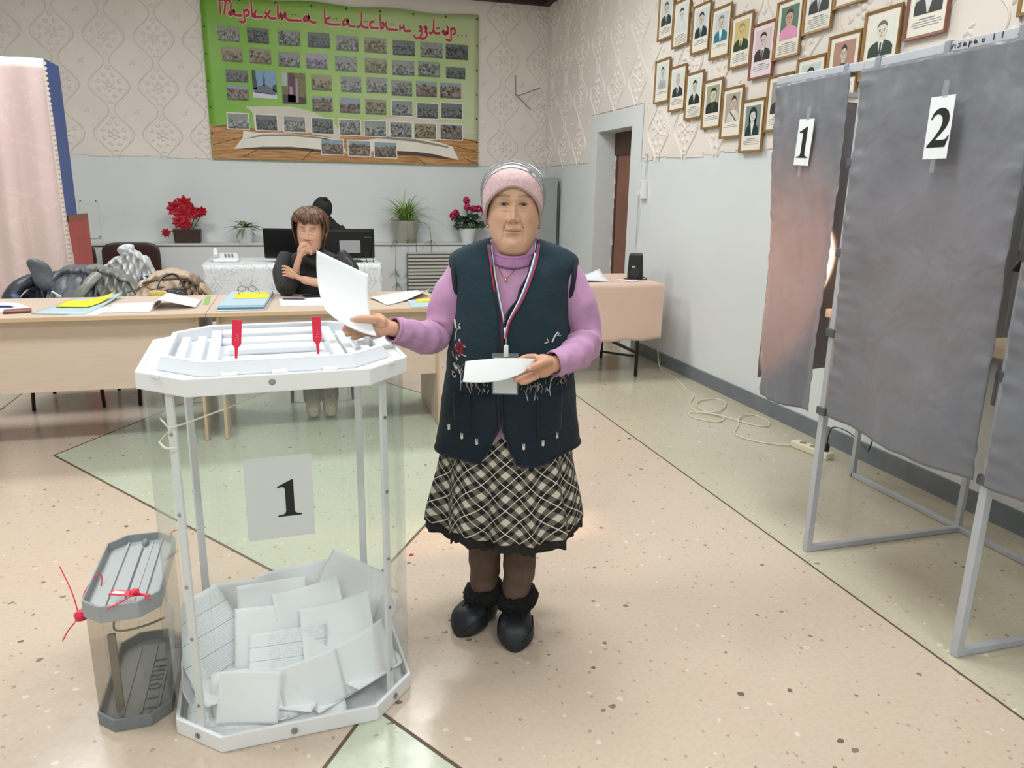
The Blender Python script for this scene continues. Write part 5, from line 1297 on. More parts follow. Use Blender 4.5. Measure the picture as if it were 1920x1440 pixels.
# ================================================================= coats and bag behind the left desk
M_navy = mat('navy_nylon', '#2b3340', .42, var=(7, .12), bump=(22, .5, .012)); M_greyc = mat('dark_grey_nylon', '#5b6068', .45, var=(7, .08), bump=(20, .5, .012))
M_sage = mat('grey_green_nylon', '#7d8079', .4, var=(8, .1), bump=(24, .6, .014)); M_bag = mat('white_carrier_bag', '#c9cbcc', .3, var=(10, .06), bump=(26, .7, .015)); M_beige = mat('beige_padded_cloth', '#b9a48f', .6, var=(7, .08), bump=(18, .5, .012))
GC = 'chairs behind the left desk'
chair(-1.50, 5.62, 0, 'dark chair under the navy and grey jackets', M_black, .46, (.55, .86), GC)
chair(-.86, 5.62, 0, 'dark chair under the beige coat', M_black, .46, (.55, .82), GC)
def lumpy(c, s, seed, amp, freq, k=2.4, R=None, n=44):
    def fn(p):
        d = p.normalized() if p.length > 1e-6 else Vector((0, 0, 1))
        q = p*freq
        ridge = abs(nz(q.x*.6+seed, q.y*.6, q.z*1.6)); q2 = q*2.1; r2_ = abs(nz(q2.x*1.2+q2.z+seed, q2.y*.8, q2.z*.7-q2.x*.5))
        wv = nz(q.x*.5+seed, q.y*.5, q.z*.5)*4
        f1 = sin((p.x*.9+p.z*.55*(1 if seed % 2 else -1))*freq*9+wv+seed); f2 = sin((p.x*.5-p.z)*freq*14+wv*1.7)
        return p+d*amp*(nz(q.x+seed, q.y, q.z)*1.1+.32*f1*(1-abs(f1)*.35)+.14*f2)
    return pillow(MB(), c, s, n, k, R, fn)
def draped(parent, name, m, x0, x1, tops, zbot, seed, nf=5, amp=.016, depth=.12, slant=0.0):
    """cloth thrown over a chair back: front fall, crest, rear fall; tops = crest heights along the width"""
    k = len(tops)-1
    def crest(u):
        t = u*k; i = min(int(t), k-1); s_ = t-i; s_ = s_*s_*(3-2*s_); return tops[i]+(tops[i+1]-tops[i])*s_
    def f(u, v):
        z1 = crest(u); x = x0+(x1-x0)*u
        # v 0..0.6 front fall, 0.6..0.72 crest, rest rear
        if v < .6: q = v/.6; z = zbot+(z1-.03-zbot)*q; y = -depth*(.75+.45*sin(pi*min(1, .15+q*.8)))*(1-.45*q**3)
        elif v < .75: a = (v-.6)/.15*pi; z = z1-.03+.03*sin(a); y = -depth*.62*cos(a)
        else: q = (v-.75)/.25; z = z1-.03-(z1-.03-.5)*q; y = depth*.62
        w = nz(u*2.2+seed, v*1.8, seed)
        g = sin((u+slant*v)*nf*2*pi+3.2*w+seed)
        fold = amp*(1-abs(g))**1.6*1.7-amp*.6+amp*.55*sin((u*1.7-slant*v*1.5)*nf*2*pi+seed*2+5*w)
        fold += amp*.9*nz(u*6+seed, v*7, seed)
        if v < .75: y -= fold
        z += .012*nz(u*5, seed)*(1 if .5 < v < .8 else 0)
        return (x+slant*.05*(v-.5)+.01*nz(v*4, seed, u*2), y, z)
    return MB().grid(f, 70, 60).build(name, m, parent, True, 0, solid=.008)
t = thing('navy_jacket', 'navy and grey hooded jacket thrown over a chair behind the desk', 'jacket', (-1.52, 5.70, 0))
draped(t, 'body', M_navy, -.27, .12, [.70, .80, .88, .90, .90], .50, 1.3, 3, .020, .15, .5)
draped(t, 'collar', M_greyc, -.06, .24, [.84, .925, .925, .90], .56, 4.1, 2, .014, .19, -.6)
pillow(MB(), (-.085, -.10, .86), (.125, .10, .27), 16, 2.3, Euler((.1, -.42, 0)).to_matrix(), lambda p: Vector((p.x+.02*nz(p.z*9, 1), p.y+.012*sin(p.z*30+p.x*20), p.z))).build('hood', M_greyc, t, True, 0)
MB().tube(catmull([(-.16, -.06, .84), (-.23, -.13, .80), (-.27, -.19, .72), (-.275, -.20, .60)], 6), [(.055, .042)]*19, 14).build('sleeve', M_navy, t, True)
MB().tube(catmull([(-.23, -.225, .76), (-.20, -.245, .72), (-.185, -.24, .64)], 6), [(.030, .016)]*13, 10).build('lining', mat('blue_lining', '#31486b', .5, bump=(20, .4)), t, True)
MB().tube(catmull([(.0, -.262, .785), (.03, -.268, .765), (.05, -.266, .75), (.02, -.268, .755)], 5), .006, 6).build('logo_patch', M_card, t, True)
t = thing('grey_jacket', 'shiny grey-green jacket draped beside the navy one', 'jacket', (-1.24, 5.70, 0))
draped(t, 'body', M_sage, -.13, .20, [.92, .925, .90, .86, .76], .52, 7.7, 3, .022, .15, -.7)
MB().tube(catmull([(-.04, -.12, .87), (-.10, -.22, .80), (-.16, -.25, .70), (-.17, -.24, .60)], 6), [(.045, .03)]*19, 12).build('sleeve', M_sage, t, True)
MB().tube(catmull([(-.10, -.20, .87), (-.13, -.25, .78), (-.17, -.27, .66)], 5), .004, 6).build('zip', mat('zip_grey', '#3a3d3f', .4), t, True)
t = thing('carrier_bag', 'white plastic carrier bag with blue print behind the jackets', 'bag', (-1.10, 5.98, 0))
draped(t, 'bag', M_bag, -.22, .13, [.90, .96, 1.02, .96, .80], .55, 11.2, 4, .022, .11, .8)
pillow(MB(), (-.055, -.03, 1.015), (.12, .07, .07), 14, 2.2, Euler((0, -.35, 0)).to_matrix(), lambda p: p*(1+.25*nz(p.x*30, p.y*30, p.z*30))).build('handle', M_bag, t, True, 0)
for s_ in ([(0, 0), (.014, .035), (.028, 0)], [(.006, .014), (.022, .014)], [(.034, .035), (.064, .035)], [(.049, .035), (.049, 0)]): MB().tube([(.035+p[0], -.165, .80+p[1]) for p in s_], .005, 5).build('blue_print', mat('blue_print', '#2d4679', .5), t)
t = thing('beige_coat', 'beige padded coat with drawstrings heaped on the chair', 'coat', (-.87, 5.70, 0))
draped(t, 'body', M_beige, -.24, .30, [.74, .82, .885, .90, .875, .80, .70], .50, 3.4, 3, .018, .17, .4)
draped(t, 'hood', mat('darker_beige_lining', '#8e7766', .6, var=(9, .12), bump=(20, .5, .012)), .06, .25, [.80, .86, .84, .74], .58, 9.4, 3, .026, .22, .8)
for k, P in enumerate([[(-.12, -.20, .82), (-.03, -.225, .845), (.06, -.225, .85), (.17, -.24, .855)], [(-.13, -.22, .80), (-.17, -.24, .78), (-.22, -.23, .765)], [(-.10, -.22, .80), (-.06, -.24, .785), (.02, -.235, .80)], [(.17, -.25, .85), (.20, -.255, .82), (.14, -.26, .785), (.05, -.25, .78)]]):
    MB().tube(catmull(P, 5), .009 if k in (0, 3) else .004, 7).build('drawstring', mat('brown_drawstring', '#6d5645', .7), t, True)
MB().ball((-.13, -.225, .80), .008, 10, 8).build('toggle', M_steel, t, True)
t = thing('handbag', 'black handbag with a yellow lining between coat and register', 'handbag', (-.80, 5.33, 0))
lumpy((0, -.0, .70), (.24, .10, .20), 31, .012, 12, 2.6).build('body', M_black, t, True)
lumpy((-.07, -.035, .775), (.11, .05, .05), 33, .006, 20).build('lining', mat('mustard_lining', '#c6b062', .6), t, True)
# the bag hangs from the chair: strap up to the coat
MB().tube(catmull([(-.09, 0, .78), (-.06, .10, .86), (.02, .14, .88), (.09, .02, .79)], 6), .006, 6).build('strap', M_black, t, True)
# ================================================================= people
def remesh(mb, voxel, smooth=4, fac=.5):
    me = mb.mesh('tmp'); o = bpy.data.objects.new('tmp', me); COL.objects.link(o)
    r = o.modifiers.new('r', 'REMESH'); r.mode = 'VOXEL'; r.voxel_size = voxel
    if smooth:
        s_ = o.modifiers.new('s', 'SMOOTH'); s_.iterations = smooth; s_.factor = fac
    dg = bpy.context.evaluated_depsgraph_get(); dg.update()
    ev = o.evaluated_get(dg); m2 = ev.to_mesh()
    vs = [tuple(v.co) for v in m2.vertices]; fs = [tuple(p.vertices) for p in m2.polygons]
    ev.to_mesh_clear(); bpy.data.objects.remove(o); bpy.data.meshes.remove(me)
    out = MB(); out.add(vs, fs); return out
def gs(x, s): return exp(-(x/s)**2)
def seg_dist(x, z, a, b):
    ax, az = a; bx, bz = b; dx, dz = bx-ax, bz-az
    t = max(0, min(1, ((x-ax)*dx+(z-az)*dz)/(dx*dx+dz*dz)))
    return sqrt((x-ax-dx*t)**2+(z-az-dz*t)**2)
# half width, front depth, back depth by height above eye level
HEAD = [(-.160, .034, .056, .045), (-.150, .043, .068, .045), (-.138, .052, .079, .045), (-.127, .0570, .084, .048), (-.112, .0635, .086, .055), (-.095, .0685, .0855, .062), (-.078, .0725, .0880, .070), (-.050, .0768, .0870, .082), (-.02, .0775, .0860, .090), (0, .0765, .0850, .094), (.020, .0745, .0890, .096), (.05, .073, .0870, .096), (.075, .066, .077, .088), (.092, .052, .060, .070), (.102, .034, .038, .046), (.1065, .002, .002, .003)]
def face_disp(x, z, closed, old):
    ax = abs(x); d = 0.0
    # nose
    hz = interp([(-.060, 0.0), (-.053, .006), (-.048, .018), (-.041, .0255), (-.033, .0225), (-.018, .0135), (-.003, .0075), (.010, .004), (.022, .0)], z)[0]
    sw = interp([(-.055, .0125), (-.04, .0124), (-.02, .0088), (.0, .0075), (.02, .012)], z)[0]
    d += hz*gs(ax, sw)
    d += .0105*gs(ax-.0155, .0058)*gs(z+.0455, .0068)
    d -= .004*gs(ax-.0075, .0030)*gs(z+.0525, .0025)
    # sockets, brow, lids, bags
    d -= .0088*gs(ax-.029, .015)*gs(z-.002, .0105)
    d += .0030*gs(ax-.030, .018)*gs(z-.020, .0065)
    d -= .0020*gs(ax-.016, .005)*gs(z-.004, .008)
    d += .0020*gs(ax-.029, .012)*gs(z+.016, .0045)
    d -= .0012*gs(ax-.029, .013)*gs(z+.0215, .0022)*(1 if old else .3)
    # cheeks, jowls, chin
    d += .0065*gs(ax-.042, .018)*gs(z+.042, .018)
    d += (.0035 if old else .001)*gs(ax-.042, .012)*gs(z+.098, .012)
    d += .0070*gs(ax, .018)*gs(z+.112, .012)
    d -= .0035*gs(ax, .020)*gs(z+.0945, .0045)
    # folds
    k = 1.7 if old else .6
    d -= .0034*k*gs(seg_dist(ax, z, (.0185, -.044), (.0275, -.066)), .0026)
    d -= .0034*k*gs(seg_dist(ax, z, (.0275, -.066), (.0305, -.080)), .0026)
    d -= .0014*k*gs(seg_dist(ax, z, (.0285, -.082), (.0325, -.104)), .0032)
    # mouth
    lw = gs(ax, .019)
    d += .0040*lw*gs(z+.0715, .0040)+.0046*gs(ax, .016)*gs(z+.0825, .0042)
    d -= .0040*(1 if ax < .024 else gs(ax-.024, .004))*gs(z+.0768-.0012*(ax/.024)**2, .0014)
    d -= .0016*gs(ax, .0035)*gs(z+.063, .006)
    if old:
        for zz in (.038, .046): d -= .0007*gs(z-zz-.003*sin(x*60), .0012)*gs(ax, .04)
        for q in (-.2, .15, .5): d -= .0012*gs(seg_dist(ax, z, (.046, .0), (.060, .004-.012*q)), .0012)
    return d
def build_head(mb, cols, skin, lip, brow, old=True, closed=False, M=None, na=176, nzr=200, sx=1.0, flush=.35):
    """head surface; x right, -y front, z up from eye level; adds per-vertex colours"""
    z0, z1 = HEAD[0][0], HEAD[-1][0]
    vs = []; start = len(mb.v)
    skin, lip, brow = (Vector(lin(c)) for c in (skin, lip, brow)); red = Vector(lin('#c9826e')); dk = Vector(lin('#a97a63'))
    for i in range(nzr+1):
        t = i/nzr; z = z0+(z1-z0)*(t if t < .9 else t)
        w, f, bk = cinterp(HEAD, z)
        for j in range(na):
            a = 2*pi*j/na; a = a-.42*sin(a)*1.0 if True else a      # denser at the front
            s_, c_ = sin(a), cos(a)
            p = 2.25; r = (abs(s_)**p+abs(c_)**p)**(-1/p)
            x = w*s_*r*sx; y = -(f if c_ > 0 else bk)*c_*r
            col = skin.copy()
            if c_ > 0:
                k = min(1, c_*2.2)
                d = face_disp(x, z, closed, old)*k
                y -= d
                ax = abs(x); ex = ax-.0290; ez = z
                rr = sqrt(ex*ex+ez*ez); yc = -.0635; R = .0128
                if rr < .0150 and k > .6:
                    half = .0148; up = .0046*(1-(ex/half)**2) if abs(ex) < half else -1; lo = -.0038*(1-(ex/half)**2) if abs(ex) < half else 1
                    inside = (not closed) and lo < ez < up
                    if inside: y = max(y, yc-.004)
                    elif rr < R+.001:
                        ys = yc-sqrt(max(0, (R+.0014)**2-rr*rr)); y = min(y, ys)
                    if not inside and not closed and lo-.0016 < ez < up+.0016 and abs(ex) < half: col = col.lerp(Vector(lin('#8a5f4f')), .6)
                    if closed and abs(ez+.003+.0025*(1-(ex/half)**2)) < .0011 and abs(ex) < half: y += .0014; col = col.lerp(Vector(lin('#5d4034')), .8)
                # skin tints, plus shade painted along the lip parting and in the nostrils
                col = col.lerp(red, flush*(gs(ax-.044, .02)*gs(z+.042, .018)+.8*gs(ax, .012)*gs(z+.043, .010)))
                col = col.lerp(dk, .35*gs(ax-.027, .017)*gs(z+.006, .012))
                lm = max(gs(ax, .021)*gs(z+.0715, .0034), gs(ax, .018)*gs(z+.0822, .0040)); lm = min(1, lm*1.3)
                col = col.lerp(lip, .75*lm)
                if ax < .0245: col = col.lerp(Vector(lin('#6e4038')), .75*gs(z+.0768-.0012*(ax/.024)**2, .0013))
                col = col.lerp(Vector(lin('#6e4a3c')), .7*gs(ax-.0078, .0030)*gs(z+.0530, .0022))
                bz = .0205+.0035*(1-((ax-.030)/.022)**2)
                bm = gs(z-bz, .0042)*(1 if .012 < ax < .050 else 0)*(.8 if old else 1)
                col = col.lerp(brow, .82*bm)
            vs.append(Vector((x, y, z))); cols.append(col)
    fs = [(i*na+j, i*na+(j+1) % na, (i+1)*na+(j+1) % na, (i+1)*na+j) for i in range(nzr) for j in range(na)]
    fs += [tuple(range(na))[::-1], tuple(range(nzr*na, (nzr+1)*na))]
    if M is not None: vs = [M@v for v in vs]
    mb.add(vs, fs)
def build_eye(parent, M, x, iris='#2a1a13'):
    t = MB(); c = Vector((x, -.0635, 0)); r = .0124; nu, nv = 28, 22; vs = []; cl = []
    for i in range(nv+1):
        th = pi*i/nv
        for j in range(nu):
            ph = 2*pi*j/nu
            v = Vector((sin(th)*cos(ph), -cos(th), sin(th)*sin(ph)))
            vs.append(M@(c+v*r)); ang = th
            cl.append(Vector(lin('#0d0a09')) if ang < .19 else (Vector(lin(iris)) if ang < .56 else Vector(lin('#a3968c'))))
    t.add(vs, [(i*nu+j, i*nu+(j+1) % nu, (i+1)*nu+(j+1) % nu, (i+1)*nu+j) for i in range(nv) for j in range(nu)])
    o = t.build('eye', mat('eye_wet', '#ffffff', .25, vcol='tint'), parent, True, 0)
    put_cols(o, cl); return o
def put_cols(o, cols):
    at = o.data.color_attributes.new('tint', 'FLOAT_COLOR', 'POINT')
    at.data.foreach_set('color', [q for c in cols for q in (c[0], c[1], c[2], 1.0)])
def limb(mb, pts, rads, n=14, steps=5):
    P = catmull(pts, steps); R = []
    k = len(pts)-1
    for i in range(len(P)):
        t = i/(len(P)-1)*k; a = min(int(t), k-1); s_ = t-a
        ra = rads[a]; rb = rads[a+1]
        ra = ra if isinstance(ra, tuple) else (ra, ra); rb = rb if isinstance(rb, tuple) else (rb, rb)
        R.append((ra[0]+(rb[0]-ra[0])*s_, ra[1]+(rb[1]-ra[1])*s_))
    mb.tube(P, R, n)
    mb.ball(P[0], R[0][0]*.98, 10, 6); mb.ball(P[-1], R[-1][0]*.98, 10, 6)
M_skin = mat('skin', '#ffffff', .50, vcol='tint', sss=.0, bump=(150, .22, .0010))

# ------------------------------------------------ the voter
WD = 2.30
vot = thing('person', 'elderly woman in knit hat, dark vest and plaid skirt holding up a ballot', 'person', (sin(YAW)*WD, cos(YAW)*WD, 0), -YAW)
def trunk(z):
    """half width, front depth, back depth, centre x of the clothed trunk"""
    return cinterp([(.60, .214, .178, .125, -.018), (.68, .213, .182, .128, -.017), (.76, .206, .184, .128, -.015), (.85, .199, .183, .122, -.012), (.95, .190, .177, .116, -.009), (1.05, .180, .166, .112, -.006), (1.13, .176, .150, .112, -.004), (1.20, .182, .124, .108, -.003), (1.235, .190, .106, .100, -.002), (1.262, .188, .084, .088, -.001), (1.282, .160, .074, .078, -.001), (1.298, .120, .068, .070, -.001), (1.312, .078, .066, .062, -.002)], z)
def trunk_pt(a, z, off=0.0):
    w, f, bk, cx = trunk(z); s_, c_ = sin(a), cos(a)
    p = 2.25; r = (abs(s_)**p+abs(c_)**p)**(-1/p)
    return Vector((cx+(w+off)*s_*r, -((f if c_ > 0 else bk)+off)*c_*r+.015, z))
EYE = Vector((-.0035, .0, 1.4185)); MH = Matrix.Translation(EYE)
body = MB(); cols = []
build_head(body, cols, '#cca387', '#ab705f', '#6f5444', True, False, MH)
nh = len(body.v)
for s_ in (-1, 1):        # ear lobes under the hat
    body.ball((EYE.x+s_*.0745, -.005, EYE.z-.045), (.008, .014, .020), 12, 8)
body.tube([(-.004, .012, 1.34), (-.004, .012, 1.20)], [.058, .066], 20)
skinc = Vector(lin('#c8977c'))
# hands (her right hand is on the picture's left)
hr = MB()
limb(hr, [(-.330, -.176, 1.060), (-.352, -.193, 1.070), (-.385, -.204, 1.078), (-.414, -.207, 1.082)], [(.025, .023), (.026, .021), (.017, .035), (.013, .034)], 16)
hr.ball((-.385, -.207, 1.079), (.034, .016, .036), 16, 10)
hr.ball((-.374, -.218, 1.090), (.020, .014, .017), 12, 8)
for P, r in [([(-.408, -.206, 1.098), (-.438, -.207, 1.097), (-.460, -.209, 1.092), (-.474, -.213, 1.086)], .0092),
             ([(-.410, -.206, 1.085), (-.442, -.208, 1.081), (-.464, -.213, 1.074), (-.476, -.220, 1.069)], .0096),
             ([(-.410, -.206, 1.072), (-.439, -.209, 1.066), (-.459, -.216, 1.059), (-.468, -.224, 1.055)], .0092),
             ([(-.405, -.205, 1.060), (-.428, -.209, 1.053), (-.444, -.216, 1.047), (-.451, -.223, 1.044)], .0084),
             ([(-.366, -.208, 1.088), (-.392, -.236, 1.101), (-.418, -.2435, 1.104), (-.444, -.2425, 1.100)], .0112)]:
    limb(hr, P, [r*1.15, r*1.08, r*1.02, r*.85], 10)
hr = remesh(hr, .0022, 4)
hl = MB()
limb(hl, [(.142, -.160, .970), (.118, -.176, .968), (.092, -.190, .967), (.066, -.196, .966)], [(.025, .023), (.024, .025), (.020, .033), (.014, .032)], 16)
hl.ball((.088, -.192, .966), (.034, .018, .036), 16, 10)
hl.ball((.092, -.206, .978), (.020, .015, .016), 12, 8)
for P, r in [([(.066, -.190, .992), (.040, -.186, .990), (.022, -.192, .982), (.012, -.200, .974)], .0090),
             ([(.066, -.198, .968), (.034, -.210, .957), (.014, -.220, .949), (.002, -.226, .944)], .0092),
             ([(.068, -.200, .952), (.038, -.216, .940), (.020, -.226, .934), (.010, -.230, .932)], .0088),
             ([(.074, -.200, .938), (.050, -.214, .928), (.036, -.222, .924), (.026, -.226, .923)], .0080),
             ([(.106, -.206, .982), (.086, -.234, .985), (.064, -.2450, .978), (.046, -.2460, .969)], .0105)]:
    limb(hl, P, [r*1.12, r*1.02, r, r*.82], 10)
hl = remesh(hl, .0022, 4)
for h in (hr, hl): body.add(h.v, h.f)
# arms, trunk and legs inside the clothes
limb(body, [(-.125, .012, 1.215), (-.222, -.03, 1.026), (-.325, -.170, 1.056)], [.046, .036, .024])
limb(body, [(.125, .012, 1.215), (.220, -.03, 1.020), (.145, -.158, .972)], [.046, .036, .024])
body.grid(lambda u, v: trunk_pt(u*2*pi, .64+(1.295-.64)*v, -.035), 40, 30, wrap_u=True)
limb(body, [(-.082, .01, .66), (-.082, .015, .40), (-.084, .025, .12), (-.084, .03, .05)], [.075, .052, .036, .034])
limb(body, [(.050, .0, .66), (.038, -.005, .40), (.030, -.01, .12), (.028, -.012, .05)], [.075, .052, .036, .034])
bo = body.build('body', M_skin, vot, True, 0)
rn = random.Random(2)
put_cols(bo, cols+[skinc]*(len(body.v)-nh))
for s_ in (-1, 1): build_eye(bo, MH, s_*.0290)
M_nailm = mat('finger_nail', '#d8ada0', .3)
MB().ball((-.4465, -.2505, 1.1035), (.0065, .003, .0055), 10, 6).build('nail', M_nailm, bo, True)
MB().ball((.0475, -.2545, .9720), (.0065, .003, .0055), 10, 6).build('nail', M_nailm, bo, True)
M_gold = mat('gold', '#c9a45c', .25, metal=1.0)
for s_ in (-1, 1):
    MB().ball((EYE.x+s_*.0765, -.014, EYE.z-.066), .0048, 10, 8).build('earring', M_gold, vot, True)

# hat
def hat_surface(a, t, off=0.0):
    """a azimuth (0 front), t 0 rim .. 1 crown"""
    c_ = cos(a); s_ = sin(a)
    zr = max(-.061, .0525-.125*(1-c_)**.9)
    zt = .1225
    ph = t*pi/2
    z = zr+(zt-zr)*sin(ph)**1.0 if t < 1 else zt
    # profile width by height
    w, f, bk = cinterp([(-.07, .0765, .060, .098), (-.03, .0840, .086, .106), (.0, .0900, .094, .110), (.035, .0935, .0965, .112), (.07, .088, .0945, .104), (.095, .074, .078, .088), (.112, .050, .052, .060), (.120, .022, .022, .026), (.1225, .001, .001, .001)], z)
    w += off; f += off; bk += off
    p = 2.2; r = (abs(s_)**p+abs(c_)**p)**(-1/p)
    return Vector((w*s_*r, -(f if c_ > 0 else bk)*c_*r+.002, z+off*t))+EYE+Vector((-.003, 0, 0))
M_knit = mat('grey_white_knit', '#d2cfce', .85, var=(120, .30), bump=(320, .5, .002)); M_knitp = mat('pink_knit', '#d5b7bb', .85, var=(140, .14), bump=(320, .5, .002)); M_rib = mat('grey_cord_knit', '#97979c', .85, var=(160, .15), bump=(320, .4, .002))
hat = MB().grid(lambda u, v: hat_surface(u*2*pi, v), 120, 44, wrap_u=True).build('knit_hat', M_knit, vot, True, 0, solid=.003)
def band_top(a):
    c_ = cos(a); s_ = sin(a)      # pink front panel narrows toward the wearer's left
    return max(.02, interp([(-1, .02), (0, .05), (.25, .13), (.5, .25), (.75, .40), (.92, .47), (1, .48)], c_)[0]-.04*s_)
MB().grid(lambda u, v: hat_surface(u*2*pi, v*band_top(u*2*pi), .0030), 120, 20, wrap_u=True).build('hat_band', M_knitp, vot, True, 0)
MB().tube([hat_surface(2*pi*k/120, 0, .002) for k in range(120)], .0050, 8, closed=True).build('hat_rim', mat('pink_rib_rim', '#b39796', .9, bump=(300, .5, .002)), vot, True)
for q in (.0, .075, .14, .20):
    MB().tube([hat_surface(a, band_top(a)+q*(1.1+.9*cos(a)), .0036) for a in [-2.0+4.0*k/70 for k in range(71)]], .0016, 6).build('hat_rib', M_rib, vot, True)
MB().ball(hat_surface(.62, band_top(.62)+.07, .004), (.006, .005, .012), 10, 8).build('hat_knot', M_rib, vot, True)

# sweater: trunk, collar and sleeves
M_sw = mat('lilac_knit', '#b386ab', .75, var=(60, .05), bump=(420, .35, .0015), sheen=.2)
swb = MB(); swb.grid(lambda u, v: trunk_pt(u*2*pi, .715+(1.312-.715)*v, -.010), 64, 50, wrap_u=True)
swo = swb.build('sweater', M_sw, vot, True, 0)
def collar(u, v):
    a = u*2*pi; c_ = cos(a); s_ = sin(a)
    zt = 1.309-.044*max(0, c_)**.8+.012*max(0, -c_); zb = zt-.024-.004*c_
    z = zb+(zt-zb)*v
    rx = .0765+.010*(1-v)**2+.0035*sin(v*pi); ry = (.094 if c_ > 0 else .066)+.010*(1-v)**2+.0035*sin(v*pi)
    if v > .97: rx -= .004; ry -= .004
    return Vector((-.004+rx*s_, .012-ry*c_, z))
MB().grid(lambda u, v: collar(u, v)+Vector((sin(u*2*pi), -cos(u*2*pi), 0))*.0008*sin(u*2*pi*110), 660, 10, wrap_u=True).build('turtleneck', mat('lilac_rib_knit', '#a374a0', .85), swo, True, 0, solid=.005)
MB().tube([collar(k/90, .97) for k in range(90)], .0055, 8, closed=True).build('turtleneck_fold', mat('lilac_rib_knit', '#a374a0', .85), swo, True)
MB().tube([collar(k/90, .05)+Vector((sin(k/90*2*pi), -cos(k/90*2*pi), 0))*-.001 for k in range(90)], .0035, 8, closed=True).build('turtleneck_seam', mat('lilac_seam', '#8d6089', .85), swo, True)
def sleeve(name, pts, rads, fold_c, seed):
    P = catmull(pts, 10); k = len(pts)-1; R = []
    for i in range(len(P)):
        t = i/(len(P)-1)*k; a = min(int(t), k-1); s_ = t-a; s_ = s_*s_*(3-2*s_)
        R.append(rads[a]+(rads[a+1]-rads[a])*s_)
    n = 28; mb = MB(); u = None; vs = []
    for i, p in enumerate(P):
        t = (P[min(i+1, len(P)-1)]-P[max(i-1, 0)]).normalized()
        if u is None: u, v = frame_from(t)
        else: u = (u-t*u.dot(t)).normalized(); v = t.cross(u)
        for j in range(n):
            ang = 2*pi*j/n; q = i/len(P)
            w = .0040*nz(j/n*6+seed, q*10, seed)*1.5+.0048*sin(q*52+2.4*sin(ang+seed))*exp(-((q-fold_c)/.22)**2)+.0022*nz(cos(ang)*3, sin(ang)*3, q*26+seed)
            vs.append(p+(u*cos(ang)+v*sin(ang))*(R[i]+w))
    fs = [(i*n+j, i*n+(j+1) % n, (i+1)*n+(j+1) % n, (i+1)*n+j) for i in range(len(P)-1) for j in range(n)]
    mb.add(vs, fs)
    so = mb.build('sleeve', M_sw, vot, True, 0, solid=.002)
    MB().tube(P[-4:], [R[-1]+.002]*4, 24, caps=False).build('cuff', M_sw, so, True, 0, solid=.003)
sleeve('right', [(-.135, .015, 1.228), (-.190, -.005, 1.145), (-.226, -.030, 1.040), (-.262, -.085, 1.022), (-.312, -.155, 1.050), (-.345, -.190, 1.066)], [.056, .057, .051, .047, .039, .0335], .55, 2)
sleeve('left', [(.135, .015, 1.228), (.190, -.005, 1.140), (.222, -.028, 1.030), (.198, -.092, .990), (.150, -.150, .974), (.119, -.175, .969)], [.056, .057, .052, .047, .040, .0350], .55, 6)

# vest: one sheet from front edge round the back to the other front edge
def edges(z):
    """x of left and right front edges (buttoned overlap between)"""
    l = interp([(.60, -.110), (.655, -.092), (.71, -.060), (.77, -.036), (.85, -.038), (1.07, -.040), (1.10, -.040), (1.16, -.052), (1.24, -.064), (1.30, -.072), (1.32, -.073)], z)[0]
    r = interp([(.60, .030), (.655, .016), (.71, -.008), (.77, -.026), (.85, -.030), (1.07, -.026), (1.10, -.018), (1.16, .016), (1.24, .048), (1.30, .066), (1.32, .068)], z)[0]
    return l, r
def vest_col():
    m, N, L, b = nodes_of('dark_teal_knit')
    tc = N.new('ShaderNodeTexCoord'); sp = N.new('ShaderNodeSeparateXYZ'); L.new(tc.outputs['Object'], sp.inputs[0])
    n = N.new('ShaderNodeTexNoise'); n.inputs['Scale'].default_value = 130; n.inputs['Detail'].default_value = 3; L.new(tc.outputs['Object'], n.inputs['Vector'])
    w = N.new('ShaderNodeTexWave'); w.inputs['Scale'].default_value = 70; w.bands_direction = 'Z'; w.inputs['Distortion'].default_value = 3; w.inputs['Detail Scale'].default_value = 8; L.new(tc.outputs['Object'], w.inputs['Vector'])
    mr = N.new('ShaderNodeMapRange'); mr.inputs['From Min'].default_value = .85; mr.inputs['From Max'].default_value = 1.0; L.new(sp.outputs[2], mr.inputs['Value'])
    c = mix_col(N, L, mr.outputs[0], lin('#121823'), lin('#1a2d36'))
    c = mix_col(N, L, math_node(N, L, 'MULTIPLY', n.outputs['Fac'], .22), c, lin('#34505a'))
    L.new(c, b.inputs['Base Color']); b.inputs['Roughness'].default_value = .9; b.inputs['Sheen Weight'].default_value = .06; b.inputs['Specular IOR Level'].default_value = .25
    ad = math_node(N, L, 'ADD', n.outputs['Fac'], math_node(N, L, 'MULTIPLY', w.outputs['Fac'], .12))
    bp = N.new('ShaderNodeBump'); bp.inputs['Strength'].default_value = .5; bp.inputs['Distance'].default_value = .003; L.new(ad, bp.inputs['Height']); L.new(bp.outputs[0], b.inputs['Normal'])
    return m
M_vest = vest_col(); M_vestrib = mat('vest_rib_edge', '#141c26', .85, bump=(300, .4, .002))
def ang_of(x, z):
    w, f, bk, cx = trunk(z)
    lo, hi = -pi/2, pi/2
    for _ in range(24):
        m_ = (lo+hi)/2
        if trunk_pt(m_, z, .004).x < x: lo = m_
        else: hi = m_
    return (lo+hi)/2
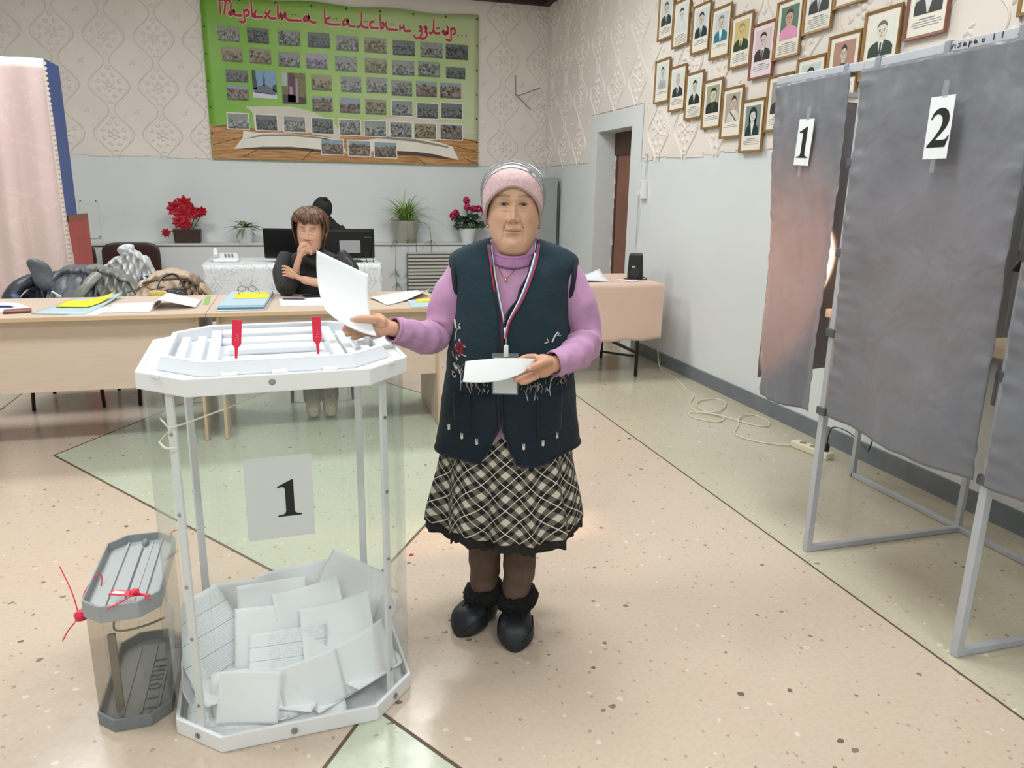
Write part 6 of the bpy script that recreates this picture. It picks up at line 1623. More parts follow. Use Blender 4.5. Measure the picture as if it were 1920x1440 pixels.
def vest_pt(u, v, off=.004):
    zt = 1.312
    hem = lambda a: .672-.006*max(0, cos(a))-.014*gs(abs(a)-.35, .25)
    z = .655+(zt-.655)*v
    l, r = edges(z)
    a0 = ang_of(r, z); a1 = 2*pi+ang_of(l, z)
    a = a0+(a1-a0)*u
    aa = (a+pi) % (2*pi)-pi
    z2 = hem(aa)+(zt-hem(aa))*v
    fl_ = (1-v)**3*(.010+.012*sin(a*5))
    p = trunk_pt(a, z2, off+fl_)
    p += Vector((0, 0, 0))
    wr_ = .0035*nz(a*2.5, z2*14, 3)+.003*nz(a*1.2, z2*40, 8)*gs(z2-.92, .1)
    p.x += wr_*sin(a); p.y -= wr_*cos(a)
    return p
vg = MB(); vg.grid(vest_pt, 150, 100)
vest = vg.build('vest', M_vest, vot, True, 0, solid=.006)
for u in (0.0, 1.0):
    MB().tube([vest_pt(u, k/60, .007) for k in range(61)], .0065, 8, squash=.6).build('front_edging', M_vestrib, vest, True)
MB().tube([vest_pt(k/150, 0.0, .006) for k in range(151)], .005, 8).build('hem_edging', M_vestrib, vest, True)
vbvh = BVHTree.FromPolygons([Vector(p) for p in vg.v], vg.f)
def on_vest(x, z, out=.004):
    h = vbvh.ray_cast(Vector((x, -.6, z)), Vector((0, 1, 0)))
    if h[0] is None: return Vector((x, -.17, z)), Vector((0, -1, 0))
    n = h[1] if h[1].y < 0 else -h[1]
    return h[0]+n*out, n
def armhole(s_):
    P = []
    for k in range(33):
        t = k/32*2*pi
        c = Vector((s_*.186, .010, 1.175)); zz = c.z+.080*cos(t); yy = c.y-.066*sin(t)
        P.append(Vector((s_*(.176+.010*cos(t)), yy, zz)))
    return P
for s_ in (-1, 1): MB().tube(armhole(s_)[:-1], .0075, 8, closed=True).build('armhole_edging', M_vestrib, vest, True)
M_emb = mat('pale_embroidery', '#c4c0be', .8, var=(90, .25)); M_embr = mat('maroon_embroidery', '#6d1a2b', .8, var=(90, .2)); M_gm = mat('muted_embroidery', '#857a78', .85, var=(90, .25))
EMB = [[(-0.173,1.086),(-0.174,1.079),(-0.179,1.072),(-0.172,1.075),(-0.17,1.066),(-0.167,1.052)],[(-0.155,1.069),(-0.159,1.061),(-0.153,1.054),(-0.156,1.061)],[(-0.153,1.056),(-0.164,1.05),(-0.167,1.038),(-0.169,1.017)],[(-0.156,1.024),(-0.154,1.018)],[(-0.166,1.008),(-0.167,0.998),(-0.163,0.989),(-0.155,0.982),(-0.146,0.98),(-0.135,0.976)],[(-0.142,1.008),(-0.138,1.004)],[(-0.164,0.973),(-0.166,0.966),(-0.161,0.963),(-0.164,0.97)],[(-0.173,0.949),(-0.166,0.937),(-0.159,0.94)],[(-0.175,0.928),(-0.177,0.916),(-0.170,0.909),(-0.166,0.916)],[(-0.176,0.925),(-0.170,0.923)],[(-0.154,0.945),(-0.151,0.923),(-0.15,0.9),(-0.151,0.875)],[(-0.143,0.907),(-0.15,0.897)],[(-0.136,0.917),(-0.132,0.898),(-0.129,0.886)],[(-0.127,0.912),(-0.12,0.898),(-0.117,0.879)],[(-0.123,0.907),(-0.113,0.893)],[(-0.111,0.912),(-0.102,0.893),(-0.092,0.882)],[(-0.106,0.905),(-0.099,0.889)],[(-0.097,0.913),(-0.086,0.906),(-0.077,0.895)],[(-0.09,0.91),(-0.081,0.913)],[(-0.074,0.918),(-0.071,0.913)],[(0.098,1.036),(0.102,1.026),(0.091,1.023)],[(0.113,1.024),(0.121,1.041),(0.129,1.052),(0.134,1.046),(0.127,1.041),(0.139,1.039)],[(0.113,0.923),(0.111,0.902),(0.109,0.883),(0.112,0.864)],[(0.099,0.89),(0.108,0.878)],[(0.122,0.926),(0.111,0.909)],[(0.122,0.926),(0.129,0.919)],[(0.03,0.901),(0.027,0.889)],[(0.039,0.913),(0.046,0.901),(0.04,0.874)],[(0.051,0.908),(0.056,0.891),(0.051,0.879)],[(0.065,0.908),(0.07,0.889),(0.066,0.868)],[(0.074,0.911),(0.079,0.894),(0.072,0.88)],[(0.081,0.909),(0.088,0.892),(0.084,0.875)],[(0.044,0.891),(0.06,0.899),(0.079,0.901)],[(0.145,0.919),(0.157,0.91),(0.161,0.898),(0.151,0.893),(0.143,0.903),(0.147,0.917)],[(0.148,0.91),(0.159,0.908)],[(0.145,0.931),(0.156,0.929)]]
def stitch(pts, r, m):
    P = []
    for a, b2 in zip(pts, pts[1:]):
        for k in range(4): P.append((a[0]+(b2[0]-a[0])*k/4, a[1]+(b2[1]-a[1])*k/4))
    P.append(pts[-1])
    MB().tube([on_vest(x, z, .0052)[0] for x, z in P], r, 6, squash=.5).build('embroidery', m, vest, True)
for i, s_ in enumerate(EMB): stitch(s_, .0028 if i not in (10, 22, 2) else .0022, M_emb if i < 12 or 20 <= i < 26 else M_gm)
rq = random.Random(3)
for (cx, cz, w, h) in ((-.105, .902, .05, .022), (.062, .893, .045, .026), (-.158, .955, .02, .03), (.150, .915, .016, .02)):
    for k in range(16):
        x, z = cx+rq.uniform(-w, w), cz+rq.uniform(-h, h)
        stitch([(x, z), (x+rq.uniform(-.006, .006), z-rq.uniform(.006, .014))], .0022, M_gm if k % 3 else M_emb)
fp, fn_ = on_vest(-.152, .997, .005)
q = MB()
for k in range(9):
    a = k*.7; p_, n_ = on_vest(-.152+.012*cos(a)*(.4+.6*(k % 2)), .997+.013*sin(a), .0055); q.ball(p_, (.008, .003, .008), 8, 6)
q.build('embroidered_flower', M_embr, vest, True)
for (x, z) in [(-.186, .751), (-.147, .732), (-.102, .719), (.038, .713), (.093, .719), (.136, .733)]:
    p_, n_ = on_vest(x, z, .006)
    MB().ball(p_, (.0045, .003, .0062), 8, 6).ball(p_+Vector((-.0026, 0, .009)), (.0018, .002, .0055), 6, 5).ball(p_+Vector((.0022, 0, .009)), (.0018, .002, .0055), 6, 5).build('embroidered_motif', M_emb, vest, True)
M_btn = mat('pearl_button', '#d8d6d2', .25, metal=.3)
for (x, z) in [(-.034, 1.074), (-.034, .852)]:
    p_, n_ = on_vest(x, z, .005); MB().cyl(p_, p_+n_*.004, .0068, .0055, 14).build('button', M_btn, vest, True)
def pocket(P):
    vs = []; n = 12
    mb = MB()
    def f(u, v):
        a = Vector(P[0]).lerp(Vector(P[1]), u); b2 = Vector(P[3]).lerp(Vector(P[2]), u); c = a.lerp(b2, v)
        rd = 0
        return on_vest(c.x, c.y, .0075-.003*max(abs(u-.5)*2, abs(v-.5)*2)**6)[0]
    mb.grid(f, n, n); return mb.build('pocket', M_vest, vest, True, 0, solid=.003)
pocket([(-.176, .866), (-.119, .864), (-.119, .738), (-.168, .752)]); pocket([(.072, .866), (.150, .868), (.150, .751), (.075, .735)])

# lanyard with badge, necklace
def ribb(pts, w, m, name, parent, out):
    P = catmull([(x, 0, z) for x, z in pts], 5); vs = []
    for i, p in enumerate(P):
        t = (P[min(i+1, len(P)-1)]-P[max(i-1, 0)]).normalized(); s_ = Vector((-t.z, 0, t.x))
        q, n_ = on_any(p.x, p.z, out)
        for k in (-.5, .5): vs.append(q+s_*w*k)
    MB().add(vs, [(2*i, 2*i+1, 2*i+3, 2*i+2) for i in range(len(P)-1)]).build(name, m, parent, True, 0, solid=.001)
sbvh = BVHTree.FromPolygons([Vector(p) for p in swb.v], swb.f)
def on_any(x, z, out):
    best = None
    for b_ in (vbvh, sbvh):
        h = b_.ray_cast(Vector((x, -.6, z)), Vector((0, 1, 0)))
        if h[0] is not None and (best is None or h[0].y < best.y): best = h[0]
    best = best if best is not None else Vector((x, -.09, z))
    return Vector((x, best.y-out, z)), None
lan = thing('badge_lanyard', 'white, blue and red ribbon lanyard with a badge holder on the woman\'s chest', 'lanyard', vot.location, -YAW)
M_lw = mat('white_ribbon', '#e4e6ea', .6); M_lb = mat('blue_ribbon', '#54628f', .6); M_lr = mat('red_ribbon', '#a82345', .6)
LL = [(-.074, 1.300), (-.066, 1.262), (-.058, 1.215), (-.043, 1.146), (-.026, 1.090), (-.019, 1.040)]
RR = [(.071, 1.306), (.066, 1.270), (.053, 1.225), (.026, 1.155), (-.006, 1.090), (-.017, 1.040)]
for k, m in enumerate((M_lr, M_lb, M_lw)):
    ribb([(x-.0055+.0042*k*(1 if i < 4 else .5), z) for i, (x, z) in enumerate(LL)], .0044, m, 'ribbon_stripe', lan, .011+.0006*k)
for k, m in enumerate((M_lw, M_lb, M_lr)):
    ribb([(x-.0065+.0048*k*(1 if i < 4 else .4), z) for i, (x, z) in enumerate(RR)], .0050, m, 'ribbon_stripe', lan, .012+.0006*k)
bp_, _ = on_any(-.019, 1.02, .012)
MB().tube([(-.019, bp_.y-.002, 1.045), (-.019, bp_.y-.003, 1.028)], .0035, 8).ball((-.019, bp_.y-.003, 1.024), .0045, 10, 8).build('hook', M_steel, lan, True)
by = bp_.y-.008
MB().obox((-.019, by-.002, 1.006), (.014, .003, .034)).build('clip_strap', M_white, lan, bevel=.002)
MB().box(-.059, .018, by-.0045, by-.0035, .876, 1.000).build('badge_holder', mat('clear_vinyl', '#f4f6f7', .15, alpha=.12), lan)
MB().box(-.055, .014, by-.0034, by-.0020, .880, .986).build('badge_card', M_card, lan)
nk = thing('necklace', 'thin gold chain with a small pendant at the woman\'s throat', 'necklace', vot.location, -YAW)
NP = [(-.052, 1.258), (-.040, 1.226), (-.024, 1.208), (-.006, 1.222), (.012, 1.245), (.022, 1.262)]
MB().tube([on_any(x, z, .004)[0] for x, z in [(p.x, p.z) for p in catmull([(x, 0, z) for x, z in NP], 6)]], .0011, 5).build('chain', M_gold, nk, True)
MB().ball(on_any(-.024, 1.202, .005)[0], (.004, .003, .006), 10, 8).build('pendant', M_gold, nk, True)

# skirt in bias plaid with a black lace hem
def plaid():
    m, N, L, b = nodes_of('bias_plaid')
    uv = N.new('ShaderNodeUVMap'); sp = N.new('ShaderNodeSeparateXYZ'); L.new(uv.outputs[0], sp.inputs[0])
    u, v = sp.outputs[0], sp.outputs[1]
    a = math_node(N, L, 'ADD', u, v); b2 = math_node(N, L, 'SUBTRACT', u, v)
    def stripes(x):
        f = math_node(N, L, 'FRACT', math_node(N, L, 'ADD', math_node(N, L, 'MULTIPLY', x, 1/.078), 40.0))
        dark = math_node(N, L, 'LESS_THAN', math_node(N, L, 'ABSOLUTE', math_node(N, L, 'SUBTRACT', f, .5)), .32)
        line = math_node(N, L, 'LESS_THAN', math_node(N, L, 'ABSOLUTE', math_node(N, L, 'SUBTRACT', f, .5)), .028)
        return dark, line
    d1, l1 = stripes(a); d2, l2 = stripes(b2)
    s_ = math_node(N, L, 'MULTIPLY', math_node(N, L, 'ADD', d1, d2), .5)
    c = mix_col(N, L, s_, lin('#c9c1b3'), lin('#110f0d'))
    # grey where only one set is dark
    g = math_node(N, L, 'ABSOLUTE', math_node(N, L, 'SUBTRACT', d1, d2))
    c = mix_col(N, L, g, c, lin('#635d55'))
    ln = math_node(N, L, 'MAXIMUM', l1, l2)
    c = mix_col(N, L, math_node(N, L, 'MULTIPLY', ln, .8), c, lin('#ddd6ca'))
    L.new(c, b.inputs['Base Color']); b.inputs['Roughness'].default_value = .85
    return m
def skirt_pt(u, v, off=0.0, ext=0.0):
    a = u*2*pi+pi; z = .76+(.398-.76)*v-ext
    rx, rf, rb_ = interp([(0, .185, .165, .120), (.3, .208, .178, .135), (1, .236, .202, .180), (1.2, .244, .210, .188)], v)
    f = v**1.2*(.025*sin(9*a+.9)+.010*sin(15*a+2.2)+.006*sin(4*a))
    r = 1.0
    x = (rx+f+off)*sin(a); y = -((rf if cos(a) > 0 else rb_)+f+off)*cos(a)
    z -= v*(.014*sin(9*a+.9+pi)+.008*sin(a*2))
    return Vector((-.016+x+.004*v, y+.01, z))
MB().grid(skirt_pt, 200, 40, wrap_u=True, uvfn=lambda u, v: ((u-.5)*1.42*(.84+.16*v), v*.39)).build('skirt', plaid(), vot, True, 0, solid=.002)
M_lac = mat('black_lace', '#08080a', .7, bump=(200, .6, .003))
MB().grid(lambda u, v: skirt_pt(u, .93+.07*v, -.006+.004*sin(u*2*pi*50), .034*v+.004*sin(u*2*pi*34)*v), 260, 6, wrap_u=True).build('lace_hem', M_lac, vot, True, 0, solid=.002)
# leggings
M_leg = mat('brown_leggings', '#5a463a', .8, var=(40, .08), bump=(120, .3, .003))
for P, R in (([(-.082, .010, .56), (-.082, .014, .36), (-.083, .018, .24), (-.082, .024, .15), (-.084, .03, .09)], [.070, .056, .054, .048, .046]),
             ([(.048, .0, .56), (.038, -.004, .36), (.036, -.008, .24), (.030, -.012, .15), (.028, -.014, .09)], [.070, .057, .055, .049, .047])):
    PP = catmull(P, 10); n = 24; mb = MB(); vs = []
    for i, p in enumerate(PP):
        t = i/(len(PP)-1)*4; k = min(int(t), 3); r = R[k]+(R[k+1]-R[k])*(t-k)
        for j in range(n):
            a = 2*pi*j/n; w = .0035*nz(cos(a)*2, sin(a)*2, p.z*28)+.003*sin(p.z*70+a)*gs(p.z-.16, .06)
            vs.append(Vector((p.x+(r+w)*cos(a), p.y+(r*1.05+w)*sin(a), p.z)))
    mb.add(vs, [(i*n+j, i*n+(j+1) % n, (i+1)*n+(j+1) % n, (i+1)*n+j) for i in range(len(PP)-1) for j in range(n)])
    mb.build('legging', M_leg, vot, True, 0)
# clog boots
M_eva = mat('black_rubber_clog', '#191d23', .5, bump=(60, .15, .002)); M_fur = mat('black_fleece', '#060608', .95, bump=(160, 1.0, .006))
def clog(heel, toe, lab):
    h = Vector((*heel, 0)); t = Vector((*toe, 0)); d = (t-h); Ln = d.length; d.normalize(); s_ = Vector((-d.y, d.x, 0))
    mb = MB(); nu, nv = 30, 24
    def f(u, v):
        x = u*Ln
        w = .058*(sin(pi*min(1, max(0.0, u*.5+.18))) )*(1.08 if u > .5 else .92)
        if u > .70: w *= max(0, 1-((u-.70)/.30)**2.8)**.5
        if u < .16: w *= sqrt(max(0, 1-((.16-u)/.16)**2))
        hgt = interp([(0, .055), (.15, .085), (.40, .100), (.55, .094), (.75, .086), (.92, .082), (1, .080)], u)[0]
        if u > .70: hgt *= max(0, 1-((u-.70)/.30)**3.2)**.5
        a = v*2*pi
        z = hgt/2+.002+hgt/2*math.copysign(abs(sin(a))**.75, sin(a)); y = w*math.copysign(abs(cos(a))**.62, cos(a))
        if z > .02: y *= (1.02-.20*((z-.02)/hgt)**1.5)
        p = h+d*x+s_*y; return Vector((p.x, p.y, z))
    mb.grid(lambda u, v: f(.5-.5*cos(pi*v), u), nv, nu, wrap_u=True)
    o = mb.build('clog', M_eva, vot, True, 0)
    MB().tube([f(k/40, .06)*1+Vector((0, 0, -.0)) for k in range(1, 40)], .003, 6).build('sole_line', mat('sole_groove', '#0c0e11', .6), o, True)
    for k in (-1, 0, 1):
        P = [f(.60+q*.14, .25+.035*k) for q in (0, .5, 1)]; MB().tube([p+Vector((0, 0, .001)) for p in P], .003, 6).build('toe_ridge', M_eva, o, True)
    return o, h+d*(Ln*.30)
c1_, a1_ = clog((-.052, .085), (-.168, -.082), 'l')
c2_, a2_ = clog((.030, .065), (.024, -.165), 'r')
def fur(c, r, z, name='fleece_cuff'):
    mb = MB(); rr = random.Random(8)
    def f(u, v):
        a = u*2*pi; b2 = v*2*pi; q = .023+.007*nz(cos(a)*6, sin(a)*6, b2*2)+.003*nz(cos(a)*30, sin(a)*30, cos(b2)*9)
        R = r+q*cos(b2)
        return Vector((c.x+R*cos(a), c.y+R*sin(a)*1.12, z+q*1.25*sin(b2)+.010*cos(a*1.0)))
    mb.grid(lambda u, v: f(u, v), 70, 14, wrap_u=True); return mb.build(name, M_fur, vot, True, 0)
fur(Vector((-.085, .026, 0)), .048, .112); fur(Vector((.030, -.010, 0)), .049, .112)

# papers in the voter's hands
def coons(top, bot, left, right, name, label, m, parent_thing=None):
    """sheet from four bezier edges (each three local points)"""
    def bz(P, t): return P[0]*(1-t)**2+P[1]*2*t*(1-t)+P[2]*t*t
    T, B, Lf, R = ([Vector(p) for p in e] for e in (top, bot, left, right))
    def f(u, v):
        a = bz(T, u)*(1-v)+bz(B, u)*v; b2 = bz(Lf, v)*(1-u)+bz(R, v)*u
        c = (T[0]*(1-u)+T[2]*u)*(1-v)+(B[0]*(1-u)+B[2]*u)*v
        return a+b2-c
    o = MB().grid(f, 24, 24).build(name, m, None, True, 0, solid=.0006)
    o.location = vot.location; o.rotation_euler = (0, 0, -YAW)
    return tag(o, label, 'ballot')
coons([(-.552, -.190, 1.286), (-.480, -.185, 1.252), (-.411, -.185, 1.220)], [(-.515, -.262, 1.128), (-.462, -.275, 1.078), (-.378, -.255, 1.056)],
      [(-.552, -.190, 1.286), (-.556, -.215, 1.175), (-.515, -.262, 1.128)], [(-.411, -.185, 1.220), (-.415, -.218, 1.118), (-.378, -.255, 1.056)], 'ballot_paper', 'large blank ballot held up over the box in the woman\'s right hand', M_card)
coons([(-.132, -.255, .990), (-.030, -.235, 1.000), (.066, -.214, .992)], [(-.137, -.285, .938), (-.020, -.272, .925), (.050, -.226, .966)],
      [(-.132, -.255, .990), (-.134, -.272, .964), (-.137, -.285, .938)], [(.066, -.214, .992), (.060, -.219, .980), (.050, -.226, .966)], 'ballot_paper', 'folded white ballot held low in the woman\'s left hand', M_card)
# ------------------------------------------------ the woman at the desk
SX, SY = .118, 5.27
sit = thing('person', 'seated woman with a brown bob in a black jacket, hand at her mouth', 'person', (SX, SY+.10, 0), 0)
HT = Matrix.Translation((-.012, -.13, 1.205)) @ Euler((radians(14), radians(5), radians(-12))).to_matrix().to_4x4() @ Matrix.Scale(1.08, 4)
b2 = MB(); c2 = []
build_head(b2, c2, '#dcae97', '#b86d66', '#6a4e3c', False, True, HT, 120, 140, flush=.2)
n2h = len(b2.v)
b2.tube([(-.012, -.085, 1.12), (.0, -.02, .98)], [.052, .060], 18)
def trunk2(a, z, off=0):
    w, f, bk, cx = interp([(.46, .20, .17, .14, .02), (.70, .20, .15, .13, .02), (.85, .205, .13, .12, .015), (.96, .20, .10, .10, .01), (1.01, .165, .085, .085, .005), (1.04, .10, .07, .07, .0), (1.055, .065, .062, .06, -.004)], z)
    return Vector((cx+(w+off)*sin(a), -.05-.06*max(0, (z-.8)/.25)*.6-((f if cos(a) > 0 else bk)+off)*cos(a)+.03, z))
b2.grid(lambda u, v: trunk2(u*2*pi, .46+.58*v, -.02), 36, 24, wrap_u=True)
# right forearm rising to the mouth (picture left), left forearm across
h2 = MB()
limb(h2, [(-.120, -.225, .925), (-.103, -.232, .985), (-.080, -.240, 1.040), (-.062, -.242, 1.075)], [(.024, .022), (.025, .021), (.033, .018), (.032, .017)], 14)
h2.ball((-.070, -.242, 1.062), (.034, .020, .036), 14, 8)
for P, r in [([(-.082, -.246, 1.090), (-.066, -.262, 1.112), (-.040, -.264, 1.108), (-.030, -.256, 1.092)], .010),
             ([(-.066, -.246, 1.085), (-.046, -.264, 1.100), (-.024, -.262, 1.090), (-.022, -.250, 1.072)], .010),
             ([(-.054, -.246, 1.072), (-.034, -.262, 1.082), (-.016, -.258, 1.070), (-.018, -.246, 1.054)], .0095),
             ([(-.048, -.244, 1.056), (-.030, -.258, 1.060), (-.016, -.254, 1.048), (-.020, -.243, 1.036)], .0085),
             ([(-.096, -.236, 1.030), (-.088, -.258, 1.070), (-.066, -.268, 1.096), (-.048, -.268, 1.104)], .0105)]:
    limb(h2, P, [r*1.1, r, r, r*.85], 9)
h2 = remesh(h2, .003, 3); b2.add(h2.v, h2.f)
limb(b2, [(-.19, -.02, .985), (-.185, -.20, .79), (-.120, -.225, .925)], [.045, .04, .027])
limb(b2, [(.21, -.02, .985), (.20, -.18, .80), (.06, -.285, .845), (-.07, -.285, .875)], [.045, .04, .030, .026])
h3 = MB()
limb(h3, [(-.05, -.285, .868), (-.10, -.285, .890), (-.145, -.28, .915)], [(.024, .022), (.028, .018), (.027, .015)], 12)
for k in range(4): limb(h3, [(-.138, -.288+.004*k, .940-.017*k), (-.176, -.283+.004*k, .962-.019*k), (-.200, -.262, .964-.020*k)], [.0082, .0076, .0068], 8)
limb(h3, [(-.10, -.300, .900), (-.13, -.305, .925), (-.150, -.300, .940)], [.010, .0095, .008], 8)
h3 = remesh(h3, .003, 3); b2.add(h3.v, h3.f)
sk2 = Vector(lin('#d6a58d'))
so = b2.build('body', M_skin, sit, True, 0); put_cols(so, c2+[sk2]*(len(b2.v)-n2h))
M_blk = mat('black_jersey', '#111214', .7, var=(20, .1), bump=(30, .35, .01), sheen=.1); M_blk2 = mat('black_quilted_sleeve', '#1c1d21', .45, bump=(16, .4, .012))
jk = MB().grid(lambda u, v: trunk2(u*2*pi, .46+.595*v, .004+.006*nz(u*9, v*9)), 60, 40, wrap_u=True).build('jacket', M_blk, sit, True, 0)
def cloth_tube(pts, rads, m, seed, parent):
    P = catmull(pts, 9); k = len(pts)-1; n = 22; vs = []; u = None
    for i, p in enumerate(P):
        t_ = i/(len(P)-1)*k; a = min(int(t_), k-1); r = rads[a]+(rads[a+1]-rads[a])*(t_-a)
        t = (P[min(i+1, len(P)-1)]-P[max(i-1, 0)]).normalized()
        if u is None: u, v = frame_from(t)
        else: u = (u-t*u.dot(t)).normalized(); v = t.cross(u)
        for j in range(n):
            an = 2*pi*j/n; vs.append(p+(u*cos(an)+v*sin(an))*(r+.006*nz(cos(an)*2+seed, sin(an)*2, i*.25)))
    mb = MB(); mb.add(vs, [(i*n+j, i*n+(j+1) % n, (i+1)*n+(j+1) % n, (i+1)*n+j) for i in range(len(P)-1) for j in range(n)])
    o = mb.build('sleeve', m, parent, True, 0, solid=.002)
    MB().tube(P[-3:], [rads[-1]+.003]*3, 20, caps=False).build('cuff', mat('dark_olive_cuff', '#23241f', .8), o, True, 0, solid=.003)
cloth_tube([(-.16, -.02, 1.00), (-.205, -.10, .90), (-.185, -.205, .815), (-.150, -.225, .865), (-.122, -.226, .925)], [.065, .064, .058, .048, .040], M_blk, 1, sit)
cloth_tube([(.17, -.02, 1.00), (.235, -.09, .91), (.205, -.20, .815), (.12, -.275, .825), (.035, -.29, .850)], [.068, .066, .060, .050, .040], M_blk2, 5, sit)
MB().tube(catmull([(-.065, -.115, 1.03), (-.03, -.175, .985), (.012, -.19, .975), (.045, -.16, 1.0), (.065, -.09, 1.05)], 6), .024, 10).build('collar', M_blk, jk, True)
# skirt/legs and boots under the desk
M_trs = mat('dark_trousers', '#26262a', .8)
for s_ in (-1, 1):
    mb = MB(); limb(mb, [(s_*.09, .0, .50), (s_*.09, -.30, .50), (s_*.07, -.36, .40), (s_*.055, -.40, .16)], [.085, .075, .062, .045], 16); mb.build('trouser_leg', M_trs, sit, True, 0)
    bt = MB(); pillow(bt, (s_*.055, -.47, .062), (.095, .25, .11), 12, 2.6); bt.build('fur_boot', mat('cream_fur_boot', '#c2bba6', .9, var=(60, .25), bump=(90, 1.0, .008)), sit, True, 0)
    MB().lathe([(.052, .08), (.060, .11), (.060, .20), (.052, .22)], 18, (s_*.055, -.40, 0)).build('boot_shaft', mat('grey_fur_shaft', '#7f7a6d', .9, var=(60, .25), bump=(90, 1.0, .008)), sit, True)
# hair: cap plus overlapping strands
def hair_mat():
    m, N, L, b = nodes_of('brown_highlighted_hair')
    oi = N.new('ShaderNodeTexCoord'); n = N.new('ShaderNodeTexNoise'); mp = N.new('ShaderNodeMapping'); mp.inputs['Scale'].default_value = (60, 60, 7); L.new(oi.outputs['Object'], mp.inputs['Vector']); L.new(mp.outputs[0], n.inputs['Vector']); n.inputs['Scale'].default_value = 1.0; n.inputs['Detail'].default_value = 3
    cr = N.new('ShaderNodeValToRGB'); L.new(n.outputs['Fac'], cr.inputs[0]); e = cr.color_ramp.elements
    e[0].position = .35; e[0].color = (*lin('#3a2419'), 1); e[1].position = .75; e[1].color = (*lin('#b08a63'), 1); k = e.new(.55); k.color = (*lin('#6b4630'), 1)
    L.new(cr.outputs[0], b.inputs['Base Color']); b.inputs['Roughness'].default_value = .42
    return m
M_hair = hair_mat()
hm = MB()
def hcap(u, v):
    a = u*2*pi; th = v*pi*.62; c_ = cos(a)
    lim = 1.0 if c_ < .45 else .70-.06*sin(a*9)
    th = th*lim
    r = Vector((.104*sin(th)*sin(a), -.112*sin(th)*c_+.008, .035+.090*cos(th)))
    r *= 1+.03*nz(sin(a)*7, c_*7, th*2)
    return HT@r
hm.grid(hcap, 80, 24, wrap_u=True)
rh = random.Random(6)
for k in range(230):
    a = rh.uniform(0, 2*pi); c_ = cos(a)
    front = c_ > .55
    th0 = rh.uniform(.10, .5); th1 = (rh.uniform(1.22, 1.42) if front else rh.uniform(2.1, 2.6))
    P = []
    for i in range(8):
        th = th0+(th1-th0)*i/7
        rr = 1.03+rh.uniform(-.01, .012)
        x, y = .108*sin(min(th, 1.75))*sin(a)*rr, -.114*sin(min(th, 1.75))*c_*rr+.008
        z = .035+.088*cos(th)*rr if th < 1.57 else .035-(th-1.57)*.150
        if th > 1.9: x *= 1-(th-1.9)*.35; y *= 1-(th-1.9)*.2
        P.append(HT@Vector((x, y, z)))
    hm.tube(P, [(.006*(1-.6*i/7), .0035*(1-.6*i/7)) for i in range(8)], 5)
tag(hm.build('hair', M_hair, sit, True, 0), kind='stuff')
chair(SX+.02, SY+.20, 0, 'dark chair on which the woman in black sits', M_black, .46, (.52, .80), None)

# ------------------------------------------------ the person behind the monitors
TX, TY = .245, 7.95
red = mat('red_chair_cloth', '#c0284f', .7)
chair(TX-.01, TY+.03, 0, 'chair with a red backrest behind the monitors', red, .52, (.62, 1.04), None)
th_ = thing('person', 'person in a black knitted hat and black jacket bent behind the monitors', 'person', (TX, TY, 0), 0)
H3 = Matrix.Translation((.03, -.17, 1.245)) @ Euler((radians(32), radians(6), radians(20))).to_matrix().to_4x4()
b3 = MB(); c3 = []
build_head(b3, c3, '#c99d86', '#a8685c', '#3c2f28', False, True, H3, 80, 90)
n3 = len(b3.v)
b3.tube([(.03, -.13, 1.16), (.05, -.02, 1.02)], [.05, .06], 14)
def trunk3(a, z, off=0):
    w, f, bk = interp([(.46, .19, .15, .14), (.8, .20, .14, .13), (.98, .20, .11, .12), (1.08, .19, .09, .11), (1.15, .11, .07, .09), (1.20, .062, .06, .07)], z)
    return Vector((.045+(w+off)*sin(a), .03-.12*max(0, (z-.7)/.4)-((f if cos(a) > 0 else bk)+off)*cos(a), z))
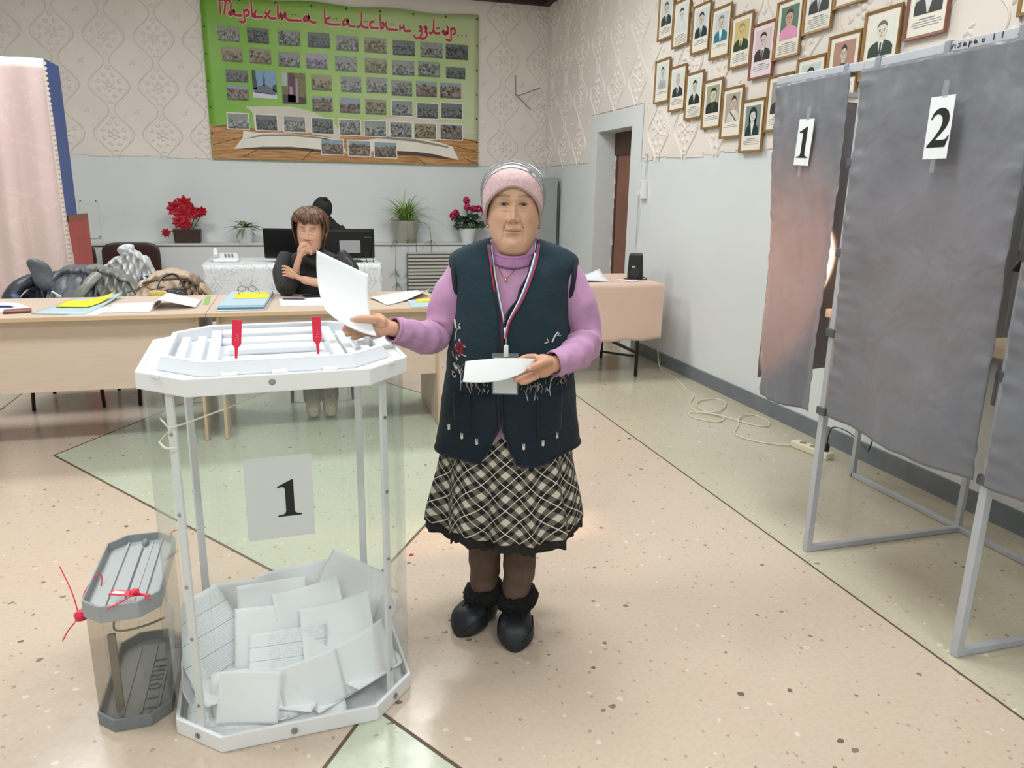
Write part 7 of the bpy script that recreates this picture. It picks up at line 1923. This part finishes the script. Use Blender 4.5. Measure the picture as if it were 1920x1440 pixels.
b3.grid(lambda u, v: trunk3(u*2*pi, .46+.66*v, -.02), 30, 20, wrap_u=True)
for s_ in (-1, 1): limb(b3, [(.045+s_*.17, -.09, 1.03), (.045+s_*.22, -.16, .86), (.045+s_*.12, -.30, .84)], [.045, .04, .03]); limb(b3, [(.045+s_*.09, .0, .50), (.045+s_*.09, -.28, .50), (.045+s_*.08, -.30, .10), (.045+s_*.08, -.36, .05)], [.08, .07, .05, .045])
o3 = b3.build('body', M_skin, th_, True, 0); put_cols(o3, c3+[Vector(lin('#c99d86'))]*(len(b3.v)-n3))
MB().grid(lambda u, v: trunk3(u*2*pi, .46+.74*v, .006+.006*nz(u*8, v*8)), 50, 34, wrap_u=True).build('jacket', M_blk, th_, True, 0)
for s_ in (-1, 1): cloth_tube([(.045+s_*.14, -.07, 1.06), (.045+s_*.21, -.13, .95), (.045+s_*.23, -.17, .86), (.045+s_*.12, -.30, .845)], [.07, .066, .058, .045], M_blk, 3+s_, th_)
for s_ in (-1, 1):
    mb = MB(); limb(mb, [(.045+s_*.09, .0, .50), (.045+s_*.09, -.28, .50), (.045+s_*.08, -.30, .12)], [.09, .08, .06], 12); mb.build('trouser_leg', M_trs, th_, True, 0)
    pillow(MB(), (.045+s_*.08, -.35, .046), (.09, .25, .085), 10, 2.6).build('shoe', M_black, th_, True)
def bean(u, v):
    a = u*2*pi; t = v*pi/2
    r = Vector((.094*cos(t)**.6*sin(a), -.104*cos(t)**.6*cos(a)+.004, .012+.115*sin(t)))
    return H3@(r*(1+.025*nz(sin(a)*9, cos(a)*9, v*9)))
M_bean = mat('black_knit_hat', '#16171a', .8, bump=(90, .8, .005))
MB().grid(bean, 50, 16, wrap_u=True).build('knit_hat', M_bean, th_, True, 0, solid=.004)
pm = MB(); rr_ = random.Random(5)
for k in range(24):
    d = Vector((rr_.gauss(0, 1), rr_.gauss(0, 1), rr_.gauss(0, 1))).normalized(); pm.ball(H3@(Vector((0, 0, .135))+d*.016), .011, 7, 5)
tag(pm.build('pompom', M_bean, th_, True), kind='stuff')
